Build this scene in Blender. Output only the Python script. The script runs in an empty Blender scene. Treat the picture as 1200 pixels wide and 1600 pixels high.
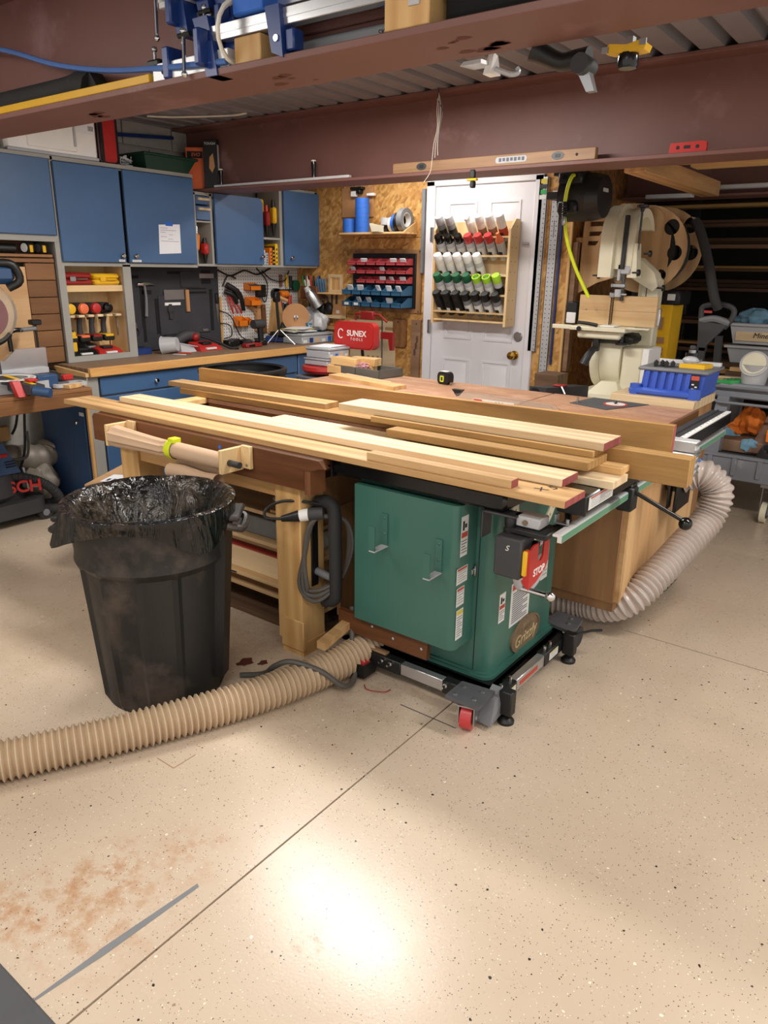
import bpy, bmesh, math, random
from mathutils import Vector, Matrix
random.seed(7)
sc = bpy.context.scene
COL = sc.collection
# ---------------------------------------------------------------- camera
cam = bpy.data.cameras.new('camera'); camo = bpy.data.objects.new('camera', cam); COL.objects.link(camo)
cam.sensor_fit = 'VERTICAL'; cam.sensor_height = 24.0; cam.lens = 24.0*1145.6/1600
cam.clip_start = .02; cam.clip_end = 60
_y, _p, _r = math.radians(-36.6), math.radians(18.35), math.radians(.898)
_f = Vector((math.sin(_y)*math.cos(_p), math.cos(_y)*math.cos(_p), -math.sin(_p)))
_rt = Vector((math.cos(_y), -math.sin(_y), 0)); _u = _rt.cross(_f)
_r2 = _rt*math.cos(_r)+_u*math.sin(_r); _u2 = -_rt*math.sin(_r)+_u*math.cos(_r)
camo.matrix_world = Matrix(((_r2.x,_u2.x,-_f.x,0),(_r2.y,_u2.y,-_f.y,0),(_r2.z,_u2.z,-_f.z,1.53),(0,0,0,1)))
sc.camera = camo
# ---------------------------------------------------------------- light and exposure
w = bpy.data.worlds.new('world'); sc.world = w; w.use_nodes = True
w.node_tree.nodes['Background'].inputs[0].default_value = (1.0, .96, .92, 1)
w.node_tree.nodes['Background'].inputs[1].default_value = 1.0
def area(name, loc, sx, sy, power, col=(1,.96,.91), rot=(0,0,0)):
    l = bpy.data.lights.new(name,'AREA'); l.shape='RECTANGLE'; l.size=sx; l.size_y=sy; l.energy=power; l.color=col
    o = bpy.data.objects.new(name,l); o.location=loc; o.rotation_euler=rot; COL.objects.link(o); return o
LAMPS = [(-2.35,2.76,2.385,1.2,.22,54),(-3.15,4.5,2.3,1.3,.2,14),(-.9,.35,2.4,1.3,.3,15),(-2.9,.5,2.4,1.2,.3,22),(.5,2.75,2.36,1.2,.22,36),(1.2,.2,2.4,1.2,.3,24),(-.6,-1.4,2.4,1.3,.3,15)]
for i,(x,y,z,sx,sy,p) in enumerate(LAMPS): area('lamp_light',(x,y,z),sx,sy,p)
sc.view_settings.view_transform='Standard'; sc.view_settings.look='None'; sc.view_settings.exposure=.1; sc.view_settings.gamma=1
sc.view_settings.use_curve_mapping=False
try:
    sc.cycles.use_denoising=True; sc.cycles.max_bounces=7
except Exception: pass
# ---------------------------------------------------------------- materials
def srgb(h):
    if isinstance(h,str):
        c=[int(h[i:i+2],16)/255 for i in (0,2,4)]
    else: c=h
    return tuple((v/12.92 if v<=.04045 else ((v+.055)/1.055)**2.4) for v in c)+(1,)
MATS={}
class NT:
    def __init__(s,name):
        s.m=bpy.data.materials.new(name); s.m.use_nodes=True; s.t=s.m.node_tree; s.b=s.t.nodes['Principled BSDF']; s.o=s.t.nodes['Material Output']
    def n(s,typ,**k):
        x=s.t.nodes.new(typ)
        for a,v in k.items(): setattr(x,a,v)
        return x
    def l(s,a,b): s.t.links.new(a,b)
    def tc(s,kind='Object',scale=(1,1,1),rnd=True,rot=(0,0,0)):
        c=s.n('ShaderNodeTexCoord'); mp=s.n('ShaderNodeMapping'); mp.inputs['Scale'].default_value=scale; mp.inputs['Rotation'].default_value=rot
        if rnd:
            oi=s.n('ShaderNodeObjectInfo'); ad=s.n('ShaderNodeVectorMath',operation='MULTIPLY_ADD')
            cb=s.n('ShaderNodeCombineXYZ')
            for i in range(3): s.l(oi.outputs['Random'],cb.inputs[i])
            s.l(cb.outputs[0],ad.inputs[0]); ad.inputs[1].default_value=(7.3,11.7,5.1); s.l(c.outputs[kind],ad.inputs[2]); s.l(ad.outputs[0],mp.inputs[0])
        else: s.l(c.outputs[kind],mp.inputs[0])
        return mp.outputs[0]
    def noise(s,vec,scale,detail=3,rough=.55,dist=0):
        x=s.n('ShaderNodeTexNoise'); x.inputs['Scale'].default_value=scale; x.inputs['Detail'].default_value=detail; x.inputs['Roughness'].default_value=rough; x.inputs['Distortion'].default_value=dist
        s.l(vec,x.inputs['Vector']); return x.outputs['Fac']
    def vor(s,vec,scale,feat='F1',out='Distance',rand=1):
        x=s.n('ShaderNodeTexVoronoi',feature=feat); x.inputs['Scale'].default_value=scale; x.inputs['Randomness'].default_value=rand
        s.l(vec,x.inputs['Vector']); return x
    def ramp(s,fac,stops,interp='LINEAR'):
        r=s.n('ShaderNodeValToRGB'); r.color_ramp.interpolation=interp
        e=r.color_ramp.elements; cc=lambda c: srgb(c) if not isinstance(c,float) else (c,c,c,1)
        e[0].position=stops[0][0]; e[0].color=cc(stops[0][1]); e[1].position=stops[-1][0]; e[1].color=cc(stops[-1][1])
        for p,c in stops[1:-1]: e.new(p).color=cc(c)
        s.l(fac,r.inputs[0]); return r.outputs[0]
    def mix(s,fac,a,b,mode='MIX'):
        x=s.n('ShaderNodeMix',data_type='RGBA',blend_type=mode)
        for sock,v in ((x.inputs[0],fac),(x.inputs[6],a),(x.inputs[7],b)):
            if hasattr(v,'links') or isinstance(v,bpy.types.NodeSocket): s.l(v,sock)
            elif isinstance(v,(int,float)): sock.default_value=v
            else: sock.default_value=srgb(v)
        return x.outputs[2]
    def math(s,op,a,b=None,c=None):
        x=s.n('ShaderNodeMath',operation=op)
        for i,v in enumerate((a,b,c)):
            if v is None: continue
            if isinstance(v,bpy.types.NodeSocket): s.l(v,x.inputs[i])
            else: x.inputs[i].default_value=v
        return x.outputs[0]
    def bump(s,h,strength=.2,dist=.01):
        x=s.n('ShaderNodeBump'); x.inputs['Strength'].default_value=strength; x.inputs['Distance'].default_value=dist
        s.l(h,x.inputs['Height']); s.l(x.outputs[0],s.b.inputs['Normal'])
    def base(s,v):
        if isinstance(v,bpy.types.NodeSocket): s.l(v,s.b.inputs['Base Color'])
        else: s.b.inputs['Base Color'].default_value=srgb(v)
    def set(s,rough=None,metal=None,**k):
        if rough is not None: s.b.inputs['Roughness'].default_value=rough
        if metal is not None: s.b.inputs['Metallic'].default_value=metal
        for a,v in k.items(): s.b.inputs[a.replace('_',' ')].default_value=v
def plain(name,col,rough=.5,metal=0,var=.12,nscale=9,bump=0,spec=.5,trans=0,alpha=1,wear=None):
    t=NT(name); v=t.tc(); f=t.noise(v,nscale,4)
    c=srgb(col); d=[max(0,x*(1-var)) for x in c[:3]]; u=[min(1,x*(1+var)) for x in c[:3]]
    r=t.n('ShaderNodeValToRGB'); e=r.color_ramp.elements; e[0].position=.3; e[1].position=.7; e[0].color=(*d,1); e[1].color=(*u,1)
    t.l(f,r.inputs[0]); o=r.outputs[0]
    if wear:
        g=t.noise(v,wear[2],6,.65); g=t.ramp(g,[(wear[1],0.0),(wear[1]+.12,1.0)]); o=t.mix(g,o,wear[0])
    t.base(o); t.set(rough,metal)
    t.b.inputs['Specular IOR Level'].default_value=spec
    if trans: t.b.inputs['Transmission Weight'].default_value=trans
    if alpha<1: t.b.inputs['Alpha'].default_value=alpha
    if bump: t.bump(t.noise(v,nscale*6,3),bump,.004)
    MATS[name]=t.m; return t.m
def wood(name,c1,c2,axis='x',scale=1,rough=.55,contrast=1,fig=1):
    t=NT(name); st={'x':(1.2,14,14),'y':(14,1.2,14),'z':(14,14,1.2)}[axis]
    v=t.tc('Object',tuple(a*scale for a in st))
    big=t.noise(v,1.1,3,.5,1.2*fig); fine=t.noise(v,7,5,.7,.3)
    wv=t.n('ShaderNodeTexWave',wave_type='BANDS',bands_direction={'x':'Y','y':'X','z':'X'}[axis]); wv.inputs['Scale'].default_value=.35; wv.inputs['Distortion'].default_value=5*fig; wv.inputs['Detail'].default_value=2; wv.inputs['Detail Scale'].default_value=1.2
    t.l(v,wv.inputs['Vector'])
    k=t.math('MULTIPLY_ADD',wv.outputs['Fac'],.35,t.math('MULTIPLY',big,.65))
    k=t.math('MULTIPLY_ADD',fine,.35,t.math('MULTIPLY',k,.75))
    col=t.ramp(k,[(.5-.3*contrast,c1),(.5+.28*contrast,c2)])
    oi=t.n('ShaderNodeObjectInfo'); hs=t.n('ShaderNodeHueSaturation'); t.l(col,hs.inputs['Color']); t.l(t.math('MULTIPLY_ADD',oi.outputs['Random'],.3,.84),hs.inputs['Value'])
    t.base(hs.outputs[0]); t.set(rough); t.bump(fine,.12,.002)
    MATS[name]=t.m; return t.m
def emit(name,col,s):
    t=NT(name); t.base(col); t.b.inputs['Emission Color'].default_value=srgb(col); t.b.inputs['Emission Strength'].default_value=s; MATS[name]=t.m
# ---------------------------------------------------------------- mesh builder (world coordinates unless a frame is pushed)
class MB:
    def __init__(s,M=None): s.v=[]; s.f=[]; s.mi=[]; s.c=0; s.M=M or Matrix()
    def at(s,M): s.M=M; return s
    def add(s,vs,fs):
        n=len(s.v); s.v+=[tuple(s.M@Vector(p)) for p in vs]
        for f in fs: s.f.append(tuple(n+i for i in f)); s.mi.append(s.c)
        return s
    def bx(s,x0,x1,y0,y1,z0,z1,b=.0):
        if x0>x1:x0,x1=x1,x0
        if y0>y1:y0,y1=y1,y0
        if z0>z1:z0,z1=z1,z0
        b=min(b,(x1-x0)*.45,(y1-y0)*.45,(z1-z0)*.45)
        if b<=0:
            return s.hexa([(x0,y0,z0),(x1,y0,z0),(x1,y1,z0),(x0,y1,z0)],[(x0,y0,z1),(x1,y0,z1),(x1,y1,z1),(x0,y1,z1)])
        V=[];I={}
        for i,(X,dx) in enumerate(((x0,b),(x1,-b))):
            for j,(Y,dy) in enumerate(((y0,b),(y1,-b))):
                for k,(Z,dz) in enumerate(((z0,b),(z1,-b))):
                    I[i,j,k,0]=len(V);V.append((X,Y+dy,Z+dz)); I[i,j,k,1]=len(V);V.append((X+dx,Y,Z+dz)); I[i,j,k,2]=len(V);V.append((X+dx,Y+dy,Z))
        F=[]
        for i in(0,1):
            q=[I[i,0,0,0],I[i,1,0,0],I[i,1,1,0],I[i,0,1,0]]; F.append(q if i else q[::-1])
            q=[I[0,i,0,1],I[1,i,0,1],I[1,i,1,1],I[0,i,1,1]]; F.append(q[::-1] if i else q)
            q=[I[0,0,i,2],I[1,0,i,2],I[1,1,i,2],I[0,1,i,2]]; F.append(q if i else q[::-1])
        for a in(0,1):
            for c in(0,1):
                q=[I[a,c,0,0],I[a,c,0,1],I[a,c,1,1],I[a,c,1,0]]; F.append(q if a==c else q[::-1])
                q=[I[a,0,c,0],I[a,0,c,2],I[a,1,c,2],I[a,1,c,0]]; F.append(q[::-1] if a==c else q)
                q=[I[0,a,c,1],I[0,a,c,2],I[1,a,c,2],I[1,a,c,1]]; F.append(q if a==c else q[::-1])
                for d in(0,1):
                    q=[I[a,c,d,0],I[a,c,d,1],I[a,c,d,2]]; F.append(q if (a+c+d)%2 else q[::-1])
        return s.add(V,F)
    def cb(s,c,d,b=0): return s.bx(c[0]-d[0]/2,c[0]+d[0]/2,c[1]-d[1]/2,c[1]+d[1]/2,c[2]-d[2]/2,c[2]+d[2]/2,b)
    def hexa(s,lo,hi):
        return s.add(list(lo)+list(hi),[(3,2,1,0),(4,5,6,7),(0,1,5,4),(1,2,6,5),(2,3,7,6),(3,0,4,7)])
    def cyl(s,p0,p1,r0,r1=None,n=16,cap=True):
        p0=Vector(p0);p1=Vector(p1); r1=r0 if r1 is None else r1
        a=(p1-p0).normalized(); e=a.orthogonal().normalized(); g=a.cross(e)
        V=[]
        for p,r in((p0,r0),(p1,r1)):
            for i in range(n):
                t=2*math.pi*i/n; V.append(p+e*r*math.cos(t)+g*r*math.sin(t))
        F=[(i,(i+1)%n,n+(i+1)%n,n+i) for i in range(n)]
        if cap: F+=[tuple(range(n-1,-1,-1)),tuple(range(n,2*n))]
        return s.add(V,F)
    def tube(s,pts,r,n=8,closed=False,sub=0,flat=None):
        P=[Vector(p) for p in pts]
        if sub: P=spline(P,sub,closed)
        m=len(P); R=r if callable(r) else (lambda i:r)
        T=[]
        for i in range(m):
            a=P[(i-1)%m] if (closed or i>0) else P[i]; b=P[(i+1)%m] if (closed or i<m-1) else P[i]
            T.append((b-a).normalized())
        e=T[0].orthogonal().normalized(); V=[]
        for i in range(m):
            if i: 
                ax=T[i-1].cross(T[i])
                if ax.length>1e-7: e=Matrix.Rotation(T[i-1].angle(T[i]),3,ax.normalized())@e
            e=(e-T[i]*e.dot(T[i])).normalized(); g=T[i].cross(e)
            for k in range(n):
                t=2*math.pi*k/n; V.append(P[i]+(e*math.cos(t)+g*math.sin(t)*(flat or 1))*R(i/(m-1 if m>1 else 1)))
        F=[]
        for i in range(m if closed else m-1):
            j=(i+1)%m
            for k in range(n): F.append((i*n+k,i*n+(k+1)%n,j*n+(k+1)%n,j*n+k))
        if not closed: F+=[tuple(range(n-1,-1,-1)),tuple((m-1)*n+k for k in range(n))]
        return s.add(V,F)
    def lathe(s,prof,n=24,c=(0,0,0),cap=True,ph=0):
        V=[];m=len(prof)
        for r,z in prof:
            for i in range(n):
                t=2*math.pi*i/n+ph; V.append((c[0]+r*math.cos(t),c[1]+r*math.sin(t),c[2]+z))
        F=[(i*n+k,i*n+(k+1)%n,(i+1)*n+(k+1)%n,(i+1)*n+k) for i in range(m-1) for k in range(n)]
        if cap: F+=[tuple(range(n-1,-1,-1)),tuple((m-1)*n+k for k in range(n))]
        return s.add(V,F)
    def prism(s,poly,h,ax='z',o=0):
        """extrude a 2-D outline; ax = extrusion axis, poly in the other two (yz for x, xz for y, xy for z)"""
        n=len(poly)
        def P(a,b,h): return {'x':(h,a,b),'y':(a,h,b),'z':(a,b,h)}[ax]
        ar=sum(poly[i][0]*poly[(i+1)%n][1]-poly[(i+1)%n][0]*poly[i][1] for i in range(n))
        if ar<0: poly=poly[::-1]
        fl=(ax=='y')!=(h<0)
        V=[P(a,b,o) for a,b in poly]+[P(a,b,o+h) for a,b in poly]
        F=[tuple(range(n-1,-1,-1)),tuple(range(n,2*n))]+[(i,(i+1)%n,n+(i+1)%n,n+i) for i in range(n)]
        if fl: F=[f[::-1] for f in F]
        return s.add(V,F)
    def ring(s,outer,inner,h,ax='z',o=0):
        """flat plate with one hole: outer and inner outlines of equal count"""
        n=len(outer)
        def P(a,b,h): return {'x':(h,a,b),'y':(a,h,b),'z':(a,b,h)}[ax]
        V=[P(a,b,q) for L in(outer,inner) for q in(o,o+h) for a,b in L]
        F=[]
        for i in range(n):
            j=(i+1)%n
            F+=[(i,j,n+j,n+i),(2*n+j,2*n+i,3*n+i,3*n+j),(n+i,n+j,3*n+j,3*n+i),(j,i,2*n+i,2*n+j)]
        return s.add(V,F)
    def sph(s,c,r,nu=14,nv=9,sc=(1,1,1)):
        V=[(c[0],c[1],c[2]-r*sc[2])];F=[]
        for j in range(1,nv):
            a=-math.pi/2+math.pi*j/nv
            for i in range(nu):
                t=2*math.pi*i/nu; V.append((c[0]+r*sc[0]*math.cos(a)*math.cos(t),c[1]+r*sc[1]*math.cos(a)*math.sin(t),c[2]+r*sc[2]*math.sin(a)))
        V.append((c[0],c[1],c[2]+r*sc[2])); L=len(V)-1
        for i in range(nu):
            k=(i+1)%nu; F.append((0,1+k,1+i)); F.append((L,L-nu+i,L-nu+k))
            for j in range(nv-2): F.append((1+j*nu+i,1+j*nu+k,1+(j+1)*nu+k,1+(j+1)*nu+i))
        return s.add(V,F)
    def grid(s,fn,nu,nv,cu=False):
        V=[fn(i/(nu-1 if not cu else nu),j/(nv-1)) for j in range(nv) for i in range(nu)]; F=[]
        for j in range(nv-1):
            for i in range(nu if cu else nu-1):
                k=(i+1)%nu; F.append((j*nu+i,j*nu+k,(j+1)*nu+k,(j+1)*nu+i))
        return s.add(V,F)
def spline(P,sub,closed=False):
    out=[];n=len(P)
    for i in range(n if closed else n-1):
        a=P[(i-1)%n] if closed or i>0 else P[i]*2-P[i+1]; b=P[i]; c=P[(i+1)%n]; d=P[(i+2)%n] if closed or i<n-2 else P[i+1]*2-P[i]
        for k in range(sub):
            t=k/sub; out.append(.5*((2*b)+(c-a)*t+(2*a-5*b+4*c-d)*t*t+(-a+3*b-3*c+d)*t**3))
    if not closed: out.append(P[-1])
    return out
def circ(cx,cy,r,n=24,r2=None,ph=0): return [(cx+r*math.cos(ph+2*math.pi*i/n),cy+(r2 or r)*math.sin(ph+2*math.pi*i/n)) for i in range(n)]
def rrect(x0,x1,y0,y1,r,k=4):
    out=[]
    for cx,cy,a in((x1-r,y1-r,0),(x0+r,y1-r,90),(x0+r,y0+r,180),(x1-r,y0+r,270)):
        for i in range(k+1):
            t=math.radians(a+90*i/k); out.append((cx+r*math.cos(t),cy+r*math.sin(t)))
    return out
def TR(loc,rz=0,rx=0,ry=0,s=1): return Matrix.Translation(loc)@Matrix.Rotation(rz,4,'Z')@Matrix.Rotation(ry,4,'Y')@Matrix.Rotation(rx,4,'X')@Matrix.Scale(s,4)
def mat(m): return MATS[m]
def WM(o):
    M=Matrix.Translation(o.location)@o.rotation_euler.to_matrix().to_4x4()
    return (WM(o.parent)@M) if o.parent else M
def link(o): COL.objects.link(o); return o
def finish(name,me,ms,smooth):
    bm=bmesh.new(); bm.from_mesh(me); bmesh.ops.recalc_face_normals(bm,faces=bm.faces); bm.to_mesh(me); bm.free()
    for m in (ms if isinstance(ms,(list,tuple)) else [ms]): me.materials.append(mat(m))
    if smooth:
        for p in me.polygons: p.use_smooth=True
        me.set_sharp_from_angle(angle=math.radians(smooth))
def part(name,mb,m,parent,label=None,stuff=False,smooth=38,local=False):
    """one part of a thing: a mesh of its own under its parent"""
    me=bpy.data.meshes.new(name); vs=mb.v
    if not local:
        W=WM(parent).inverted(); vs=[tuple(W@Vector(v)) for v in mb.v]
    me.from_pydata(vs,[],mb.f); 
    if isinstance(m,(list,tuple)): me.polygons.foreach_set('material_index',mb.mi)
    finish(name,me,m,smooth); me.update()
    o=link(bpy.data.objects.new(name,me)); o.parent=parent
    if label: o['label']=label
    if stuff: o['kind']='stuff'
    return o
def solo(name,mb,m,label=None,cat=None,group=None,kind=None,smooth=38,rz=0):
    """a thing (or piece of the setting) that is one mesh; its origin sits at its base"""
    xs=[v[0] for v in mb.v]; ys=[v[1] for v in mb.v]; zs=[v[2] for v in mb.v]
    o0=Vector(((min(xs)+max(xs))/2,(min(ys)+max(ys))/2,min(zs)))
    me=bpy.data.meshes.new(name); me.from_pydata([tuple(Vector(v)-o0) for v in mb.v],[],mb.f)
    if isinstance(m,(list,tuple)): me.polygons.foreach_set('material_index',mb.mi)
    finish(name,me,m,smooth); me.update()
    o=link(bpy.data.objects.new(name,me)); o.location=o0
    if label: o['label']=label
    if cat: o['category']=cat
    if group: o['group']=group
    if kind: o['kind']=kind
    return o
def thing(name,label,cat,loc=(0,0,0),rz=0,group=None,kind=None):
    o=link(bpy.data.objects.new(name,None)); o.location=loc; o.rotation_euler=(0,0,rz); o.empty_display_size=.05
    if label: o['label']=label
    if cat: o['category']=cat
    if group: o['group']=group
    if kind: o['kind']=kind
    return o
def dup(root,loc,rz=0,label=None,rot=None):
    """copy of a thing with copies of its parts and sub-parts"""
    r=link(root.copy()); r.location=loc; r.rotation_euler=rot or (0,0,rz)
    if label: r['label']=label
    for ch in list(root.children):
        c=link(ch.copy()); c.parent=r
        for g in ch.children:
            d=link(g.copy()); d.parent=c
    return r
def text(name,s,size,M,m,parent,depth=.0008,shear=0,label=None,bold=False):
    """flat lettering that stands on a surface; M places its baseline start, text runs along M's x, up along M's y"""
    cu=bpy.data.curves.new(name,'FONT'); cu.body=s; cu.size=size; cu.extrude=depth; cu.shear=shear; cu.align_x='CENTER'; cu.align_y='CENTER'
    if bold: cu.offset=size*.022
    to=bpy.data.objects.new(name,cu); COL.objects.link(to)
    dg=bpy.context.evaluated_depsgraph_get(); me=bpy.data.meshes.new_from_object(to.evaluated_get(dg)); 
    COL.objects.unlink(to); bpy.data.objects.remove(to); bpy.data.curves.remove(cu)
    me.transform(WM(parent).inverted()@M); me.materials.clear(); me.materials.append(mat(m))
    o=link(bpy.data.objects.new(name,me)); o.parent=parent
    if label: o['label']=label
    return o
def face(loc,n,tilt=0):
    """frame for lettering on a vertical face whose outward normal is n ('+x','-y', ...) ; x runs to the reader's right"""
    rz={'+x':90,'-x':-90,'-y':0,'+y':180}[n]
    return Matrix.Translation(loc)@Matrix.Rotation(math.radians(rz),4,'Z')@Matrix.Rotation(math.radians(90),4,'X')@Matrix.Rotation(tilt,4,'Z')
# ---------------------------------------------------------------- material library
plain('steel_red','745049',.5,0,.08,3,spec=.4,wear=('8f6c6b',.58,1.6))
plain('deck','97969a',.4,.35,.1,4)
plain('block','a8a49c',.85,0,.08,20,bump=.3)
plain('joint','55504a',.9)
plain('blue_paint','416189',.42,0,.06,3)
plain('blue_dark','2c4a70',.45,0,.06,3)
plain('grey_paint','9a9892',.55,0,.06,4)
plain('white_paint','dddbdf',.4,0,.03,4)
plain('white','f0efec',.45,0,.04)
plain('offwhite','e4dfcf',.4,0,.05)
plain('cream','e0dac0',.35,0,.05,5)
plain('green_saw','3a665b',.28,0,.07,3,spec=.5)
plain('green_dark','123a2c',.4,0,.08)
plain('black','141415',.45,0,.15)
plain('black_gloss','0c0c0d',.18,0,.1)
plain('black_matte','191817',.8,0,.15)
plain('black_can','1d1c1b',.5,0,.15,5,wear=('4a4039',.52,2.6))
plain('rubber','2b2b2c',.75,0,.1)
plain('dark_grey','3a3a3c',.6,0,.1)
plain('grey','77797c',.55,0,.08)
plain('cart_grey','7d8088',.6,0,.08,5,wear=('9a9b9c',.62,6))
plain('light_grey','b4b5b8',.5,0,.06)
plain('alu','c9cacd',.3,.85,.05)
plain('alu_white','dcdcdc',.4,.35,.04)
plain('steel','a8a9ab',.3,.9,.1)
plain('chrome','dadada',.12,1,.02)
plain('iron','4a4a4c',.45,.6,.15)
plain('brass','c9a24a',.2,.95,.06)
plain('bronze','85725a',.4,.35,.2,20)
plain('pale_bronze','cdb98f',.4,.2,.1)
plain('red','b82a27',.4,0,.06)
plain('red_dark','94201e',.45,0,.08)
plain('red_bin','b2444a',.4,0,.06)
plain('blue_bin','2f5f80',.4,0,.06)
plain('blue_tape','2a66c4',.55,0,.06)
plain('blue_clamp','1c3673',.35,0,.12)
plain('blue_hose','4a6ca8',.4,0,.06)
plain('blue_box','3556b4',.4,0,.06)
plain('yellow','e6b422',.4,0,.06)
plain('yellow_rail','c99a22',.45,0,.06)
plain('lime','d2de20',.5,0,.05)
plain('lime_cap','a8dc3a',.35,0,.05)
plain('orange','e07818',.45,0,.08)
plain('orange_cap','ea7446',.35,0,.05)
plain('orange_cloth','e37a2a',.9,0,.15,14,bump=.3)
plain('blue_cloth','6f97ae',.9,0,.18,14,bump=.3)
plain('teal','2a7a96',.4,0,.06)
plain('gloss_red','c03a3c',.3,0,.05)
plain('green_cap','1c5a3c',.35,0,.06)
plain('green_rail','5c8f72',.45,0,.05)
plain('green_bright','2c9a50',.45,0,.06)
plain('kraft','c7a88a',.8,0,.05,6)
plain('kraft_dark','9c7a58',.85,0,.08,6)
plain('cardboard','b58f66',.85,0,.06,6)
plain('paper','e6e8ee',.8,0,.03)
plain('label_white','d8d9d6',.6,0,.04)
plain('label_red','b94a38',.6,0,.04)
plain('label_yellow','d8c23c',.6,0,.04)
plain('ink','1c1c20',.7,0,.02)
plain('ink_soft','6a6c78',.8,0,.02)
plain('leather','6c3f26',.5,0,.15,10)
plain('hose_tan','b09678',.5,0,.08,12)
plain('hose_rib','c9b59a',.5,0,.05)
plain('hose_clear','b9aaa0',.28,0,.08,12,spec=.6)
def mk_bag():
    t=NT('plastic_bag'); v=t.tc('Object',(1,1,1),False); n=t.noise(v,5,5,.65); f=t.noise(v,60,3)
    g=t.ramp(t.math('MULTIPLY_ADD',f,.25,t.math('MULTIPLY',n,.75)),[(.5,0.0),(.66,1.0)]); t.base(t.mix(t.math('MULTIPLY',g,.3),'101010','7d6c58'))
    r=t.n('ShaderNodeMapRange'); t.l(g,r.inputs[0]); r.inputs[3].default_value=.1; r.inputs[4].default_value=.36; t.l(r.outputs[0],t.b.inputs['Roughness'])
    w=t.n('ShaderNodeTexNoise'); w.inputs['Scale'].default_value=10; w.inputs['Detail'].default_value=4; w.inputs['Distortion'].default_value=1.6
    m=t.n('ShaderNodeMapping'); m.inputs['Scale'].default_value=(1.6,1.6,.35); t.l(v,m.inputs[0]); t.l(m.outputs[0],w.inputs['Vector']); t.bump(w.outputs['Fac'],.6,.03); MATS['plastic_bag']=t.m
mk_bag()
plain('clear','e8eef0',.08,0,.02,spec=.6,trans=.92)
plain('clear_bin','dcdfe3',.25,0,.03,trans=.45)
plain('milky','dcdde0',.3,0,.03,trans=.35)
plain('polycarb','f2f6f6',.05,0,.01,trans=.95)
plain('foam','35353a',.9,0,.2,5,bump=.3)
plain('foam_cut','131316',.95,0,.1)
plain('duct','8d8478',.5,.2,.15,10)
plain('black_cord','1a1a1b',.55,0,.1)
plain('grey_cord','55514c',.6,0,.1)
plain('rust_stain','5a2c24',.7)
plain('plate_grey','55565a',.5,.2,.15,14)
plain('charcoal','4a4b4e',.7,0,.1)
plain('twine','d8a0a8',.8,0,.5,60)
plain('tan_tray','5b5852',.6,0,.08)
plain('hardboard','9b6b48',.6,0,.1,4)
plain('mdf','b8875a',.7,0,.06,5)
plain('dark_void','0b0a0a',.95)
plain('bark','5a4030',.8,0,.2,12)
wood('oak_x','a67c4a','cda877','x',1,.55,.8)
wood('oak_pale_x','c8aa80','e0caa6','x',1,.55,.7)
wood('oak_rough_x','8c6434','c39a5c','x',2.2,.7,1.1,.4)
wood('oak_side_x','8f6636','b98d52','x',1.6,.6,.9)
wood('red_end','7a3232','a85a54','z',3,.7)
wood('walnut_x','2e1a0d','7a4a29','x',.8,.42,1.1)
wood('walnut_y','6a4326','94683f','y',1,.5,.9)
wood('walnut_z','4a2e1c','7a4f32','z',1,.5,.9)
wood('counter_y','6a5240','8e745c','y',1.2,.5,.8)
wood('pine_y','c08a4c','dcae6e','y',1,.5,.7)
wood('pine_x','c49458','e2bc84','x',1,.55,.7)
wood('pine_z','b98a50','d6ae74','z',1,.55,.8)
wood('fir_y','9a7046','c89a64','y',1,.6,.8)
wood('ply_z','b68a5a','d2ab7a','z',.6,.55,.7,1.6)
wood('ply_x','c09a6a','dcbc8c','x',.6,.55,.7,1.4)
wood('ply_brown','7e5838','a67c52','z',.5,.6,.8,2)
wood('ply_flame','b98a58','d9b283','y',.35,.5,1,2.5)
wood('maple_x','cdb088','e2caa2','x',1,.5,.6)
wood('grey_wood','6f5038','94755a','x',1.4,.7,.9)
wood('lumber_x','3e2c1e','6a4e36','x',1.4,.75,.9)
wood('level_wood','7c5a3c','a88460','x',1.4,.5,.9)
wood('birch_z','d0ac78','e4c796','z',.6,.5,.7)
wood('birch_y','d0ac78','e4c796','y',.6,.5,.7)
wood('reel_ply','b08a5e','cfa87a','z',.5,.55,.6,1.4)
def mk_top():
    t=NT('hardboard_top'); v=t.tc('Object',(1.1,3,3)); a=t.noise(v,3.5,6,.65,.5); b=t.noise(v,26,4,.7)
    c=t.ramp(t.math('MULTIPLY_ADD',b,.35,t.math('MULTIPLY',a,.7)),[(.3,'94664a'),(.5,'ad8062'),(.72,'c9a68a')])
    t.base(c); t.set(.5); t.bump(b,.06,.002); MATS['hardboard_top']=t.m
mk_top()
def mk_osb(name,tint):
    t=NT(name); cols=[]
    acc=None
    for i,(rot,sx) in enumerate(((.5,9),(-.7,8),(1.5,10),(2.4,7))):
        v=t.tc('Object',(1,1,1),False,(rot*.7,rot,rot)); mp=t.n('ShaderNodeMapping'); mp.inputs['Scale'].default_value=(sx,sx*4.5,sx*3.2); t.l(v,mp.inputs[0])
        wp=t.noise(v,9,2); ad=t.n('ShaderNodeVectorMath',operation='MULTIPLY_ADD'); cb=t.n('ShaderNodeCombineXYZ'); [t.l(wp,cb.inputs[k]) for k in range(3)]
        t.l(cb.outputs[0],ad.inputs[0]); ad.inputs[1].default_value=(.8,.8,.8); t.l(mp.outputs[0],ad.inputs[2])
        vo=t.vor(ad.outputs[0],1.0); col=t.ramp(vo.outputs['Color'],[(.1,tint[0]),(.5,tint[1]),(.9,tint[2])])
        if acc is None: acc=col
        else:
            m=t.ramp(vo.outputs['Distance'],[(.28,1.0),(.5,0.0)]); acc=t.mix(t.math('MULTIPLY',m,.75),acc,col)
        last=vo
    t.base(acc); t.set(.6); t.bump(t.n('ShaderNodeRGBToBW').outputs[0] if False else last.outputs['Distance'],.15,.003); MATS[name]=t.m
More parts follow.
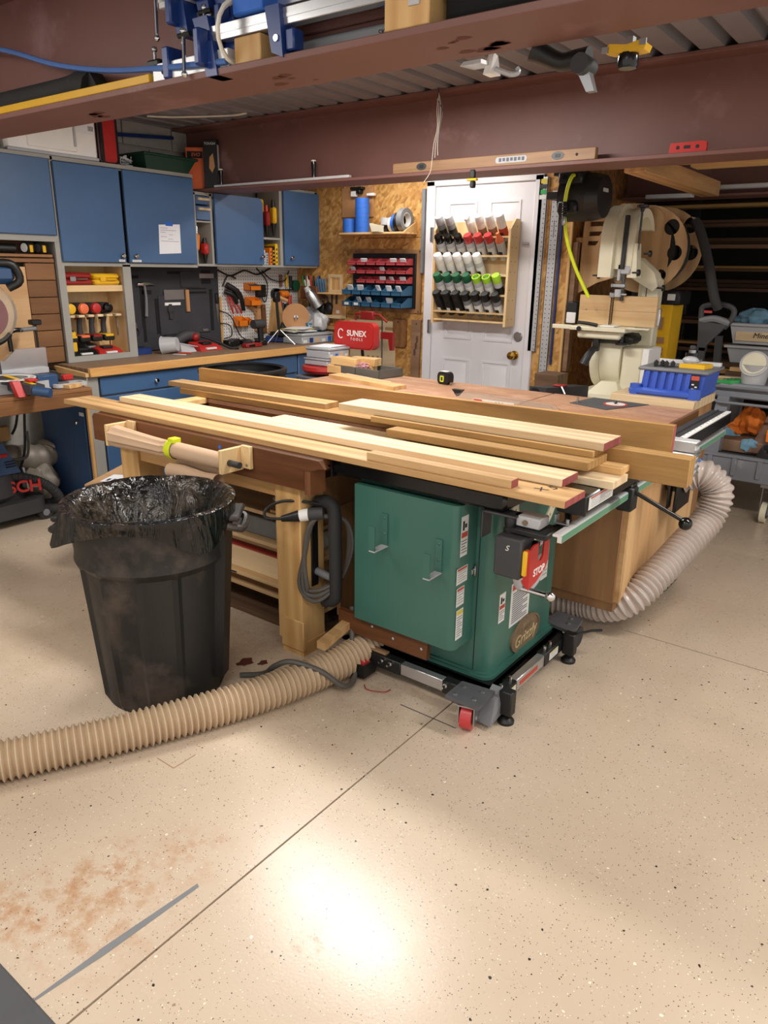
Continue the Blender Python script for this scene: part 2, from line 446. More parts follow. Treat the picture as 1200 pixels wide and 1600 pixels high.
mk_osb('osb',('94662e','be8a48','dcb06c'))
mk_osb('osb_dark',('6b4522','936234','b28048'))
def mk_floor():
    t=NT('epoxy_floor'); v=t.tc('Generated' if False else 'Object',(1,1,1),False)
    geo=t.n('ShaderNodeNewGeometry'); P=geo.outputs['Position']
    big=t.noise(P,1.3,4); base=t.ramp(big,[(.3,'c0ad97'),(.7,'ccbaa5')])
    for sc_,th,cut in ((46,.22,.3),(85,.24,.35),(30,.12,.65),(130,.25,.5)):
        wp=t.n('ShaderNodeVectorMath',operation='MULTIPLY_ADD'); nz=t.n('ShaderNodeTexNoise'); nz.inputs['Scale'].default_value=90; t.l(P,nz.inputs['Vector'])
        t.l(nz.outputs['Color'],wp.inputs[0]); wp.inputs[1].default_value=(.008,.008,.008); t.l(P,wp.inputs[2])
        vo=t.vor(wp.outputs[0],sc_); sp=t.n('ShaderNodeSeparateColor'); t.l(vo.outputs['Color'],sp.inputs[0])
        chip=t.ramp(sp.outputs[0],[(0,'2e2a28'),(.5,'4c443e'),(.51,'9c8468'),(.68,'ad9478'),(.69,'efe4d2'),(1,'f4ecde')],'CONSTANT')
        siz=t.math('MULTIPLY',sp.outputs[2],th)
        m=t.math('LESS_THAN',vo.outputs['Distance'],t.math('ADD',siz,.03)); keep=t.math('GREATER_THAN',sp.outputs[1],cut)
        base=t.mix(t.math('MULTIPLY',m,keep),base,chip)
    # rust and dirt spots with places of their own
    def spot(c,x,y,r,col,str_,nsc=16,lo=.45):
        d=t.n('ShaderNodeVectorMath',operation='DISTANCE'); t.l(P,d.inputs[0]); d.inputs[1].default_value=(x,y,0)
        k=t.math('SUBTRACT',1,t.math('DIVIDE',d.outputs['Value'],r)); k=t.math('MAXIMUM',k,0)
        n=t.ramp(t.noise(P,nsc,5,.7),[(lo,0.0),(lo+.25,1.0)])
        return t.mix(t.math('MULTIPLY',t.math('MULTIPLY',k,n),str_),c,col)
    for x,y,r,s_ in ((-1.49,.81,.14,1.0),(-1.53,.62,.17,.9),(-1.37,1.0,.13,.7),(-1.42,.78,.3,.5),(-1.62,.55,.15,.9),(-1.38,.68,.2,.5)): base=spot(base,x,y,r,'a8703c',s_)
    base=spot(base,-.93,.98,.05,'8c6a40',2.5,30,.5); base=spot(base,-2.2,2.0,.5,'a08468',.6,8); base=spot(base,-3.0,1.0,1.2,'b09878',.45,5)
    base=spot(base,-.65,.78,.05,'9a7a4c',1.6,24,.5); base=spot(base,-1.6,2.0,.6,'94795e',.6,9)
    t.base(base); f=t.noise(P,140,3); t.bump(f,.1,.002)
    rr=t.ramp(t.noise(P,2.2,5,.6),[(.3,.2),(.7,.31)]); t.l(rr,t.b.inputs['Roughness'])
    t.b.inputs['Specular IOR Level'].default_value=.5; MATS['epoxy_floor']=t.m
mk_floor()
emit('lamp_diffuser','fff4e4',2.2)
def mk_peg():
    t=NT('pegboard'); v=t.tc('Object',(1,1,1),False); sp=t.n('ShaderNodeSeparateXYZ'); t.l(v,sp.inputs[0]); d=[]
    for i in(1,2):
        f=t.math('SUBTRACT',t.math('FRACT',t.math('DIVIDE',sp.outputs[i],.0254)),.5); d.append(t.math('MULTIPLY',f,f))
    m=t.math('LESS_THAN',t.math('SQRT',t.math('ADD',d[0],d[1])),.17); t.base(t.mix(m,'dcdbd8','4a4238')); t.set(.5); MATS['pegboard']=t.m
mk_peg()
def mk_perf():
    t=NT('perforated'); v=t.tc('Object',(1,1,1),False); sp=t.n('ShaderNodeSeparateXYZ'); t.l(v,sp.inputs[0]); d=[]
    for i,w_ in((0,.03),(2,.03)):
        f=t.math('SUBTRACT',t.math('FRACT',t.math('DIVIDE',sp.outputs[i],w_)),.5); d.append(t.math('MULTIPLY',f,f))
    m=t.math('LESS_THAN',t.math('SQRT',t.math('ADD',d[0],d[1])),.13); t.base(t.mix(m,'c2c4c8','4a4a4c')); t.set(.35,.4); MATS['perforated']=t.m
mk_perf()
plain('reel_black','1c1b1c',.45,0,.12,6)
plain('drum_black','0e0e0f',.7)
# ================================================================ THE SETTING
fl=solo('floor',MB().bx(-5.2,3,-3,8.2,-.08,-.008),'joint',kind='structure')
for x0,x1 in((-5.2,-1.203),(-1.197,3)):
    for y0,y1 in((-3,3.037),(3.043,8.2)):
        part('slab',MB().bx(x0,x1,y0,y1,-.02,0),'epoxy_floor',fl)
part('saw_cut',MB().bx(-1.345,-1.105,1.929,1.934,-.001,.0006),'joint',fl)
part('saw_cut',MB().bx(-1.79,-1.705,1.185,1.188,-.001,.0004),'kraft_dark',fl)
part('saw_cut',MB().bx(-1.707,-1.704,1.188,1.275,-.001,.0004),'kraft_dark',fl)
b=MB(); b.add([(-1.278,.93,.0006),(-1.266,.925,.0006),(-1.283,.66,.0006),(-1.305,.66,.0006)],[(0,3,2,1)]); b.add([(-1.283,.66,.0005),(-1.303,.66,.0005),(-1.31,.5,.0005),(-1.303,.5,.0005)],[(0,1,2,3)])
part('scuff_mark',b,'grey',fl)
b=MB()
for x,y,r in((-2.02,1.79,.028),(-1.96,1.83,.017)): b.add([(x+r*(1+.3*math.sin(5*t))*math.cos(t),y+r*(1+.25*math.cos(3*t))*math.sin(t)*1.3,.0006) for t in [i*.4488 for i in range(14)]],[tuple(range(14))])
part('oil_stain',b,'rust_stain',fl)
# left wall: concrete block; the courses that show above the cabinets are single blocks
wl=solo('wall_left',MB().bx(-5.1,-4.705,-3,5.2,0,2.55),'block',kind='structure')
for c,z in enumerate((2.1,2.303)):
    for k in range(6):
        y=2.3+k*.406+(c%2)*.2; part('block',MB().bx(-4.715,-4.69,y,min(y+.396,4.94),z,min(z+.193,2.45),.004),'block',wl)
wb=solo('wall_back',MB().bx(-5.0,-3.31,4.965,5.1,0,2.55).bx(-2.37,-2.15,4.965,5.1,0,2.55).bx(-3.31,-2.37,4.965,5.1,2.155,2.55).bx(-3.31,-2.37,5.06,5.1,0,2.2),'osb_dark',kind='structure')
for x0,x1,z0,z1 in((-4.69,-3.98,0,1.16),(-4.69,-3.98,1.164,2.45),(-3.976,-3.31,0,1.76),(-3.976,-3.31,1.764,2.45),(-2.37,-2.155,0,2.45),(-3.31,-2.37,2.155,2.45)):
    part('osb_panel',MB().bx(x0,x1,4.95,4.964,z0,z1,.001),'osb',wb)
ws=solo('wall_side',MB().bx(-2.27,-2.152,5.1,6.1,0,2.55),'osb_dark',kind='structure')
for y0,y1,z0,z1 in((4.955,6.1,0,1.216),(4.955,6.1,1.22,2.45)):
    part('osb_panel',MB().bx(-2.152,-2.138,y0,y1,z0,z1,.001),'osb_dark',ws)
solo('wall_leak_stop',MB().bx(-2.6,-2.272,6.1,7.6,0,2.55),'black_matte',kind='structure')  # dark wall added to close the gap where world light leaked in
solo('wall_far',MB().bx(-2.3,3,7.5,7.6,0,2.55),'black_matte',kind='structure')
# ceiling: ribbed steel deck
n=46; prof=[]; x=-4.95
for i in range(n):
    prof+=[(x,2.45),(x+.098,2.45),(x+.11,2.49),(x+.142,2.49)]; x+=.154
V=[(a,y,z) for y in(-3.0,7.5) for a,z in prof]; m=len(prof)
solo('ceiling',MB().add(V,[(i,i+1,m+i+1,m+i) for i in range(m-1)]),'deck',kind='structure',smooth=0)
def ibeam(yc,hw,z0=2.03,z1=2.45,x0=-4.85,x1=2.6):
    b=solo('steel_beam',MB().bx(x0,x1,yc-hw,yc+hw,z0,z0+.018,.002),'steel_red',kind='structure')
    part('web',MB().bx(x0,x1,yc-.006,yc+.006,z0+.018,z1-.018),'steel_red',b)
    part('flange',MB().bx(x0,x1,yc-hw,yc+hw,z1-.018,z1-.001,.002),'steel_red',b); return b
beam1=ibeam(1.675,.115); beam2=ibeam(3.85,.13); beam3=ibeam(5.78,.115,x0=-2.1)
# door with its casing, six raised panels, knob, deadbolt and hinges
DY=4.935
cas=solo('trim_1',MB().bx(-3.31,-3.235,4.925,4.97,0,2.15,.006).bx(-2.43,-2.365,4.925,4.97,0,2.15,.006).bx(-3.31,-2.365,4.925,4.97,2.11,2.155,.006),'white_paint',kind='structure')
dr=solo('door_1',MB().bx(-3.233,-2.432,DY+.004,DY+.045,0,2.108,.002),'white_paint',kind='structure')
for x0,x1 in((-3.118,-2.875),(-2.775,-2.528)):
    for z0,z1 in((1.7,2.0),(1.03,1.6),(.2,.885)):
        b=MB(); o=rrect(x0,x1,z0,z1,.004,1); i1=rrect(x0+.016,x1-.016,z0+.016,z1-.016,.004,1)
        b.ring(o,i1,-.008,'y',DY+.005); b.hexa([(x0+.05,DY-.004,z0+.05),(x1-.05,DY-.004,z0+.05),(x1-.03,DY+.006,z0+.03),(x0+.03,DY+.006,z0+.03)],[(x0+.05,DY-.004,z1-.05),(x1-.05,DY-.004,z1-.05),(x1-.03,DY+.006,z1-.03),(x0+.03,DY+.006,z1-.03)])
        part('panel',b,'white_paint',dr)
b=MB().at(Matrix.Translation((-2.5,DY,.945))@Matrix.Rotation(math.pi/2,4,'X')); b.lathe([(.032,0),(.032,.008),(.014,.012),(.012,.035),(.024,.042),(.03,.055),(.027,.068),(.012,.073)],20)
part('knob',b,'brass',dr,'polished brass door knob')
part('deadbolt',MB().at(Matrix.Translation((-2.482,DY,1.078))@Matrix.Rotation(math.pi/2,4,'X')).lathe([(.034,0),(.034,.008),(.03,.012)],20),'steel',dr)
for z in(1.78,1.11,.3): part('hinge',MB().cyl((-3.236,4.918,z-.05),(-3.236,4.918,z+.05),.007,n=8).bx(-3.262,-3.236,4.92,4.926,z-.05,z+.05),'steel',dr)
# strips of moulding / boards beside the door
solo('trim_2',MB().bx(-3.345,-3.318,4.915,4.95,1.5,2.1,.003),'grey',kind='structure')
solo('trim_3',MB().bx(-2.158,-2.138,4.94,4.965,0,2.4,.003),'pine_z',kind='structure')
# lamps: led fixtures with their housings
for x,y,z,sx,sy,p in LAMPS:
    t=thing('ceiling_lamp',None,None,(x,y,z+.012))
    part('housing',MB().bx(x-sx/2-.02,x+sx/2+.02,y-sy/2-.02,y+sy/2+.02,z+.012,z+.05,.006),'white_paint',t)
    part('diffuser',MB().bx(x-sx/2,x+sx/2,y-sy/2,y+sy/2,z+.006,z+.012),'lamp_diffuser',t)
    for dx in(-.35,.35): part('hanger',MB().cyl((x+sx*dx,y,z+.05),(x+sx*dx,y,2.46),.004,n=6),'steel',t)
    t['label']={0:'long white ceiling lamp hung between the first and second steel beam',1:'long white ceiling lamp hung by the back wall above the door'}.get(LAMPS.index((x,y,z,sx,sy,p)),{2:'white ceiling lamp over the bare floor before the saw',3:'white ceiling lamp over the floor mat and the mitre saw',4:'white ceiling lamp over the floor right of the saw',5:'white ceiling lamp farthest to the right over bare floor',6:'white ceiling lamp behind the photographer'}.get(LAMPS.index((x,y,z,sx,sy,p)))); t['category']='lamp'; t['group']='ceiling lamps'
# ================================================================ TABLE SAW, OUTFEED TABLE, BOARDS
T=.865
def sticker(name,x0,x1,z0,z1,at,n,parent,head='label_red',rows=5,pic=False,col='label_white'):
    """printed warning label on a vertical face: white sheet, colour band, lines of small print (real thickness .6 mm)"""
    s=.0006; mid=(x0+x1)/2
    def R(a0,a1,c0,c1,d):
        if n=='+x': return (at-.0002,at+d,a0,a1,c0,c1)
        return (a0,a1,at-d,at+.0002,c0,c1)
    o=part(name,MB().bx(*R(x0,x1,z0,z1,s)),col,parent)
    h=z1-z0; w_=x1-x0; top=z1-h*.04
    if pic:
        b=MB().bx(*R(x0+w_*.2,x0+w_*.45,z1-h*.35,z1-h*.12,s*1.6)); b.bx(*R(x0+w_*.5,x0+w_*.8,z1-h*.3,z1-h*.2,s*1.6)); part('pictogram',b,'ink',o); top=z1-h*.4
    part('band',MB().bx(*R(x0+w_*.06,x1-w_*.06,top-h*.13,top,s*1.6)),head,o)
    b=MB(); z=top-h*.2; k=0
    while z>z0+h*.06 and k<rows: 
        b.bx(*R(x0+w_*.1,x1-w_*(.1+.25*((k*7)%3==2)),z-h*.025,z,s*1.6)); z-=(top-h*.2-z0-h*.04)/rows; k+=1
    part('print',b,'ink_soft',o); return o
saw=thing('table_saw','dark green cabinet table saw with black wing, red stop paddle and oval badge','table saw',(-1.35,2.4,0))
# cabinet body: rounded box flaring into a foot flange
b=MB(); b.prism(rrect(-1.6,-1.1,2.13,2.68,.035,5),.66,'z',.115); part('cabinet',b,'green_saw',saw)
b=MB(); b.prism(rrect(-1.615,-1.08,2.11,2.7,.045,6),.012,'z',.104); b.prism(rrect(-1.608,-1.09,2.12,2.69,.04,6),.008,'z',.116); part('foot_flange',b,'green_saw',saw)
part('panel_seam',MB().bx(-1.162,-1.159,2.1285,2.132,.12,.77),'ink',saw)
b=MB(); b.prism([(-1.62,2.15),(-1.62,2.0)]+[(-1.205+.03*math.sin(a),2.03-.03*math.cos(a)) for a in [i*.3142 for i in range(6)]]+[(-1.175,2.15)],.54,'z',.245); cov=part('motor_cover',b,'green_saw',saw)
b=MB(); 
for x,z in((-1.478,.655),(-1.245,.612)):
    b=MB().bx(x-.013,x+.013,1.994,2.0,z-.075,z+.045).bx(x-.013,x+.013,1.92,1.924,z-.075,z+.015); b.c=1; b.bx(x-.013,x+.013,1.92,2.0,z-.08,z-.074); b.c=0
    for dz in(.03,-.03): b.sph((x,1.996,z+dz),.006,8,5)
    part('hook',b,['green_saw','light_grey'],cov,'green painted steel bracket hook')
sticker('warning_label',2.02,2.065,.6,.745,-1.175,'+x',cov,pic=True); sticker('warning_label',2.005,2.075,.5,.56,-1.175,'+x',cov); sticker('warning_label',2.01,2.06,.415,.485,-1.175,'+x',cov); sticker('warning_label',2.015,2.06,.285,.4,-1.175,'+x',cov,'label_yellow',9)
part('latch',MB().bx(-1.176,-1.168,2.1,2.165,.51,.53,.002).bx(-1.172,-1.165,2.115,2.135,.5,.54,.002),'steel',saw)
sticker('warning_label',2.19,2.235,.305,.42,-1.1,'+x',saw,pic=True); sticker('spec_label',2.28,2.44,.25,.43,-1.1,'+x',saw,rows=14); sticker('warning_label',2.53,2.59,.36,.47,-1.1,'+x',saw)
# oval badge
b=MB().prism(circ(2.42,.18,.122,28,.074),.006,'x',-1.1); bd=part('badge',b,'bronze',saw,'oval bronze badge with raised lettering')
b=MB(); o_=circ(2.42,.18,.122,28,.074); i_=circ(2.42,.18,.113,28,.066); b.ring(o_,i_,.003,'x',-1.094); part('rim',b,'bronze',bd)
text('lettering','Grizzly',.066,face((-1.0932,2.42,.165),'+x',.06),'pale_bronze',bd,.001,.3)
part('relief',MB().sph((-1.095,2.43,.21),.03,8,6,(.12,1.6,.6)),'bronze',bd)
# trunnion opening with bevel scale and handwheel
b=MB().ring([(2.43+.2*math.cos(t),.76+.2*math.sin(t)) for t in [math.pi+i*math.pi/16 for i in range(17)]]+[(2.5,.77)],[(2.43+.155*math.cos(t),.76+.155*math.sin(t)) for t in [math.pi+i*math.pi/16 for i in range(17)]]+[(2.49,.77)],.006,'x',-1.1)
part('bevel_scale',b,'cream',saw)
part('scale_plate',MB().prism([(2.43+.155*math.cos(t),.77+.155*math.sin(t)) for t in [math.pi+i*math.pi/16 for i in range(17)]],.003,'x',-1.1),'green_saw',saw)
b=MB()
for i in range(1,16):
    t=math.pi+i*math.pi/16; b.bx(-1.095,-1.0935,2.43+.178*math.cos(t)-.002,2.43+.178*math.cos(t)+.002,.76+.178*math.sin(t)-.006,.76+.178*math.sin(t)+.006)
part('scale_ticks',b,'ink',saw)
wh=part('handwheel',MB().tube([(-1.0,2.21+.115*math.cos(t),.585+.115*math.sin(t)) for t in [i*math.pi/14 for i in range(28)]],.013,10,True),'light_grey',saw)
b=MB()
for k in range(3):
    t=k*2.094+.4; b.tube([(-1.02,2.21,.585),(-1.0,2.21+.11*math.cos(t),.585+.11*math.sin(t))],.008,8)
b.cyl((-1.1,2.21,.585),(-1.0,2.21,.585),.02); part('spoke',b,'light_grey',wh)
part('crank_handle',MB().tube([(-1.0,2.13,.5),(-.9,2.13,.5)],.01,10).sph((-.885,2.13,.5),.018,12,8),'chrome',wh)
part('arbor_lock',MB().cyl((-1.0,2.21,.585),(-.97,2.21,.585),.022),'steel',wh)
# magnetic switch box with stop paddle
sw=part('switch_box',MB().bx(-1.02,-.925,1.965,2.06,.6,.735,.006),'dark_grey',saw)
part('cord_grip',MB().lathe([(.022,0),(.022,.012),(.018,.016),(.02,.03),(.02,.045),(.015,.055)],14,(-.995,2.02,.735)),'black',sw)
part('bracket',MB().bx(-1.09,-.97,2.0,2.06,.787,.795,.002).bx(-1.09,-1.085,2.0,2.06,.7,.795),'iron',sw)
b=MB().prism([(1.985,.705),(2.0,.715),(2.035,.715),(2.037,.655),(2.06,.648),(2.075,.66),(2.078,.722),(2.115,.725),(2.118,.635),(2.1,.61),(2.04,.582),(1.985,.57)],.006,'x',-.905)
pd=part('stop_paddle',b,'red',sw,'red stop paddle with white lettering')
part('paddle_side',MB().prism([(-.925,.7),(-.899,.705),(-.899,.57),(-.92,.585)],.005,'y',1.98),'red',pd)
part('push_button',MB().bx(-.925,-.908,1.972,2.0,.615,.7,.004),'yellow',sw); part('start_button',MB().cyl((-.925,2.05,.7),(-.908,2.05,.7),.014),'black_gloss',sw)
text('lettering','STOP',.034,face((-.8985,2.05,.617),'+x'),'white',pd,.0006,bold=True)
text('mark','S',.026,face((-.975,1.9645,.7),'-y'),'label_white',sw,.0006,.3)
# wing, cast top, rails
part('wing',MB().bx(-1.73,-1.005,1.995,2.28,.8,T,.012),'black_gloss',saw)
part('wing_rib',MB().bx(-1.7,-1.03,2.03,2.26,.79,.802),'black',saw)
tp=part('saw_top',MB().bx(-1.725,-.985,2.282,2.9,.825,T,.004),'steel',saw)
part('under_casting',MB().bx(-1.62,-1.06,2.3,2.75,.76,.825),'iron',saw)
fr=part('front_rail',MB().bx(-.885,-.795,2.125,4.02,.805,.864,.006),'black_gloss',saw,'long black steel fence rail')
part('end_cap',MB().bx(-.888,-.792,2.118,2.128,.802,.866,.003),'black',fr); 
sticker('warning_label',2.15,2.36,.815,.857,-.795,'+x',fr)
part('rear_angle',MB().bx(-1.735,-1.728,2.0,2.9,.79,.86),'black',saw)
part('slide_switch',MB().bx(-.99,-.895,2.02,2.09,.76,.795,.004),'light_grey',saw); part('knob',MB().cyl((-.945,2.015,.777),(-.945,2.021,.777),.009,n=12),'bronze',saw)
part('switch_tray',MB().bx(-1.0,-.86,2.0,2.11,.738,.758,.004).tube([(-.88,2.1,.75),(-.86,2.15,.76),(-.88,2.2,.79)],.012,8,sub=4),'black',saw)
gr=part('scale_rail',MB().prism([(-.822,.748),(-.808,.748),(-.808,.773),(-.812,.776),(-.822,.776),(-.838,.772),(-.838,.765),(-.822,.765)],2.02,'y',1.99),'alu_white',saw,'long white aluminium rail with green face')
part('green_face',MB().bx(-.8085,-.8068,1.992,2.62,.75,.771).bx(-.8085,-.8068,2.64,4.0,.75,.771),'green_rail',gr)
for y in(2.09,2.75,3.5): part('rail_bracket',MB().bx(-.87,-.825,y-.012,y+.012,.776,.78).bx(-.874,-.868,y-.012,y+.012,.776,.805).cyl((-.835,y,.776),(-.835,y,.793),.006,n=8),'steel',gr)
# mobile base: angle-iron skirt, outrigger bars, casters, levelling feet
mb=thing('mobile_base','black steel mobile base with red caster wheels under the green saw','mobile base',(-1.35,2.4,0))
b=MB().bx(-1.64,-1.06,2.09,2.1,.035,.103).bx(-1.64,-1.06,2.71,2.72,.035,.103).bx(-1.64,-1.63,2.09,2.72,.035,.103).bx(-1.07,-1.06,2.09,2.72,.035,.103).bx(-1.64,-1.06,2.09,2.72,.095,.103)
part('skirt',b,'black_gloss',mb)
for x0,x1 in((-1.58,-1.42),(-1.23,-1.12)): part('bar_sleeve',MB().bx(x0,x1,2.03,2.07,.045,.1,.003),'black',mb)
part('bar_extension',MB().bx(-1.42,-1.23,2.034,2.066,.05,.096,.002),'alu',mb)
for y0,y1 in((2.06,2.2),(2.44,2.66)): part('bar_sleeve',MB().bx(-1.05,-1.01,y0,y1,.045,.1,.003),'black',mb)
e=part('bar_extension',MB().bx(-1.046,-1.014,2.2,2.44,.05,.096,.002),'alu',mb); part('print',MB().bx(-1.0138,-1.013,2.23,2.38,.063,.08),'label_red',e)
for y in(2.15,2.52): sticker('warning_label',y-.04,y+.04,.055,.088,-1.01,'+x',mb,'label_yellow',3)
for x,y in((-1.5,2.03),(-1.46,2.03),(-1.21,2.03),(-1.16,2.03)): part('bolt',MB().cyl((x,y-.012,.088),(x,y,.088),.009,n=8).cyl((x,y-.03,.088),(x,y,.088),.005,n=6),'chrome',mb)
for y in(2.11,2.18,2.47,2.52): part('bolt',MB().cyl((-1.03,y,.1),(-1.03,y,.118),.007,n=8),'chrome',mb)
part('angle_iron',MB().bx(-1.72,-1.5,2.045,2.07,.1,.108).bx(-1.72,-1.69,2.045,2.4,.1,.108),'kraft_dark',mb)
def caster(x,y,rz,red=True):
    M=TR((x,y,0),rz); b=MB(M).cyl((-.02,0,.048),(.02,0,.048),.046,n=20); c=part('caster_wheel',b,'gloss_red' if red else 'rubber',mb)
    part('hub',MB(M).cyl((-.024,0,.048),(.024,0,.048),.024,n=14),'black',c); part('fork',MB(M).bx(-.03,-.026,-.03,.03,.03,.1).bx(.026,.03,-.03,.03,.03,.1).bx(-.03,.03,-.035,.035,.1,.106).cyl((-.034,0,.048),(.034,0,.048),.008,n=8),'steel',c)
caster(-1.075,1.96,.25)
part('corner_plate',MB().prism([(-1.145,1.915),(-1.015,1.92),(-1.02,2.045),(-1.145,2.03)],.016,'z',.112),'plate_grey',mb)
b=MB()
for x,y in((-1.12,1.94),(-1.12,2.0),(-1.05,1.95),(-1.05,2.01)): b.sph((x,y,.128),.011,8,5,(1,1,.4))
part('plate_bolts',b,'steel',mb)
part('caster_box',MB().bx(-1.65,-1.55,1.965,1.97,.015,.07).bx(-1.65,-1.55,2.035,2.04,.015,.07).bx(-1.655,-1.65,1.965,2.04,.015,.07).bx(-1.55,-1.545,1.965,2.04,.015,.07),'black',mb)
c=part('caster_wheel',MB().cyl((-1.6,1.98,.045),(-1.6,2.025,.045),.045,n=20),'gloss_red',mb); part('hub',MB().cyl((-1.6,1.96,.04),(-1.6,1.975,.04),.012,n=10),'steel',c)
def foot(x,y,dx): 
    part('levelling_foot',MB().lathe([(.03,0),(.03,.01),(.022,.02),(.01,.026)],16,(x,y,0)).cyl((x,y,.02),(x,y,.05),.008,n=8),'black',mb)
    part('foot_bracket',MB().bx(x-.025,x+.025,y-.02,y+.02,.035,.13,.004),'black',mb)
foot(-.985,2.075,0); foot(-.985,2.62,0)
part('foot_pedal',MB().hexa([(-1.06,1.99,.02),(-1.0,1.985,.02),(-1.0,2.07,.03),(-1.06,2.07,.03)],[(-1.05,2.03,.1),(-1.01,2.03,.1),(-1.0,2.1,.115),(-1.06,2.1,.115)]),'grey',mb)
part('corner_plate',MB().prism([(-1.12,2.66),(-1.01,2.64),(-.985,2.68),(-1.0,2.78),(-1.12,2.79)],.014,'z',.112),'plate_grey',mb); b=MB(); [b.sph((x,y,.127),.011,8,5,(1,1,.4)) for x,y in((-1.03,2.7),(-1.04,2.75))]; part('plate_bolts',b,'steel',mb)
part('pedal_lever',MB().tube([(-.97,2.64,.12),(-.93,2.7,.125),(-.9,2.74,.12)],.006,6),'black',mb)
c=part('caster_wheel',MB().cyl((-1.04,2.76,.048),(-1.0,2.76,.048),.046,n=18),'rubber',mb)
part('red_string',MB().tube([(-1.53,1.95,.004),(-1.5,1.93,.004),(-1.44,1.955,.004),(-1.43,1.985,.004)],.002,5,sub=4),'red_dark',mb)
# walnut board under the cover with screws, short stop block
wbd=thing('cleat_board','dark walnut board screwed below the green motor cover','board',(-1.4,2.14,.17))
part('board',MB().bx(-1.72,-1.295,2.02,2.045,.16,.244,.002),'walnut_x',wbd); b=MB()
for x in(-1.5,-1.4,-1.27): b.sph((x-.05,2.019,.2 if x>-1.45 else .22),.007,8,5,(1,.5,1))
part('screw_heads',b,'steel',wbd); part('stop_block',MB().hexa([(-1.7,1.87,.14),(-1.66,1.87,.14),(-1.66,2.02,.17),(-1.7,2.02,.17)],[(-1.7,1.87,.17),(-1.66,1.87,.17),(-1.66,2.02,.2),(-1.7,2.02,.2)]),'oak_x',wbd)
# ---------------- outfeed table (walnut apron, pale legs) and its brown hardboard tops
of=thing('outfeed_table','large pale workbench with dark walnut apron and brown hardboard top','workbench',(-2.45,2.9,0))
part('tabletop',MB().bx(-3.16,-1.74,2.56,3.96,.835,T,.004),'hardboard_top',of); part('front_top',MB().bx(-3.16,-1.74,1.962,2.24,.835,T,.003),'walnut_x',of); part('end_top',MB().bx(-3.16,-3.08,2.242,2.558,.835,T,.003),'pine_x',of); part('tool_well',MB().bx(-3.08,-1.74,2.2,2.6,.74,.76),'walnut_x',of,'dark sunken tool well between the tops'); part('well_side',MB().bx(-3.08,-1.74,2.215,2.238,.76,.834).bx(-3.08,-1.74,2.562,2.585,.76,.834),'walnut_x',of)
ap=part('apron',MB().prism([(-3.17,.735),(-3.17,.845),(-3.155,.862),(-1.735,.862),(-1.705,.835),(-1.735,.832),(-1.78,.815),(-1.81,.815),(-1.81,.735)],.028,'y',1.932),'walnut_x',of,'dark walnut apron with rounded end')
part('apron',MB().bx(-3.185,-3.16,1.96,3.96,.75,.85,.003),'walnut_y',of); part('apron_end',MB().bx(-1.81,-1.78,1.935,2.02,.72,.83),'walnut_z',ap)
part('tape_dot',MB().cyl((-2.27,1.9315,.833),(-2.27,1.932,.833),.009,n=14),'blue_tape',ap,'small round dot of blue tape')
part('front_beam',MB().bx(-2.96,-1.9,1.98,2.03,.665,.735,.003),'pine_x',of)
for x,y in((-2.0,1.965),(-3.02,1.965),(-3.02,3.7),(-2.0,3.7)):
    l=part('leg',MB().bx(x,x+.135,y,y+.14,.055 if x>-2.5 else 0,.735,.004),'pine_z',of)
    if x>-2.5 and y<2: part('leg_end',MB().bx(x+.02,x+.14,y+.002,y+.138,.0,.06).bx(x+.02,x+.145,y-.006,y+.01,.025,.16,.003),'pine_z',l)
part('side_beam',MB().bx(-1.93,-1.865,2.1,3.7,.6,.735),'ply_brown',of); part('shelf_divider',MB().bx(-1.88,-1.86,2.2,3.7,.1,.6),'ply_brown',of)
for z in(.12,.36,.5): part('shelf',MB().bx(-3.0,-1.9,2.12,3.7,z,z+.018,.002),'ply_x',of)
part('back_panel',MB().bx(-3.0,-1.9,3.68,3.7,0,.73),'ply_brown',of)
# extension table with router plate over a plywood cabinet
ex=thing('router_cabinet','plywood router cabinet on casters under the right end of the brown tabletop','cabinet',(-1.3,3.4,0))
part('tabletop',MB().bx(-1.735,-.955,2.92,3.965,.825,T,.003),'hardboard_top',ex); part('top_edge',MB().bx(-.957,-.94,2.92,3.965,.79,T,.003),'walnut_y',ex)
part('front_panel',MB().bx(-1.62,-.905,2.845,2.863,.2,.74,.003),'ply_brown',ex,'brown plywood panel'); part('side_panel',MB().bx(-.912,-.893,2.865,3.9,.2,.76,.003),'ply_z',ex,'pale plywood panel')
for y in(2.862,2.88): part('edge_strip',MB().bx(-.915,-.885,y,y+.012,.2,.75,.002),'oak_x',ex)
part('bottom_panel',MB().bx(-1.6,-.91,2.87,3.88,.15,.2),'ply_brown',ex)
for x,y in((-.935,3.235),(-.95,3.7),(-1.5,2.95)): 
    c=part('caster_wheel',MB().cyl((x-.016,y,.035),(x+.016,y,.035),.035,n=16),'rubber',ex); part('fork',MB().bx(x-.022,x+.022,y-.02,y+.02,.04,.08,.004).bx(x-.03,x+.03,y-.04,y+.04,.08,.088),'black',c); part('caster_block',MB().bx(x-.05,x+.05,y-.05,y+.05,.088,.15,.002),'pine_x',ex)
part('bumper',MB().bx(-.93,-.87,3.55,3.75,.01,.16,.01),'black',ex)
rp=part('router_plate',MB().prism([(-1.535,3.71),(-1.31,3.64),(-1.19,3.94),(-1.5,3.96)],.004,'z',T),'charcoal',ex,'dark grey router plate with red ring insert')
part('insert_ring',MB().lathe([(.062,0),(.062,.003),(.036,.003),(.036,.001)],24,(-1.325,3.815,T+.004)),'label_red',rp); part('insert_plate',MB().lathe([(.05,0),(.05,.0035),(.012,.0035)],24,(-1.325,3.815,T+.004)),'label_white',rp)
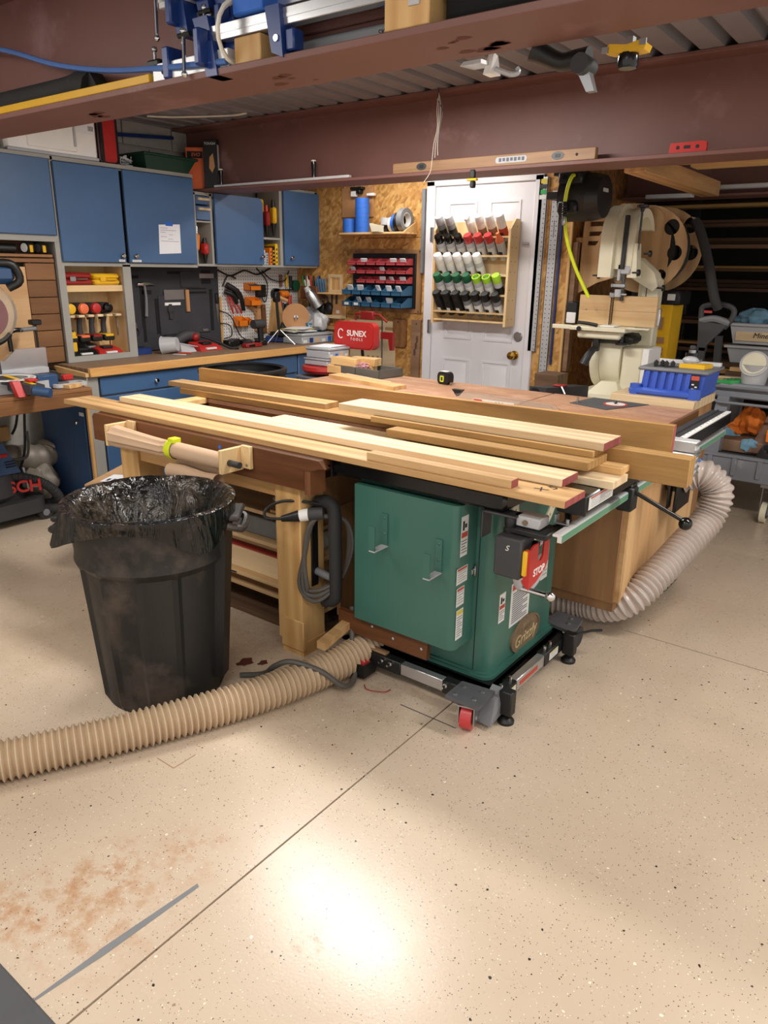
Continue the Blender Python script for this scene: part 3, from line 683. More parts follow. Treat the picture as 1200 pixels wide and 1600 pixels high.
part('router_bit',MB().lathe([(.006,0),(.006,.006),(.011,.008),(.004,.016)],10,(-1.325,3.815,T+.006)),'iron',rp); part('guide_pin',MB().cyl((-1.5,3.73,T),(-1.5,3.73,T+.035),.006,n=10),'steel',rp)
# blade guard (clear) on the saw
bg=thing('blade_guard','clear plastic blade guard with printed warning strip on the brown saw top','blade guard',(-1.6,3.2,T))
b=MB().prism([(-1.95,T),(-1.94,T+.07),(-1.86,T+.085),(-1.42,T+.07),(-1.36,T+.03),(-1.37,T)],.003,'y',3.24).prism([(-1.95,T),(-1.94,T+.07),(-1.86,T+.085),(-1.42,T+.07),(-1.36,T+.03),(-1.37,T)],.003,'y',3.19)
part('shield',b,'polycarb',bg)
o=part('warning_strip',MB().bx(-1.82,-1.6,3.1888,3.1895,T+.025,T+.06),'label_white',bg); part('band',MB().bx(-1.82,-1.775,3.188,3.189,T+.03,T+.058),'label_red',o); text('print','! ? !',.03,face((-1.68,3.188,T+.043),'-y'),'ink',o)
part('knuckle',MB().prism([(-1.96,T+.09),(-1.9,T+.09),(-1.93,T+.055)],.03,'y',3.2),'black',bg)
# fence, handle
fe=thing('rip_fence','white aluminium rip fence with ruler lying behind the standing plank','fence',(-.9,3.2,T))
part('fence_body',MB().bx(-.95,-.69,2.95,3.01,.866,.91,.004).bx(-.79,-.69,2.945,3.01,.77,.862,.004),'alu_white',fe); 
b=MB(); 
for z in(.775,.8,.83,.852,.87,.898): b.bx(-.692,-.682,2.945,3.012,z,z+.008)
part('end_profile',b,'alu',fe)
part('ruler',MB().bx(-.818,-.796,3.02,4.0,.866,.872),'white',fe); part('track',MB().bx(-.885,-.82,3.02,3.98,.865,.872).bx(-.855,-.85,3.02,3.98,.872,.878),'dark_grey',fe)
b=MB()
for i in range(18): b.bx(-.815,-.815+.005+.006*(i%2),3.04+i*.05,3.044+i*.05,.872,.8725)
part('ruler_ticks',b,'ink',fe)
lh=thing('fence_handle','black clamp lever with round ball knob below the thick oak plank','handle',(-.8,2.6,.7))
part('bracket',MB().bx(-.85,-.79,2.57,2.63,.7,.79,.006).bx(-.9,-.8,2.58,2.64,.77,.8,.004),'black',lh); part('lever',MB().cyl((-.79,2.6,.77),(-.62,2.62,.695),.008,n=10),'black_gloss',lh); part('ball_knob',MB().sph((-.61,2.62,.685),.024,16,10),'black_gloss',lh)
# ---------------- the oak boards lying across the saw, from the near edge to the far one
def board(label,x0,x1,y0,y1,z0,z1,m,endm='red_end',tilt=0,skew=0,ends=True,bev=.0015):
    b=MB().at(Matrix.Translation((x0,y0,z0))@Matrix.Rotation(skew,4,'Z')@Matrix.Rotation(tilt,4,'Y')) ; L=x1-x0
    t=thing('lumber_board',label,'board',(x0,y0,z0),0,'oak boards across the saw')
    b.bx(0,L,0,y1-y0,0,z1-z0,bev); part('plank',b,m,t)
    if endm:
        c=MB().at(b.M); c.bx(L-.0005,L+.0012,.001,y1-y0-.001,.001,z1-z0-.001); part('painted_end' if endm=='red_end' else 'end_grain',c,endm,t,'end painted dark red' if endm=='red_end' else None)
    return t
bA=board('nearest and lowest long oak board with an inked cross and red end',-3.47,-.80,1.97,2.12,T,T+.023,'oak_x')
text('inked_mark','X 5',.05,TR((-.9,2.06,T+.0235),math.radians(60)),'ink',bA,.0004)
board('thin short oak strip lying on the nearest long board',-1.555,-.985,1.985,2.03,T+.023,T+.05,'oak_x')
board('long pale oak board second from the near edge, reaching past the walnut apron',-3.19,-.868,2.1,2.22,T+.024,T+.05,'oak_pale_x')
board('oak board with pale top half hidden under the pile, left end showing',-2.35,-.76,2.255,2.39,T,T+.026,'oak_pale_x',None)
board('rough grey oak board with bark edge in the middle of the pile',-1.66,-.845,2.24,2.41,T+.05,T+.078,'oak_rough_x',None)
board('weathered oak board with a dark knot at its left end under the pale top board',-1.795,-.86,2.315,2.45,T+.078,T+.1,'oak_rough_x',None)
board('pale oak board on top of the pile with a dark red right end',-1.985,-.835,2.34,2.5,T+.1,T+.127,'oak_pale_x')
board('short pale offcut sticking out at the right under the pile',-1.1,-.77,2.35,2.44,T+.026,T+.05,'pine_x',None)
board('tall oak plank standing on edge behind the pile with a dark red right end',-3.3,-.742,2.687,2.717,T,T+.125,'oak_side_x','red_end',skew=.05)
board('oak strip with pale top lying along the foot of the standing plank',-3.41,-2.28,2.56,2.66,T+.03,T+.056,'oak_x',None,skew=.03)
board('long oak board under the pale strip beside the standing plank',-3.3,-1.5,2.55,2.68,T,T+.03,'oak_side_x',None)
board('thick oak plank on edge sticking out to the right of the saw',-1.4,-.58,2.43,2.5,T-.0,T+.095,'oak_rough_x',None,tilt=.0)
# ================================================================ LEFT WALL: CABINETS, COUNTER, MITRE STATION
FX=-4.42; LX=-4.66
def cknob(x,y,z,p,big=1):
    k=part('knob',MB(TR((x,y,z),0,0,math.pi/2)).lathe([(.006,0),(.005,.012),(.013,.018),(.015,.024),(.01,.03)],14),'chrome',p); return k
def note(y0,y1,z0,z1,p,x=FX+.021,lines=1):
    o=part('label_strip',MB().bx(x,x+.0008,y0,y1,z0,z1),'label_white',p); 
    b=MB()
    for i in range(lines): b.bx(x+.0008,x+.0011,y0+.008,y1-.01,z0+(z1-z0)*(i+.4)/lines,z0+(z1-z0)*(i+.55)/lines)
    part('writing',b,'ink_soft',o)
# wall cabinet over the mitre saw
c=thing('wall_cabinet','blue wall cabinet at the far left above the mitre saw','cabinet',(LX,2.1,1.57),0,'blue cabinets')
part('carcass',MB().bx(LX,FX,1.3,2.598,1.665,2.13).bx(LX,FX,1.3,1.33,1.57,1.665),'grey_paint',c); part('face_rail',MB().bx(FX,FX+.012,1.3,2.6,2.112,2.132).bx(FX-.01,FX+.003,1.3,2.6,1.655,1.69),'grey_paint',c)
part('shelf',MB().bx(LX,FX-.005,1.3,2.555,1.565,1.582,.002),'walnut_y',c); part('back_panel',MB().bx(LX,LX+.01,1.3,2.555,1.58,1.665),'walnut_y',c)
part('door',MB().bx(FX+.001,FX+.02,1.55,2.586,1.69,2.112,.004),'blue_paint',c)
r=thing('rolled_tool_bag','long black roll lying in the slot under the far left cabinet','roll',(-4.5,2.2,1.582)); part('roll',MB().tube([(-4.52,1.6,1.612),(-4.5,2.0,1.615),(-4.5,2.36,1.61)],.028,12,sub=3),'black',r); part('strap',MB().tube([(-4.5+.03*math.cos(t),2.2,1.613+.03*math.sin(t)) for t in [i*.4 for i in range(16)]],.004,5,True),'dark_grey',r)
for k,(y,l) in enumerate(((2.42,'tape measure with a pale face lying in the slot under the cabinet'),(2.5,'dark tape measure standing beside the pale-faced one under the cabinet'))):
    t=thing('tape_measure',l,'tape measure',(-4.46,y,1.582)); part('case',MB(TR((-4.46,y,1.582),.3)).prism(rrect(-.032,.032,0,.068,.024,5),.045,'y',-.022),'black',t); part('face',MB(TR((-4.46,y,1.582),.3)).cyl((0,-.024,.035),(0,-.022,.035),.025,n=18),'label_white' if k==0 else 'dark_grey',t); part('band',MB(TR((-4.46,y,1.582),.3)).bx(.031,.034,-.012,.012,.01,.05,.002),'yellow',t)
# tall unit with open bay, two doors above
c=thing('tall_tool_cabinet','tall grey cabinet with two blue doors above an open bay of drills','cabinet',(LX,3.0,.93),0,'blue cabinets')
part('frame',MB().bx(FX-.02,FX,2.575,2.62,.932,2.13).bx(FX-.02,FX,3.03,3.09,.932,1.53).bx(FX-.02,FX,2.62,3.03,.932,.968).bx(FX-.02,FX,2.62,3.655,1.518,1.54).bx(FX-.02,FX,2.575,3.655,2.11,2.132),'grey_paint',c)
part('side_panel',MB().bx(LX,FX-.02,2.585,2.604,.932,2.12),'grey_paint',c); part('inner_panel',MB().bx(LX,FX-.02,2.604,2.612,.945,1.52).bx(LX,FX-.02,3.045,3.06,.935,1.53).bx(LX,LX+.008,2.612,3.045,.945,1.53),'birch_z',c); part('bay_floor',MB().bx(LX,FX-.02,2.612,3.045,.945,.962),'birch_y',c)
part('case',MB().bx(LX,FX-.021,2.606,3.65,1.53,1.545).bx(LX,FX-.021,2.606,3.65,2.1,2.118).bx(LX,FX-.021,3.635,3.65,1.545,2.1),'grey_paint',c)
part('shelf',MB().bx(LX,FX-.025,2.612,3.044,1.362,1.402,.002),'birch_y',c)
for y0,y1,kn in((2.607,3.053,3.02),(3.078,3.64,3.12)):
    d=part('door',MB().bx(FX+.001,FX+.02,y0,y1,1.542,2.105,.004),'blue_paint',c); cknob(FX+.02,kn,1.585,d); note(kn-.025,kn+.045 if kn>3.1 else kn+.02,1.548,1.562,d)
pn=thing('paper_note','white sheet of handwriting stuck on the blue door with blue tape','paper',(FX+.021,3.41,1.6)); part('sheet',MB().hexa([(FX+.0205,3.315,1.603),(FX+.022,3.315,1.603),(FX+.022,3.497,1.612),(FX+.0205,3.497,1.612)],[(FX+.0205,3.325,1.79),(FX+.022,3.325,1.79),(FX+.022,3.5,1.8),(FX+.0205,3.5,1.8)]),'paper',pn)
part('tape',MB().bx(FX+.022,FX+.0227,3.38,3.44,1.785,1.812),'blue_tape',pn); b=MB()
for i,(a,e) in enumerate(((0,.06),(.0,.13),(0,.04),(.07,.1),(0,.05),(.06,.1),(0,.15))): b.bx(FX+.022,FX+.0224,3.335+a,3.335+e,1.77-i*.014,1.772-i*.014)
part('writing',b,'ink_soft',pn)
# drawers + cubby column, door, cubby, door
c=thing('wall_cabinet','blue and grey wall cabinet with small drawers, cubbies and two doors under the beam','cabinet',(LX,4.3,1.53),0,'blue cabinets')
part('carcass',MB().bx(LX,FX,3.65,4.945,1.528,1.545).bx(LX,FX,3.65,3.665,1.545,2.02).bx(LX,FX,3.795,3.815,1.545,2.02).bx(LX,FX,4.295,4.312,1.545,2.02).bx(LX,FX,4.5,4.53,1.545,2.12).bx(LX,FX,4.92,4.945,1.545,2.12).bx(LX,FX,3.65,3.985,2.005,2.025).bx(LX,FX,4.0,4.945,2.105,2.125).bx(LX,LX+.01,3.65,4.945,1.545,2.02),'grey_paint',c)
part('lining',MB().bx(LX+.01,LX+.014,3.665,3.795,1.545,1.83).bx(LX+.01,LX+.014,4.312,4.5,1.545,2.05).bx(LX+.012,FX-.004,3.664,3.668,1.545,1.83),'birch_z',c)
part('shelf',MB().bx(LX,FX-.002,4.312,4.5,1.735,1.75).bx(LX,FX-.002,3.665,3.795,1.826,1.836),'grey_paint',c)
for z0,z1 in((1.945,2.0),(1.842,1.935)):
    d=part('drawer',MB().bx(FX-.2,FX+.004,3.668,3.792,z0,z1,.002),'blue_paint',c); part('drawer_pull',MB().bx(FX+.004,FX+.024,3.68,3.785,z1-.03,z1-.012,.003),'maple_x',d)
for y0,y1,kn,z1,ch in((3.825,4.3,4.27,2.025,1),(4.532,4.948,4.6,2.105,0)):
    d=part('door',MB().prism([(y0,1.547),(y1,1.547),(y1,z1-.03),(y1-.03*ch,z1),(y0,z1)],.019,'x',FX+.001),'blue_paint',c); cknob(FX+.02,kn,1.605,d)
# --- things in the open bay
def case(x0,x1,y0,y1,z0,h,m,label,latch='dark_grey',rz=0):
    t=thing('tool_case',label,'tool case',((x0+x1)/2,(y0+y1)/2,z0)); part('lower_shell',MB().bx(x0,x1,y0,y1,z0,z0+h*.48,.012),m,t); part('lid',MB().bx(x0,x1,y0,y1,z0+h*.5,z0+h,.014),m,t); part('latch',MB().bx(x1-.003,x1+.006,(y0*.7+y1*.3)-.02,(y0*.7+y1*.3)+.02,z0+h*.3,z0+h*.7,.002),latch,t)
    part('handle',MB().tube([(x1,y0*.4+y1*.6-.04,z0+h*.5),(x1+.018,y0*.4+y1*.6-.03,z0+h*.5),(x1+.018,y0*.4+y1*.6+.03,z0+h*.5),(x1,y0*.4+y1*.6+.04,z0+h*.5)],.005,6),latch,t); return t
case(-4.64,-4.46,2.63,2.83,1.403,.075,'red_dark','flat red tool case on the shelf above the drills','steel'); case(-4.64,-4.45,2.84,3.025,1.403,.07,'yellow','flat yellow tool case on the shelf above the drills','yellow')
for i in range(6):
    y=2.645+i*.067; solo('drill_hanger',MB().bx(LX+.01,FX-.012,y-.025,y+.018,1.206,1.222,.003),'maple_x','pale wooden hanger tab %s in the drill bay'%('at the far left','holding the orange drill','holding the red drill','holding the yellow and black drill','empty, left of the last','empty, at the right end')[i],'bracket','hanger tabs in the drill bay')
def drill(y,body,label,bat,z=1.26):
    x=-4.52; t=thing('cordless_drill',label,'drill',(x,y,z-.2))
    part('motor_body',MB().lathe([(.008,-.1),(.03,-.095),(.034,-.06),(.034,0),(.03,.07),(.02,.09),(.017,.12)],16,cap=True) if False else MB(Matrix.Translation((x,y,z))@Matrix.Rotation(math.pi/2,4,'Y')).lathe([(.02,-.11),(.028,-.1),(.032,-.05),(.036,.02),(.036,.07),(.03,.08)],16),'dark_grey',t)
    part('motor_cap',MB(Matrix.Translation((x,y,z))@Matrix.Rotation(math.pi/2,4,'Y')).lathe([(.036,.055),(.034,.08),(.03,.092),(.018,.096)],16),body,t)
    part('grip',MB().tube([(x+.03,y,z-.03),(x+.01,y,z-.1),(x,y+.004,z-.16)],lambda u:.02-.003*math.sin(u*3.1),10,sub=3),'dark_grey',t)
    bt=part('battery',MB().bx(x-.055,x+.07,y-.035,y+.04,z-.21,z-.17,.008),'black',t); part('battery_band',MB().bx(x-.05,x+.072,y-.028,y+.033,z-.185,z-.166,.005),bat,bt); part('trigger',MB().bx(x-.03,x-.015,y-.01,y+.01,z-.075,z-.04,.003),body,t)
drill(2.73,'orange_cap','cordless drill with orange end cap hanging in the open bay','orange_cap'); drill(2.818,'red','cordless drill with red end cap hanging in the middle of the open bay','red_dark'); drill(2.905,'black_gloss','black cordless drill with yellow battery trim hanging right of the red one','yellow')
drill(2.64,'yellow','yellow cordless driver half hidden at the left of the drill bay','yellow')
t=thing('laser_level','yellow and black handheld tool standing at the left of the drill bay','tool',(-4.5,2.645,.962)); part('body',MB().bx(-4.52,-4.46,2.628,2.668,.962,1.13,.012),'black',t); part('grip_shell',MB().bx(-4.48,-4.455,2.632,2.672,.99,1.12,.008),'yellow',t)
def charger(x,y,z,m,label,rz=0,s=1):
    t=thing('battery_charger',label,'charger',(x,y,z),rz); M=TR((x,y,z),rz,0,0,s); part('body',MB(M).hexa([(-.07,-.09,0),(.07,-.09,0),(.07,.09,0),(-.07,.09,0)],[(-.065,-.08,.05),(.04,-.08,.03),(.04,.08,.03),(-.065,.08,.05)]),m,t); part('slot',MB(M).bx(-.03,.03,-.035,.035,.03,.05,.004),'black',t); part('light_panel',MB(M).bx(.045,.0705,-.04,.04,.008,.02,.001),'label_white',t); return t
charger(-4.5,2.9,.962,'red','red battery charger on the floor of the drill bay'); charger(-4.52,2.73,.962,'black','black battery charger left of the red one in the drill bay'); charger(-4.58,2.8,1.0,'dark_grey','dark charger stacked behind the red one in the drill bay',.4,.8)
solo('charger_cord',MB().tube([(-4.6,2.72,1.04),(-4.57,2.78,1.09),(-4.55,2.84,1.05),(-4.57,2.92,1.1),(-4.56,2.97,1.07),(-4.6,3.0,1.0)],.004,6,sub=6),'black_cord','black charger cord looping behind the red charger','cord')
t=thing('hanging_wrench','thin steel wrench hanging on the right side of the drill bay','wrench',(-4.56,3.04,1.1)); part('shank',MB().bx(-4.565,-4.55,3.036,3.043,1.07,1.19,.003),'steel',t); part('head',MB().cyl((-4.557,3.034,1.2),(-4.557,3.044,1.2),.015,n=12),'steel',t)
# --- nailers and packets in the cubbies
def nailer(x,y,z,m,label,h=.22,tip='steel',lean=0,col2='black'):
    t=thing('nail_gun',label,'tool',(x,y,z)); M=TR((x,y,z),0,lean)
    part('body',MB(M).bx(-.03,.03,-.022,.022,h*.35,h*.82,.012),m,t); part('muzzle',MB(M).cyl((0,0,0),(0,0,h*.36),.007,.02,12),col2,t); part('fitting',MB(M).cyl((0,0,h*.8),(0,0,h*1.02),.018,.012,12),tip,t); part('grip',MB(M).bx(-.075,-.03,-.015,.015,h*.55,h*.75,.008),col2,t)
nailer(-4.5,3.7,1.548,'orange','orange air tool standing in the cubby below the small drawers',.25,'chrome',-.1); nailer(-4.47,3.77,1.55,'red','small red air tool beside the orange one in the cubby',.17,'black'); 
solo('orange_sleeve',MB().bx(-4.6,-4.5,3.668,3.69,1.548,1.69,.003),'orange','orange cardboard sleeve at the left of the air tool cubby','packet')
nailer(-4.5,4.35,1.755,'grey','grey air nailer hanging in the cubby right of the blue door',.2,'steel'); nailer(-4.47,4.405,1.755,'red_dark','dark red topped nailer in the middle of the cubby',.23,'red'); nailer(-4.46,4.47,1.765,'yellow','big yellow and black nailer at the right of the cubby',.26,'black'); 
t=thing('nail_gun','yellow nailer with a black magazine hanging behind the others','tool',(-4.56,4.45,1.752)); part('body',MB().bx(-4.6,-4.54,4.41,4.46,1.88,2.04,.012),'yellow',t); part('magazine',MB().bx(-4.59,-4.56,4.42,4.45,1.752,1.88,.004),'black',t)
for y,h,m,l in((4.335,.11,'label_white','white packet'),(4.37,.09,'clear_bin','clear packet of fasteners'),(4.415,.13,'orange','orange box of nails'),(4.445,.14,'black','black box of nails'),(4.478,.16,'yellow','tall yellow box with dark print')):
    t=thing('nail_box',l+' in the lower cubby between the two blue doors','box',(-4.5,y,1.546)); part('carton',MB().bx(-4.58,-4.44,y-.015,y+.015,1.546,1.546+h,.002),m,t); b=MB(); [b.bx(-4.44,-4.4392,y-.006,y+.006,1.56+k*h*.2,1.56+k*h*.2+h*.1) for k in range(4)]; part('print',b,'ink' if m!='black' else 'yellow',t)
# --- on top of the cabinets
for y0,y1,h,l in((1.75,2.28,.2,'white plastic case at the far left on top of the cabinets'),(2.36,2.95,.27,'large white carrying case with latches on top of the cabinets')):
    t=thing('white_case',l,'case',(-4.5,(y0+y1)/2,2.133)); part('shell',MB().bx(-4.68,-4.44,y0,y1,2.133,2.133+h,.02),'white',t); part('front_panel',MB().bx(-4.445,-4.432,y0+.13,y1-.15,2.17,2.133+h*.8,.006),'white',t); part('lip',MB().bx(-4.445,-4.43,y0+.005,y1-.005,2.135,2.155,.004),'light_grey',t)
    part('latch',MB().bx(-4.434,-4.424,y1-.17,y1-.155,2.2,2.133+h*.65,.003),'light_grey',t)
    s=part('paper_label',MB().bx(-4.4395,-4.4385,y1-.14,y1-.02,2.133+h*.55,2.133+h*.9),'paper',t); b=MB(); [b.bx(-4.4385,-4.438,y1-.06+k*.006,y1-.057+k*.006,2.133+h*.62,2.133+h*.72) for k in range(6)]; part('barcode',b,'ink',s)
t=thing('soft_red_case','red zipped fabric case with black edging standing on the cabinets','case',(-4.5,3.03,2.133)); part('body',MB().prism(rrect(2.965,3.1,2.135,2.42,.03,4),.2,'x',-4.66),'red',t); part('edging',MB().tube([(-4.46,a,b_) for a,b_ in rrect(2.965,3.1,2.136,2.42,.03,4)],.008,6,True),'black',t); part('strap',MB().bx(-4.46,-4.45,2.975,3.0,2.1,2.41,.003),'black',t)
t=thing('green_tray','dark green plastic tub lying on top of the cabinets below the beam','tub',(-4.52,3.45,2.133)); part('tub',MB().hexa([(-4.66,3.28,2.133),(-4.42,3.28,2.133),(-4.42,3.62,2.133),(-4.66,3.62,2.133)],[(-4.68,3.24,2.215),(-4.38,3.24,2.215),(-4.38,3.66,2.215),(-4.68,3.66,2.215)]),'green_dark',t); part('rim',MB().tube([(-4.685,3.235,2.218),(-4.375,3.235,2.218),(-4.375,3.665,2.218),(-4.685,3.665,2.218)],.01,6,True),'green_dark',t); part('lid',MB().hexa([(-4.68,3.24,2.226),(-4.38,3.24,2.226),(-4.38,3.66,2.226),(-4.68,3.66,2.226)],[(-4.6,3.3,2.24),(-4.46,3.3,2.24),(-4.46,3.6,2.24),(-4.6,3.6,2.24)]),'green_dark',t)
b=MB(); random.seed(3)
for k in range(5): b.tube([(-4.5+random.uniform(-.03,.03),3.17+random.uniform(-.05,.05),2.136+random.uniform(0,.06)) for _ in range(6)],.004,5,sub=4)
solo('cord_bundle',b,'light_grey','small tangle of pale cord between the red case and the green tub','cord')
for k,(y,l,w_,z0,h) in enumerate(((3.615,'orange topped blade box standing behind the green tub',.05,2.05,.4),)):
    pass
# cartons standing on the beam flange against its web
M=TR((-4.5,3.765,2.05),math.radians(37)); t=thing('blade_carton','orange carton with a black lettered band standing on the beam flange','carton',(-4.5,3.765,2.05)); part('carton',MB(M).bx(-.07,.06,-.02,.02,0,.27,.002),'orange_cap',t); o=part('print_band',MB(M).bx(-.06,.05,-.0212,-.02,.2,.245),'black',t); text('lettering','EVO',.032,M@Matrix.Translation((0,-.0214,.222))@Matrix.Rotation(math.pi/2,4,'X'),'orange_cap',o,.0003,.2)
M=TR((-4.365,3.785,2.05),math.radians(34)); t=thing('blade_carton','tall black carton with TOUGH lettering and a tan shape on the beam flange','carton',(-4.365,3.785,2.05)); part('carton',MB(M).bx(-.05,.05,-.025,.025,0,.31,.002),'black',t); text('lettering','TOUGH',.022,M@Matrix.Translation((0,-.0256,.285))@Matrix.Rotation(math.pi/2,4,'X'),'label_white',t,.0003); part('printed_shape',MB(M).prism([(-.005,.2),(.02,.225),(.03,.14),(.01,.1),(-.01,.13)],-.001,'y',-.025),'mdf',t); part('side_print',MB(M).bx(.0502,.051,-.02,.02,.02,.28),'label_white',t)
# ---------------- base cabinets and counter
bc=thing('base_cabinet','blue base cabinets with drawers and chrome knobs under the tool counter','cabinet',(-4.4,3.7,0),0,'blue cabinets')
part('carcass',MB().bx(LX,-4.125,2.5,4.94,.1,.885),'grey_paint',bc); part('toe_board',MB().bx(LX,-4.2,2.51,4.94,0,.1),'dark_grey',bc); part('face_post',MB().bx(-4.125,-4.1,2.49,2.565,0,.885,.002),'grey_paint',bc); part('corner_post',MB().bx(-4.118,-4.098,2.47,2.489,0,.84,.002),'pine_z',bc)
def drw(y0,y1,z0,z1,ky=None,kz=None,nm='drawer'):
    d=part(nm,MB().bx(-4.124,-4.1,y0,y1,z0,z1,.004),'blue_paint',bc)
    if ky: cknob(-4.1,ky,kz,d)
for z0,z1 in((.76,.868),(.455,.75),(.13,.447)): drw(2.58,3.38,z0,z1,2.98,(z0+z1)/2)
for z0,z1 in((.735,.868),(.45,.725),(.13,.44)): drw(3.41,4.33,z0,z1,3.87,(z0+z1)/2)
drw(4.345,4.93,.13,.868,4.43,.8,'door')
ep=part('end_door',MB().bx(LX+.02,-4.14,2.468,2.488,.012,.84,.003),'blue_dark',bc,'dark blue end door'); k=part('knob',MB(TR((-4.2,2.468,.6),0,math.pi/2)).lathe([(.006,0),(.005,.012),(.013,.018),(.015,.024),(.01,.03)],14),'chrome',ep); part('label_strip',MB().bx(-4.19,-4.14,2.467,2.468,.64,.662),'label_white',ep)
ct=thing('workbench_counter','brown counter with pale front edge running along the blue cabinets','counter',(-4.4,3.7,.885)); part('counter_top',MB().bx(LX-.02,-4.095,2.52,4.945,.887,.93,.003),'counter_y',ct); part('front_edge',MB().bx(-4.095,-4.068,2.5,4.945,.882,.934,.003),'pine_y',ct)
part('end_edge',MB().hexa([(-4.38,2.47,.886),(-4.075,2.47,.886),(-4.075,2.492,.886),(-4.38,2.492,.886)],[(-4.42,2.47,.925),(-4.075,2.47,.908),(-4.075,2.492,.908),(-4.42,2.492,.925)]),'pine_x',ct)
# ---------------- foam tool board and what hangs in it
fb=thing('foam_tool_board','charcoal foam board with cut-outs for tools on the wall behind the counter','tool board',(LX,3.6,.935)); part('foam',MB().bx(LX-.01,LX+.02,3.095,4.03,.935,1.525,.004),'foam',fb)
b=MB(); X=LX+.0202
for y0,y1,z0,z1 in((3.2,3.3,1.44,1.46),(3.32,3.4,1.33,1.36),(3.42,3.45,1.05,1.3),(3.5,3.9,1.33,1.345),(3.55,3.8,1.015,1.03),(3.86,3.95,1.4,1.5),(3.3,3.33,1.0,1.4),(3.72,3.9,1.36,1.37),(3.48,3.5,1.0,1.32),(3.93,3.96,1.05,1.36),(3.55,3.75,1.47,1.49)): b.bx(X,X+.0015,y0,y1,z0,z1)
part('cutout',b,'foam_cut',fb)
b=MB(); 
for y0,y1,z0,z1 in((3.45,3.92,1.04,1.32),(3.66,3.84,1.375,1.49),(3.2,3.3,.97,1.1)): b.bx(X,X+.008,y0,y1,z0,z1,.003)
part('raised_layer',b,'foam',fb); 
t=thing('claw_hammer','claw hammer with steel head hanging on the charcoal foam board','hammer',(LX+.03,3.33,1.2)); part('handle',MB().tube([(LX+.035,3.335,1.39),(LX+.035,3.34,1.3),(LX+.035,3.33,1.18)],lambda u:.008+.004*u,8,sub=3),'grey',t); part('head',MB().cyl((LX+.035,3.27,1.4),(LX+.035,3.315,1.4),.014,n=12).prism([(3.31,1.388),(3.31,1.412),(3.37,1.41),(3.43,1.395),(3.37,1.398)],.022,'x',LX+.026),'chrome',t)
t=thing('try_square','small try square with white blade and wooden stock on the foam board','square',(LX+.03,3.65,1.26)); part('blade',MB().bx(LX+.028,LX+.032,3.5,3.68,1.29,1.36),'steel',t); part('stock',MB().bx(LX+.028,LX+.045,3.69,3.72,1.2,1.36,.003),'mdf',t)
t=thing('caliper','white and black sliding caliper on the foam board','caliper',(LX+.03,3.56,1.2)); part('beam',MB().bx(LX+.028,LX+.034,3.5,3.64,1.25,1.27),'white',t); part('jaw',MB().bx(LX+.028,LX+.04,3.53,3.56,1.15,1.26,.003).bx(LX+.034,LX+.042,3.52,3.57,1.2,1.24,.003),'iron',t)
t=thing('l_square','steel L-shaped square at the right of the foam board','square',(LX+.03,3.87,1.06)); part('blade',MB().bx(LX+.022,LX+.026,3.87,3.885,1.06,1.2),'steel',t); part('stock',MB().bx(LX+.022,LX+.032,3.84,3.89,1.05,1.066),'steel',t)
for k,(y,z,h,l) in enumerate(((3.185,1.17,.12,'small scissors on the left edge of the foam board'),(3.24,1.05,.09,'small pliers low on the foam board'))):
    t=thing('pliers',l,'pliers',(LX+.025,y,z)); part('jaw',MB().tube([(LX+.028,y,z+h),(LX+.028,y+.004,z+h*.6)],.006,6),'steel',t); [part('grip',MB().tube([(LX+.028,y+.004,z+h*.6),(LX+.028,y+s_*.018,z+h*.3),(LX+.028,y+s_*.01,z)],.005,6,sub=3),'black',t) for s_ in(-1,1)]
solo('steel_straightedge',MB().bx(LX+.021,LX+.027,3.7,3.98,1.44,1.475,.001),'steel','steel straightedge along the top of the foam board','ruler')
t=thing('utility_knife','slim knife with steel blade at the right edge of the foam board','knife',(LX+.03,4.0,1.1)); part('blade',MB().prism([(3.985,1.25),(4.015,1.25),(4.0,1.09)],.004,'x',LX+.022),'steel',t); part('handle',MB().bx(LX+.02,LX+.034,3.985,4.015,1.25,1.33,.004),'black',t)
# ---------------- pegboard
pg=thing('pegboard','white perforated board with hanging tools in the corner behind the counter','pegboard',(LX,4.5,.935)); part('board',MB().bx(LX-.012,LX,4.035,4.948,.935,1.525),'pegboard',pg); part('batten',MB().bx(LX-.005,LX+.015,4.035,4.06,.935,1.3,.002),'pine_z',pg)
def bin_(y,z,w_,h,d,m,label,x=LX,name='small_bin',cat='bin',grp=None,fill=None):
    t=thing(name,label,cat,(x,y,z),0,grp); part('bin',MB().bx(x,x+d,y-w_/2,y+w_/2,z,z+.004).bx(x,x+.004,y-w_/2,y+w_/2,z,z+h).bx(x+d-.004,x+d,y-w_/2,y+w_/2,z,z+h*.6).prism([(x,z),(x+d,z),(x+d,z+h*.6),(x,z+h)],.004,'y',y-w_/2).prism([(x,z),(x+d,z),(x+d,z+h*.6),(x,z+h)],.004,'y',y+w_/2-.004),m,t)
    if fill: part('contents',MB().bx(x+.01,x+d-.01,y-w_/2+.01,y+w_/2-.01,z+.004,z+h*.8,.006),fill,t)
bin_(4.37,1.345,.12,.06,.08,'orange','orange bin holding a dark tool, topmost on the pegboard',fill='dark_grey'); bin_(4.37,1.225,.12,.07,.08,'orange','orange bin in the middle of the pegboard below the topmost one'); bin_(4.23,1.065,.1,.08,.07,'orange','large orange bin lowest on the pegboard'); bin_(4.32,1.075,.05,.06,.06,'orange','small orange bin right of the lowest large one')
t=thing('jig_clamp','black and red jig clamps hanging on the left of the pegboard','clamp',(LX,4.13,1.2)); part('body',MB().tube([(LX+.03,4.1,1.39),(LX+.05,4.17,1.35),(LX+.04,4.21,1.29)],.024,10,sub=4).tube([(LX+.03,4.08,1.34),(LX+.05,4.15,1.31),(LX+.04,4.19,1.25)],.018,10,sub=4),'black',t); 
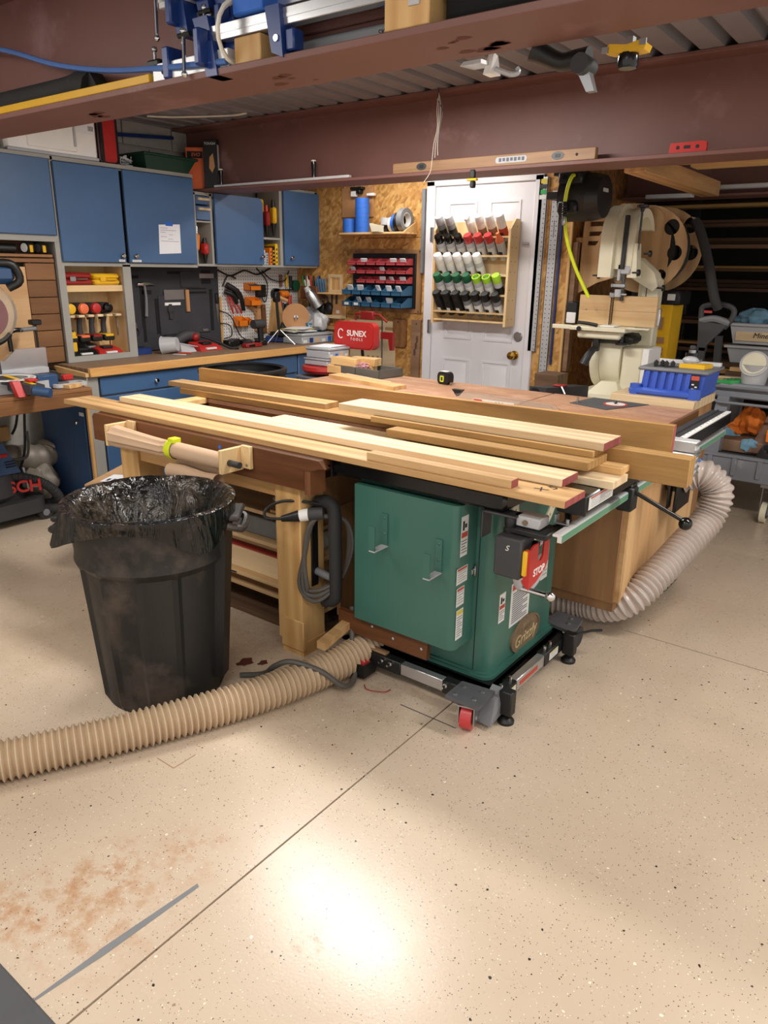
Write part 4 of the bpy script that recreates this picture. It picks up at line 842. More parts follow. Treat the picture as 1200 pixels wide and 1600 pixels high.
for k in range(3): part('red_handle',MB().tube([(LX+.03,4.1+k*.03,1.3),(LX+.05,4.12+k*.04,1.22),(LX+.04,4.15+k*.045,1.17)],.007,6,sub=3),'red',t)
t=thing('black_clip','long black spring clamp hanging beside the jig clamps','clamp',(LX+.02,4.25,1.2)); [part('jaw',MB().tube([(LX+.04,4.2,1.36),(LX+.05,4.22+s_*.02,1.3),(LX+.03,4.26+s_*.02,1.19)],.01,6,sub=3),'black',t) for s_ in(0,1)]
t=thing('power_adapter','black plug-in adapter hanging on the pegboard with its cord','adapter',(LX,4.47,1.28)); part('brick',MB().bx(LX,LX+.05,4.43,4.52,1.29,1.39,.008),'black',t); part('cord',MB().tube([(LX+.03,4.48,1.29),(LX+.04,4.5,1.25),(LX+.03,4.54,1.3),(LX+.02,4.55,1.42),(LX+.01,4.45,1.52)],.005,6,sub=5),'black_cord',t)
def plane(y,z,m,label): 
    t=thing('wooden_paddle',label,'handle',(LX,y,z)); part('body',MB().hexa([(LX,y-.035,z),(LX+.03,y-.035,z),(LX+.03,y+.03,z-.02),(LX,y+.03,z-.02)],[(LX,y-.015,z+.22),(LX+.03,y-.015,z+.22),(LX+.03,y+.02,z+.22),(LX,y+.02,z+.22)]),m,t); part('peg',MB().cyl((LX,y,z+.19),(LX+.05,y,z+.19),.004,n=8),'steel',t)
plane(4.44,1.02,'mdf','light brown wooden paddle hanging left of the brush'); plane(4.5,1.01,'walnut_z','darker wooden paddle hanging between the light one and the brush')
t=thing('hanging_mallet','small wooden mallet hanging left of the paddles on the pegboard','mallet',(LX,4.38,1.15)); part('head',MB().cyl((LX+.02,4.34,1.22),(LX+.02,4.42,1.19),.018,n=12),'mdf',t); part('handle',MB().cyl((LX+.02,4.38,1.2),(LX+.02,4.44,1.13),.009,n=8),'oak_x',t)
t=thing('whisk_brush','straw bench brush with wooden handle hanging on the pegboard','brush',(LX,4.64,1.0)); part('bristles',MB().hexa([(LX,4.56,.99),(LX+.04,4.56,.99),(LX+.04,4.76,1.0),(LX,4.76,1.0)],[(LX,4.62,1.28),(LX+.03,4.62,1.28),(LX+.03,4.69,1.28),(LX,4.69,1.28)]),'pine_z',t); part('handle',MB().tube([(LX+.02,4.65,1.28),(LX+.02,4.65,1.33)],.016,10),'walnut_z',t)
t=thing('tape_roll_holder','orange ribbed roll on a black holder on the pegboard','roll',(LX,4.7,1.3)); part('holder',MB().cyl((LX,4.66,1.31),(LX+.03,4.66,1.31),.05,n=18),'black',t); part('roll',MB(Matrix.Translation((LX+.04,4.68,1.31))@Matrix.Rotation(math.pi/2,4,'X')@Matrix.Rotation(math.pi,4,'X')).lathe([(.03,0),(.03,.02),(.026,.025),(.03,.03),(.03,.05),(.026,.055),(.03,.06),(.03,.09),(.018,.092)],16),'orange',t)
for k,(y,z,m,l) in enumerate(((4.72,1.37,'leather','brown-handled chisel hanging high on the pegboard'),(4.79,1.37,'yellow','screwdriver with a yellow-green handle hanging high on the pegboard'),(4.84,1.36,'black','black-handled screwdriver hanging high on the pegboard'),(4.71,1.15,'red','red-handled screwdriver hanging in the lower row'),(4.735,1.14,'dark_grey','grey-handled screwdriver hanging in the lower row'))):
    t=thing('screwdriver',l,'screwdriver',(LX,y,z)); part('handle',MB().cyl((LX+.02,y,z),(LX+.02,y,z+.1),.012,.014,10),m,t); part('shaft',MB().cyl((LX+.02,y,z-.08),(LX+.02,y,z),.003,n=6),'steel',t)
t=thing('spool','small green and grey spool hanging at the top right of the pegboard','spool',(LX,4.9,1.38)); part('spool',MB(TR((LX,4.9,1.38),0,0,math.pi/2)).lathe([(.045,0),(.045,.006),(.03,.007),(.03,.026),(.045,.027),(.045,.033)],18),'green_cap',t)
t=thing('tool_pouch','black tool pouch with a red pencil on the pegboard','pouch',(LX,4.82,1.1)); part('pouch',MB().bx(LX,LX+.05,4.75,4.93,1.1,1.23,.012),'black',t); part('red_pencil',MB().bx(LX+.02,LX+.045,4.79,4.83,1.13,1.3,.004),'label_red',t)
t=thing('tool_rail','thin steel rail with slots across the pegboard','rail',(LX,4.75,1.345)); part('rail',MB().bx(LX,LX+.03,4.62,4.93,1.345,1.35),'steel',t); part('rail_lip',MB().bx(LX+.028,LX+.03,4.62,4.93,1.335,1.35),'steel',t)
b=MB()
for pts in(((LX+.02,4.03,1.5),(LX+.03,4.15,1.46),(LX+.03,4.3,1.5),(LX+.02,4.45,1.47),(LX+.02,4.6,1.52)),((LX+.03,4.06,1.38),(LX+.05,4.1,1.46),(LX+.03,4.2,1.44)),((LX+.02,4.02,1.2),(LX+.04,4.12,1.15),(LX+.05,4.2,1.0),(LX+.05,4.3,.95)),((LX+.02,4.03,1.1),(LX+.05,4.1,1.08),(LX+.04,4.12,1.0),(LX+.03,4.05,.98))): b.tube(pts,.006,6,sub=5)
cb_=thing('cord_run','black power cords draped along the top of the pegboard','cord',(LX,4.3,1.4)); 
for k,pts in enumerate(((((LX+.02,4.03,1.5),(LX+.03,4.15,1.46),(LX+.03,4.3,1.5),(LX+.02,4.45,1.47),(LX+.02,4.6,1.52))),((LX+.03,4.06,1.38),(LX+.05,4.1,1.46),(LX+.03,4.2,1.44)),((LX+.02,4.02,1.2),(LX+.04,4.12,1.15),(LX+.05,4.2,1.0),(LX+.05,4.3,.95)),((LX+.02,4.03,1.1),(LX+.05,4.1,1.08),(LX+.04,4.12,1.0),(LX+.03,4.05,.98)),((LX+.02,4.5,1.5),(LX+.03,4.6,1.43),(LX+.03,4.75,1.42),(LX+.02,4.82,1.5)))): part('cord',MB().tube(pts,.007 if k<2 else .005,6,sub=5),'black_cord',cb_)
# ---------------- things on the counter
CZ=.931
def cup(x,y,r,h,label,lie=True):
    t=thing('plastic_cup',label,'cup',(x,y,CZ)); M=Matrix.Translation((x,y,CZ+r))@Matrix.Rotation(math.radians(-55),4,'Z')@Matrix.Rotation(math.radians(96),4,'X')
    part('cup',MB(M).lathe([(0.001,-h/2),(r*.78,-h/2),(r*.98,h/2),(r*.95,h/2),(r*.76,-h/2+.003),(0.001,-h/2+.003)],22,cap=False),'milky',t); part('rim',MB(M).tube([(r*math.cos(a),r*math.sin(a),h/2) for a in [i*.314 for i in range(20)]],.003,6,True),'milky',t)
cup(-4.42,3.36,.062,.11,'clear plastic cup lying on its side on the counter by the foam board')
t=thing('clear_container','small clear clamshell lying right of the plastic cup on the counter','container',(-4.45,3.5,CZ)); part('shell',MB().hexa([(-4.5,3.43,CZ),(-4.38,3.43,CZ),(-4.4,3.58,CZ),(-4.5,3.58,CZ)],[(-4.49,3.44,CZ+.07),(-4.41,3.44,CZ+.07),(-4.42,3.57,CZ+.03),(-4.49,3.57,CZ+.03)]),'milky',t); part('lid_rim',MB().tube([(-4.5,3.43,CZ+.07),(-4.4,3.43,CZ+.07),(-4.4,3.59,CZ+.035),(-4.5,3.59,CZ+.035)],.003,5,True),'milky',t)
charger(-4.45,3.7,CZ,'red','red battery charger in the middle of the counter before the foam board',0,1.15)
t=thing('cordless_tool','black and red cordless tool lying behind the red charger','tool',(-4.57,3.62,CZ)); part('body',MB().tube([(-4.58,3.52,CZ+.05),(-4.57,3.62,CZ+.1),(-4.56,3.72,CZ+.09)],.04,12,sub=4),'dark_grey',t); part('trim',MB().sph((-4.53,3.68,CZ+.09),.03,12,8),'red_dark',t); part('cord',MB().tube([(-4.56,3.72,CZ+.1),(-4.45,3.8,CZ+.06),(-4.35,3.86,CZ+.01),(-4.3,3.9,CZ+.01)],.01,8,sub=5),'black_cord',t)
for k,(x,y,m,l) in enumerate(((-4.35,3.43,'label_red','flat orange pencil on the counter'),(-4.32,3.36,'label_white','small white card lying on the counter edge'),(-4.55,3.2,'blue_clamp','small blue pouch at the left end of the counter by the cabinet'))):
    solo(('carpenter_pencil','card','small_pouch')[k],MB(TR((x,y,CZ),(.5,.4,0)[k])).bx(-.05,.05,-.012 if k<2 else -.06,.012 if k<2 else .06,0,(.01,.004,.04)[k],.002),m,l,('pencil','card','pouch')[k])
for k,(x,y) in enumerate(((-4.5,4.0),(-4.55,4.08),(-4.45,4.12))):
    t=thing('power_adapter',('black adapter nearest the foam board on the counter','black adapter behind the others on the counter','black adapter lying beside the red phone case')[k],'adapter',(x,y,CZ)); part('brick',MB(TR((x,y,CZ),.5*k)).bx(-.04,.04,-.05,.05,0,.05,.008),'black',t); part('prongs',MB(TR((x,y,CZ),.5*k)).bx(-.02,-.015,.05,.065,.02,.035).bx(.015,.02,.05,.065,.02,.035),'steel',t)
t=thing('red_multitool','flat dark red gadget lying on the counter near the pegboard','gadget',(-4.35,4.08,CZ)); part('case',MB().bx(-4.38,-4.32,4.0,4.17,CZ,CZ+.03,.006),'red_dark',t); part('window',MB().bx(-4.321,-4.318,4.03,4.09,CZ+.008,CZ+.024),'black_gloss',t)
t=thing('cordless_drill','black drill standing upright on its battery before the pegboard','drill',(-4.42,4.25,CZ)); part('battery',MB().bx(-4.46,-4.38,4.21,4.29,CZ,CZ+.04,.008),'black',t); part('grip',MB().tube([(-4.42,4.25,CZ+.03),(-4.42,4.245,CZ+.12),(-4.42,4.24,CZ+.15)],.024,10,sub=2),'black',t); part('motor_body',MB().tube([(-4.42,4.17,CZ+.165),(-4.42,4.28,CZ+.165)],.035,14),'dark_grey',t)
t=thing('mini_tripod','small silver tripod with a black pole standing on the counter','tripod',(-4.38,4.42,CZ)); part('pole',MB().cyl((-4.38,4.42,CZ+.1),(-4.38,4.4,CZ+.34),.012,n=10),'black',t); part('head',MB().bx(-4.4,-4.36,4.37,4.43,CZ+.33,CZ+.41,.008),'black',t); part('mount_arm',MB().tube([(-4.38,4.42,CZ+.37),(-4.36,4.5,CZ+.34)],.015,10),'mdf',t)
for a in(.3,2.6,4.6): part('leg',MB().cyl((-4.38,4.42,CZ+.12),(-4.38+.14*math.cos(a),4.42+.14*math.sin(a),CZ),.005,n=8),'alu',t)
for k,(y,m) in enumerate(((4.52,'blue_clamp'),(4.6,'blue_clamp'))):
    t=thing('quick_clamp',('dark blue quick clamp lying behind the tripod','dark blue quick clamp lying left of the organizer box')[k],'clamp',(-4.5,y,CZ)); part('body',MB(TR((-4.5,y,CZ),.6+.4*k)).bx(-.1,.1,-.025,.025,0,.05,.008),m,t); part('bar',MB(TR((-4.5,y,CZ),.6+.4*k)).bx(-.2,.2,-.008,.008,.02,.03),'black',t)
t=thing('black_tray','black tray of oddments on the counter before the straw brush','tray',(-4.45,4.55,CZ+.05)); part('tray',MB().bx(-4.55,-4.38,4.48,4.72,CZ+.055,CZ+.085,.004),'black',t); part('flap',MB().hexa([(-4.5,4.53,CZ+.08),(-4.47,4.53,CZ+.08),(-4.47,4.6,CZ+.08),(-4.5,4.6,CZ+.08)],[(-4.5,4.57,CZ+.16),(-4.49,4.57,CZ+.16),(-4.47,4.6,CZ+.13),(-4.48,4.6,CZ+.13)]),'black',t)
solo('orange_block',MB().bx(-4.53,-4.45,4.6,4.7,CZ+.086,CZ+.13,.004),'orange','orange block sitting on the black tray by the grinding disc','block')
t=thing('sanding_disc','brown round sanding disc on a motor arbor at the right of the counter','disc',(-4.42,4.66,CZ)); part('disc',MB(Matrix.Translation((-4.42,4.66,CZ+.2))@Matrix.Rotation(math.radians(-38),4,'Z')@Matrix.Rotation(math.pi/2,4,'Y')).lathe([(.115,0),(.115,.012),(.02,.0121)],30),'mdf',t); part('arbor_nut',MB(Matrix.Translation((-4.41,4.652,CZ+.2))@Matrix.Rotation(math.radians(-38),4,'Z')@Matrix.Rotation(math.pi/2,4,'Y')).lathe([(.02,0),(.02,.008),(.012,.009),(.01,.02)],6),'chrome',t); part('stand',MB().bx(-4.49,-4.43,4.63,4.69,CZ+.0,CZ+.2,.004),'iron',t)
t=thing('desk_lamp','silver bell-shaped lamp head on an arm above the counter corner','lamp',(-4.45,4.86,1.2)); part('shade',MB(Matrix.Translation((-4.4,4.8,1.34))@Matrix.Rotation(math.radians(28),4,'X')@Matrix.Rotation(math.radians(160),4,'Y')).lathe([(.022,-.02),(.03,0),(.045,.03),(.05,.1),(.056,.15),(.052,.15),(.045,.1)],20,cap=False),'steel',t); part('socket',MB(Matrix.Translation((-4.4,4.8,1.34))@Matrix.Rotation(math.radians(28),4,'X')@Matrix.Rotation(math.radians(160),4,'Y')).lathe([(.018,-.04),(.024,-.02),(.03,.0)],16),'light_grey',t); part('arm',MB().cyl((-4.42,4.82,1.37),(-4.5,4.9,1.46),.007,n=8).cyl((-4.5,4.9,1.46),(-4.52,4.93,1.1),.008,n=8),'cream',t)
def organizer(x0,x1,y0,y1,z0,h,label,fills,tm='clear_bin'):
    t=thing('organizer_box',label,'box',((x0+x1)/2,(y0+y1)/2,z0)); part('tray',MB().bx(x0,x1,y0,y1,z0,z0+h*.72,.006),tm,t); part('lid',MB().bx(x0-.006,x1+.006,y0-.006,y1+.006,z0+h*.74,z0+h,.006),tm,t); random.seed(int(y0*100))
    n=len(fills)
    for i,f in enumerate(fills): part('contents',MB().bx(x1-.06,x1+.0012,y0+(y1-y0)*(i+.12)/n,y0+(y1-y0)*(i+.8)/n,z0+.006,z0+h*random.uniform(.4,.62),.004),f,t)
    return t
organizer(-4.42,-4.2,4.5,4.88,CZ,.085,'clear compartment box of small parts at the front of the counter',['label_white','blue_clamp','kraft','label_white','blue_tape'])
organizer(-4.5,-4.3,4.72,4.94,CZ+.087,.07,'teal lidded compartment box behind the clear one',['label_white','grey'],'teal')
t=thing('paper_pile','pile of papers and black bags on the clear compartment box','papers',(-4.32,4.6,CZ+.087))
for k,(m,dx,r) in enumerate((('black',0,.1),('paper',.01,-.2),('label_white',0,.25),('label_yellow',-.01,.05),('paper',.01,.4))): part('sheet',MB(TR((-4.33+dx,4.6,CZ+.087+k*.008),r)).bx(-.09,.08,-.12,.12,0,.006,.001),m,t)
def bag(name,label,c,r,m='clear_bin',seed=1,sc_=(1,1,1),stuff='red'):
    random.seed(seed); ph=[random.uniform(0,6) for _ in range(6)]
    def f(u,v):
        a=2*math.pi*u; e=-math.pi/2+math.pi*v; k=r*(1+.16*math.sin(3*a+ph[0]+2*e)+.12*math.sin(7*a+ph[1])*math.cos(e)+.1*math.sin(5*e+ph[2]+a))
        return (c[0]+k*sc_[0]*math.cos(e)*math.cos(a),c[1]+k*sc_[1]*math.cos(e)*math.sin(a),max(c[2]-r*.9*sc_[2],c[2]+k*sc_[2]*math.sin(e)))
    t=thing(name,label,'bag',(c[0],c[1],c[2]-r*.9*sc_[2])); part('bag',MB().grid(f,26,14,True),m,t)
    if stuff: part('contents',MB().sph((c[0],c[1],c[2]-r*.3*sc_[2]),r*.55,10,7,(sc_[0],sc_[1],sc_[2]*.7)),stuff,t)
bag('plastic_bag','crumpled plastic bag of red discs behind the sanding disc',(-4.45,4.88,1.12),.085,seed=2,stuff='gloss_red',m='milky',sc_=(1,.7,1))
bag('plastic_bag','crumpled white plastic bag on the right of the counter',(-4.28,4.8,1.09),.07,'milky',5,(1,1.3,1),None)
t=thing('black_headphones','black ear defenders hanging behind the plastic bags in the corner','ear defenders',(-4.38,4.93,1.15)); part('cup',MB().sph((-4.36,4.92,1.2),.05,14,9,(1,.6,1.1)),'black',t); part('cup',MB().sph((-4.28,4.92,1.2),.05,14,9,(1,.6,1.1)),'black',t); part('band',MB().tube([(-4.38,4.92,1.22),(-4.32,4.92,1.3),(-4.26,4.92,1.22)],.01,6,sub=5),'dark_grey',t)
# ---------------- mitre station
mt=thing('mitre_bench','brown wooden bench top with deep apron under the mitre saw','bench',(-4.2,1.6,0)); part('bench_top',MB().bx(LX-.02,-3.86,.6,2.372,.84,.86,.003),'walnut_y',mt); part('apron',MB().bx(-3.885,-3.86,.6,2.372,.765,.84,.003),'walnut_y',mt); part('support_post',MB().bx(-4.0,-3.95,1.1,1.15,0,.765),'pine_z',mt); part('back_rail',MB().bx(LX,LX+.04,.6,2.37,.72,.84),'pine_y',mt)
bp_=thing('back_boards','walnut planks and a pale plywood sheet on the wall behind the mitre saw','wall panel',(-4.46,2.3,.92))
for k in range(6): part('plank',MB().bx(-4.47,-4.452+.002*(k%2),2.39,2.573,.94+k*.099,1.035+k*.099,.002),'walnut_y',bp_)
part('plywood_sheet',MB().bx(-4.47,-4.449,1.5,2.386,.862,1.51,.002),'ply_flame',bp_,'pale flame-grained plywood sheet'); part('top_batten',MB().bx(-4.47,-4.447,1.5,2.573,1.535,1.56,.002),'walnut_y',bp_)
ms=thing('mitre_saw','grey and dark blue sliding mitre saw with clear blade guard on the wooden bench','mitre saw',(-4.1,2.05,.86))
part('base',MB().prism([(-4.25,1.75),(-3.98,1.75),(-3.93,2.1),(-3.98,2.2),(-4.25,2.2)],.05,'z',.862),'light_grey',ms); part('turntable',MB().cyl((-4.12,2.0,.912),(-4.12,2.0,.935),.15,n=28),'grey',ms); part('angle_scale',MB().ring(circ(-4.02,1.98,.14,24),circ(-4.02,1.98,.1,24),.004,'z',.937),'label_white',ms); b=MB(); [b.bx(-4.02+.12*math.cos(a)-.003,-4.02+.12*math.cos(a)+.003,1.98+.12*math.sin(a)-.01,1.98+.12*math.sin(a)+.01,.941,.9415) for a in [-1.2+.3*i for i in range(9)]]; part('scale_marks',b,'ink',ms)
part('fence',MB().prism([(1.8,.94),(2.34,.94),(2.34,1.06),(2.16,1.06),(2.09,1.0),(1.95,1.0),(1.8,.98)],.03,'x',-4.28),'alu',ms,'silver aluminium fence'); part('fence_lower',MB().bx(-4.27,-4.22,1.78,2.33,.915,.95,.004),'light_grey',ms)
part('clamp_arm',MB().tube([(-4.26,2.14,1.05),(-4.26,2.14,1.14),(-4.26,2.17,1.165),(-4.26,2.22,1.165)],.013,10,sub=4),'black_gloss',ms); part('clamp_grip',MB().cyl((-4.26,2.2,1.165),(-4.26,2.3,1.17),.013,n=10),'grey',ms); part('clamp_screw',MB().cyl((-4.26,2.3,1.06),(-4.26,2.3,1.19),.007,n=8).bx(-4.285,-4.235,2.27,2.33,1.19,1.22,.005),'black',ms)
part('blue_housing',MB().bx(-4.05,-3.97,2.12,2.24,.865,.94,.008),'blue_dark',ms); part('side_extension',MB().ring(rrect(-4.03,-3.93,2.2,2.4,.03,4),rrect(-4.01,-3.95,2.22,2.38,.02,4),.02,'z',.865),'light_grey',ms); part('red_lever',MB().bx(-4.0,-3.97,2.27,2.33,.9,.93,.004),'red',ms)
part('miter_arm',MB().hexa([(-4.08,1.9,.895),(-3.8,1.98,.87),(-3.78,2.05,.87),(-4.08,2.02,.895)],[(-4.08,1.9,.945),(-3.8,1.98,.92),(-3.78,2.05,.92),(-4.08,2.02,.945)]),'dark_grey',ms); part('yellow_strip',MB().hexa([(-4.06,1.97,.9465),(-3.82,2.0,.9215),(-3.81,2.02,.9215),(-4.06,2.0,.9465)],[(-4.06,1.97,.95),(-3.82,2.0,.925),(-3.81,2.02,.925),(-4.06,2.0,.95)]),'yellow',ms); part('arm_knob',MB().cyl((-3.8,2.0,.89),(-3.73,2.05,.88),.026,n=14),'blue_dark',ms); part('trigger_lever',MB().hexa([(-3.87,1.93,.86),(-3.83,1.93,.86),(-3.83,1.97,.86),(-3.87,1.97,.86)],[(-3.9,1.92,.94),(-3.86,1.92,.94),(-3.86,1.96,.94),(-3.9,1.96,.94)]),'red',ms); part('red_tag',MB().bx(-3.9,-3.84,2.0,2.05,.93,.945,.003),'red',ms)
M=Matrix.Translation((-4.16,1.98,1.24))
part('blade_guard',MB().prism(circ(1.98,1.27,.165,32),.05,'x',-4.2),'polycarb',ms,'clear plastic blade guard'); part('red_blade_cover',MB().prism(circ(1.98,1.26,.12,32),.02,'x',-4.185),'red_dark',ms); part('motor_housing',MB().bx(-4.24,-4.1,1.75,2.15,1.42,1.53,.03),'blue_dark',ms); part('handle',MB().tube([(-4.12,2.05,1.53),(-4.1,2.13,1.52),(-4.1,2.16,1.44),(-4.12,2.1,1.4)],.022,10,sub=4),'black',ms); part('guard_rim',MB().tube([(-4.175,1.98+.168*math.cos(a),1.27+.168*math.sin(a)) for a in [-2.2+.16*i for i in range(10)]],.016,8),'black',ms); part('pivot_arm',MB().hexa([(-4.3,1.95,.93),(-4.22,1.95,.93),(-4.22,2.05,.93),(-4.3,2.05,.93)],[(-4.24,1.93,1.3),(-4.2,1.93,1.3),(-4.2,2.03,1.3),(-4.24,2.03,1.3)]),'dark_grey',ms)
solo('wood_wedge',MB(TR((-3.93,2.29,.861),.3)).bx(-.03,.03,-.05,.05,0,.022,.002),'pine_x','small pale wooden wedge at the right end of the mitre bench','wedge')
# below the mitre bench
va=thing('shop_vacuum','black and grey wet-dry vacuum with a red lettered band at the left edge','vacuum',(-4.5,1.95,0))
part('wheel_base',MB().prism(rrect(-4.72,-4.34,1.62,2.14,.08,4),.09,'z',.06),'dark_grey',va); part('skirt',MB().prism(rrect(-4.7,-4.4,1.66,2.06,.08,4),.05,'z',.15),'rubber',va); part('canister',MB().lathe([(.17,.0),(.185,.02),(.18,.13),(.165,.15)],28,(-4.55,1.86,.17)),'dark_grey',va); text('lettering','BOSCH',.1,Matrix.Translation((-4.395,1.95,.235))@Matrix.Rotation(math.radians(68),4,'Z')@Matrix.Rotation(math.radians(90),4,'X'),'red',va,.006,bold=True)
part('motor_head',MB().hexa([(-4.69,1.7,.32),(-4.42,1.7,.32),(-4.4,2.02,.32),(-4.68,2.02,.32)],[(-4.66,1.74,.5),(-4.47,1.74,.5),(-4.46,1.96,.5),(-4.64,1.96,.5)]),'blue_dark',va); part('vents',MB().bx(-4.43,-4.41,1.94,2.0,.36,.365).bx(-4.435,-4.415,1.94,2.0,.375,.38).bx(-4.44,-4.42,1.94,2.0,.39,.395),'black',va); part('red_switch',MB().bx(-4.455,-4.43,1.92,1.97,.42,.44,.003),'red',va); part('post',MB().cyl((-4.42,2.06,.2),(-4.43,2.05,.34),.012,n=8),'alu',va); part('carry_handle',MB().tube([(-4.5,1.74,.5),(-4.5,1.8,.53),(-4.5,1.9,.53),(-4.5,1.95,.5)],.012,8,sub=3),'dark_grey',va)
for y in(2.12,1.68): w_=part('wheel',MB().cyl((-4.4,y,.045),(-4.36,y,.045),.045,n=18),'rubber',va); part('hub',MB().cyl((-4.362,y,.045),(-4.355,y,.045),.022,n=12),'grey',w_)
P_=[(-4.5,1.85,.3),(-4.42,2.0,.29),(-4.38,2.12,.24),(-4.37,2.2,.16),(-4.4,2.23,.09),(-4.46,2.16,.07)]
part('vacuum_hose',MB().tube(P_,lambda u:.029+.0025*math.sin(u*260),10,sub=22),'rubber',va,'ribbed grey hose')
va.location=(-4.45,2.07,0)
t=thing('hose_coil','black hose coiled on the floor beside the blue end door','hose',(-4.5,2.33,0)); part('hose',MB().tube([(-4.47+.17*math.cos(a),2.34+.1*math.sin(a),.032+.004*a) for a in [i*.35 for i in range(24)]],.03,10,sub=2),'rubber',t)
for pts,r,l in(((( -4.62,2.0,.33),(-4.6,2.2,.35),(-4.58,2.4,.33),(-4.6,2.47,.36)),.085,'grey wrapped duct running under the mitre bench'),):
    solo('wrapped_duct',MB().tube(pts,lambda u:r*(1+.05*math.sin(u*40)),14,sub=10),'duct',l,'duct')
bag('wrapped_bundle','large grey wrapped bundle below the duct under the mitre bench',(-4.55,2.33,.17),.13,'duct',9,(1,1.1,.9),None)
solo('outlet_block',MB().bx(-4.63,-4.58,2.15,2.22,.47,.56,.003),'pine_z','square pale wood block on the wall behind the vacuum','block')
t=thing('power_strip_cords','black and grey cords hanging under the mitre bench','cord',(-4.6,2.25,.3)); part('cord',MB().tube([(-4.5,2.3,.76),(-4.5,2.28,.6),(-4.48,2.24,.4),(-4.45,2.15,.25)],.008,6,sub=5),'black_cord',t); part('cord',MB().tube([(-4.52,2.28,.76),(-4.53,2.24,.58),(-4.52,2.2,.52)],.008,6,sub=5),'black_cord',t); part('grey_loop',MB().tube([(-4.42,2.0,.45),(-4.4,2.1,.4),(-4.4,2.2,.39),(-4.42,2.24,.44),(-4.45,2.26,.54)],.009,6,sub=5),'grey_cord',t)
# ================================================================ FOREGROUND: TRASH CANS, PAPER ROLL, HOSES, SHELF CONTENTS
def can_body(t,cx,cy,rb,rt,h,m,nr=12,rz=0,hand=True):
    b=MB(); N=96
    def f(u,v):
        a=2*math.pi*u; k=0
        q=(a*nr/(2*math.pi))%1
        rib=.012 if q<.12 else 0
        r=rb+(rt-rb)*v; 
        if v>.76: rib=.012+.004
        elif v>.74: rib=.022
        if v<.02: rib=0
        return (cx+(r-.012+rib)*math.cos(a+rz),cy+(r-.012+rib)*math.sin(a+rz),h*v)
    b.grid(f,N,26,True); b.lathe([(.001,.012),(rb-.02,.012)],24,(cx,cy,0),cap=False)
    bd=part('body',b,m,t,smooth=30)
    part('inner_wall',MB().lathe([(rb-.03,.02),(rt-.03,h-.02)],48,(cx,cy,0),cap=False),m,t)
    part('rim',MB().lathe([(rt-.02,h-.03),(rt+.012,h-.03),(rt+.018,h-.015),(rt+.014,h),(rt-.005,h+.006),(rt-.02,h-.004)],48,(cx,cy,0),cap=False),m,t)
    if hand:
        for s in(0,math.pi):
            M=TR((cx,cy,0),s+rz); part('handle',MB(M).tube([(rt-.01,-.085,h-.06),(rt+.045,-.075,h-.075),(rt+.055,-.04,h-.085),(rt+.055,.04,h-.085),(rt+.045,.075,h-.075),(rt-.01,.085,h-.06)],.014,8,sub=3).bx(rt-.015,rt+.05,-.08,.08,h-.05,h-.03,.006),m,t)
    return bd
t=thing('trash_can','large round black trash can lined with a dusty black bag in front of the bench','trash can',(-2.14,1.49,0))
can_body(t,-2.14,1.49,.222,.272,.735,'black_can',12,math.radians(40))
random.seed(11); ph=[random.uniform(0,6.28) for _ in range(9)]
def liner(u,v):
    a=2*math.pi*u; cx,cy,h=-2.14,1.49,.735
    w_=math.sin(9*a+ph[0])*.5+math.sin(17*a+ph[1])*.35+math.sin(31*a+ph[2])*.25
    if v<.42:   # inside: from the sunken centre up to the rim
        q=v/.42; r=.05+.208*q**.8; z=h+.004-.4*(1-q)**1.3; r+=.007*w_*(1-q*.7); z+=.013*w_*math.sin(q*3.1)
    elif v<.5:
        q=(v-.42)/.08; r=.258+.043*math.sin(q*1.57); z=h+.004+.018*math.sin(q*3.1)+.003*w_*q
    else:       # outside: a narrow skirt below the rim with two hanging flaps
        q=(v-.5)/.5; fl=.035+.012*math.sin(5*a+ph[3])+.1*max(0,math.cos(a-math.radians(238)))**10+.08*max(0,math.cos(a-math.radians(2)))**12+.02*max(0,math.cos(a-math.radians(120)))**4
        r=.3-.006*q+.006*w_*q+.045*max(0,math.cos(a-math.radians(238)))**8*q+.01*max(0,math.cos(a-math.radians(2)))**10*q; z=h-fl*q
    return (cx+r*math.cos(a),cy+r*math.sin(a),z)
part('bin_liner',MB().grid(liner,150,30,True),'plastic_bag',t,'shiny black plastic liner dusted with sawdust',smooth=50)
M=TR((-2.14,1.49,0),math.radians(28)); part('vent_channel',MB(M).hexa([(.2,-.035,.07),(.245,-.03,.07),(.245,.03,.07),(.2,.035,.07)],[(.25,-.04,.7),(.292,-.035,.7),(.292,.035,.7),(.25,.04,.7)]),'black',t)
part('liner_bottom',MB().add([liner(i/40,0) for i in range(40)],[tuple(range(40))]),'plastic_bag',t)
t=thing('trash_can','tall black trash can behind the boards beside the blue drawers','trash can',(-3.62,3.31,0))
can_body(t,-3.62,3.31,.23,.27,.905,'black',12)
part('scrap',MB().bx(-3.75,-3.55,3.36,3.4,.845,.875,.004),'dark_grey',t)
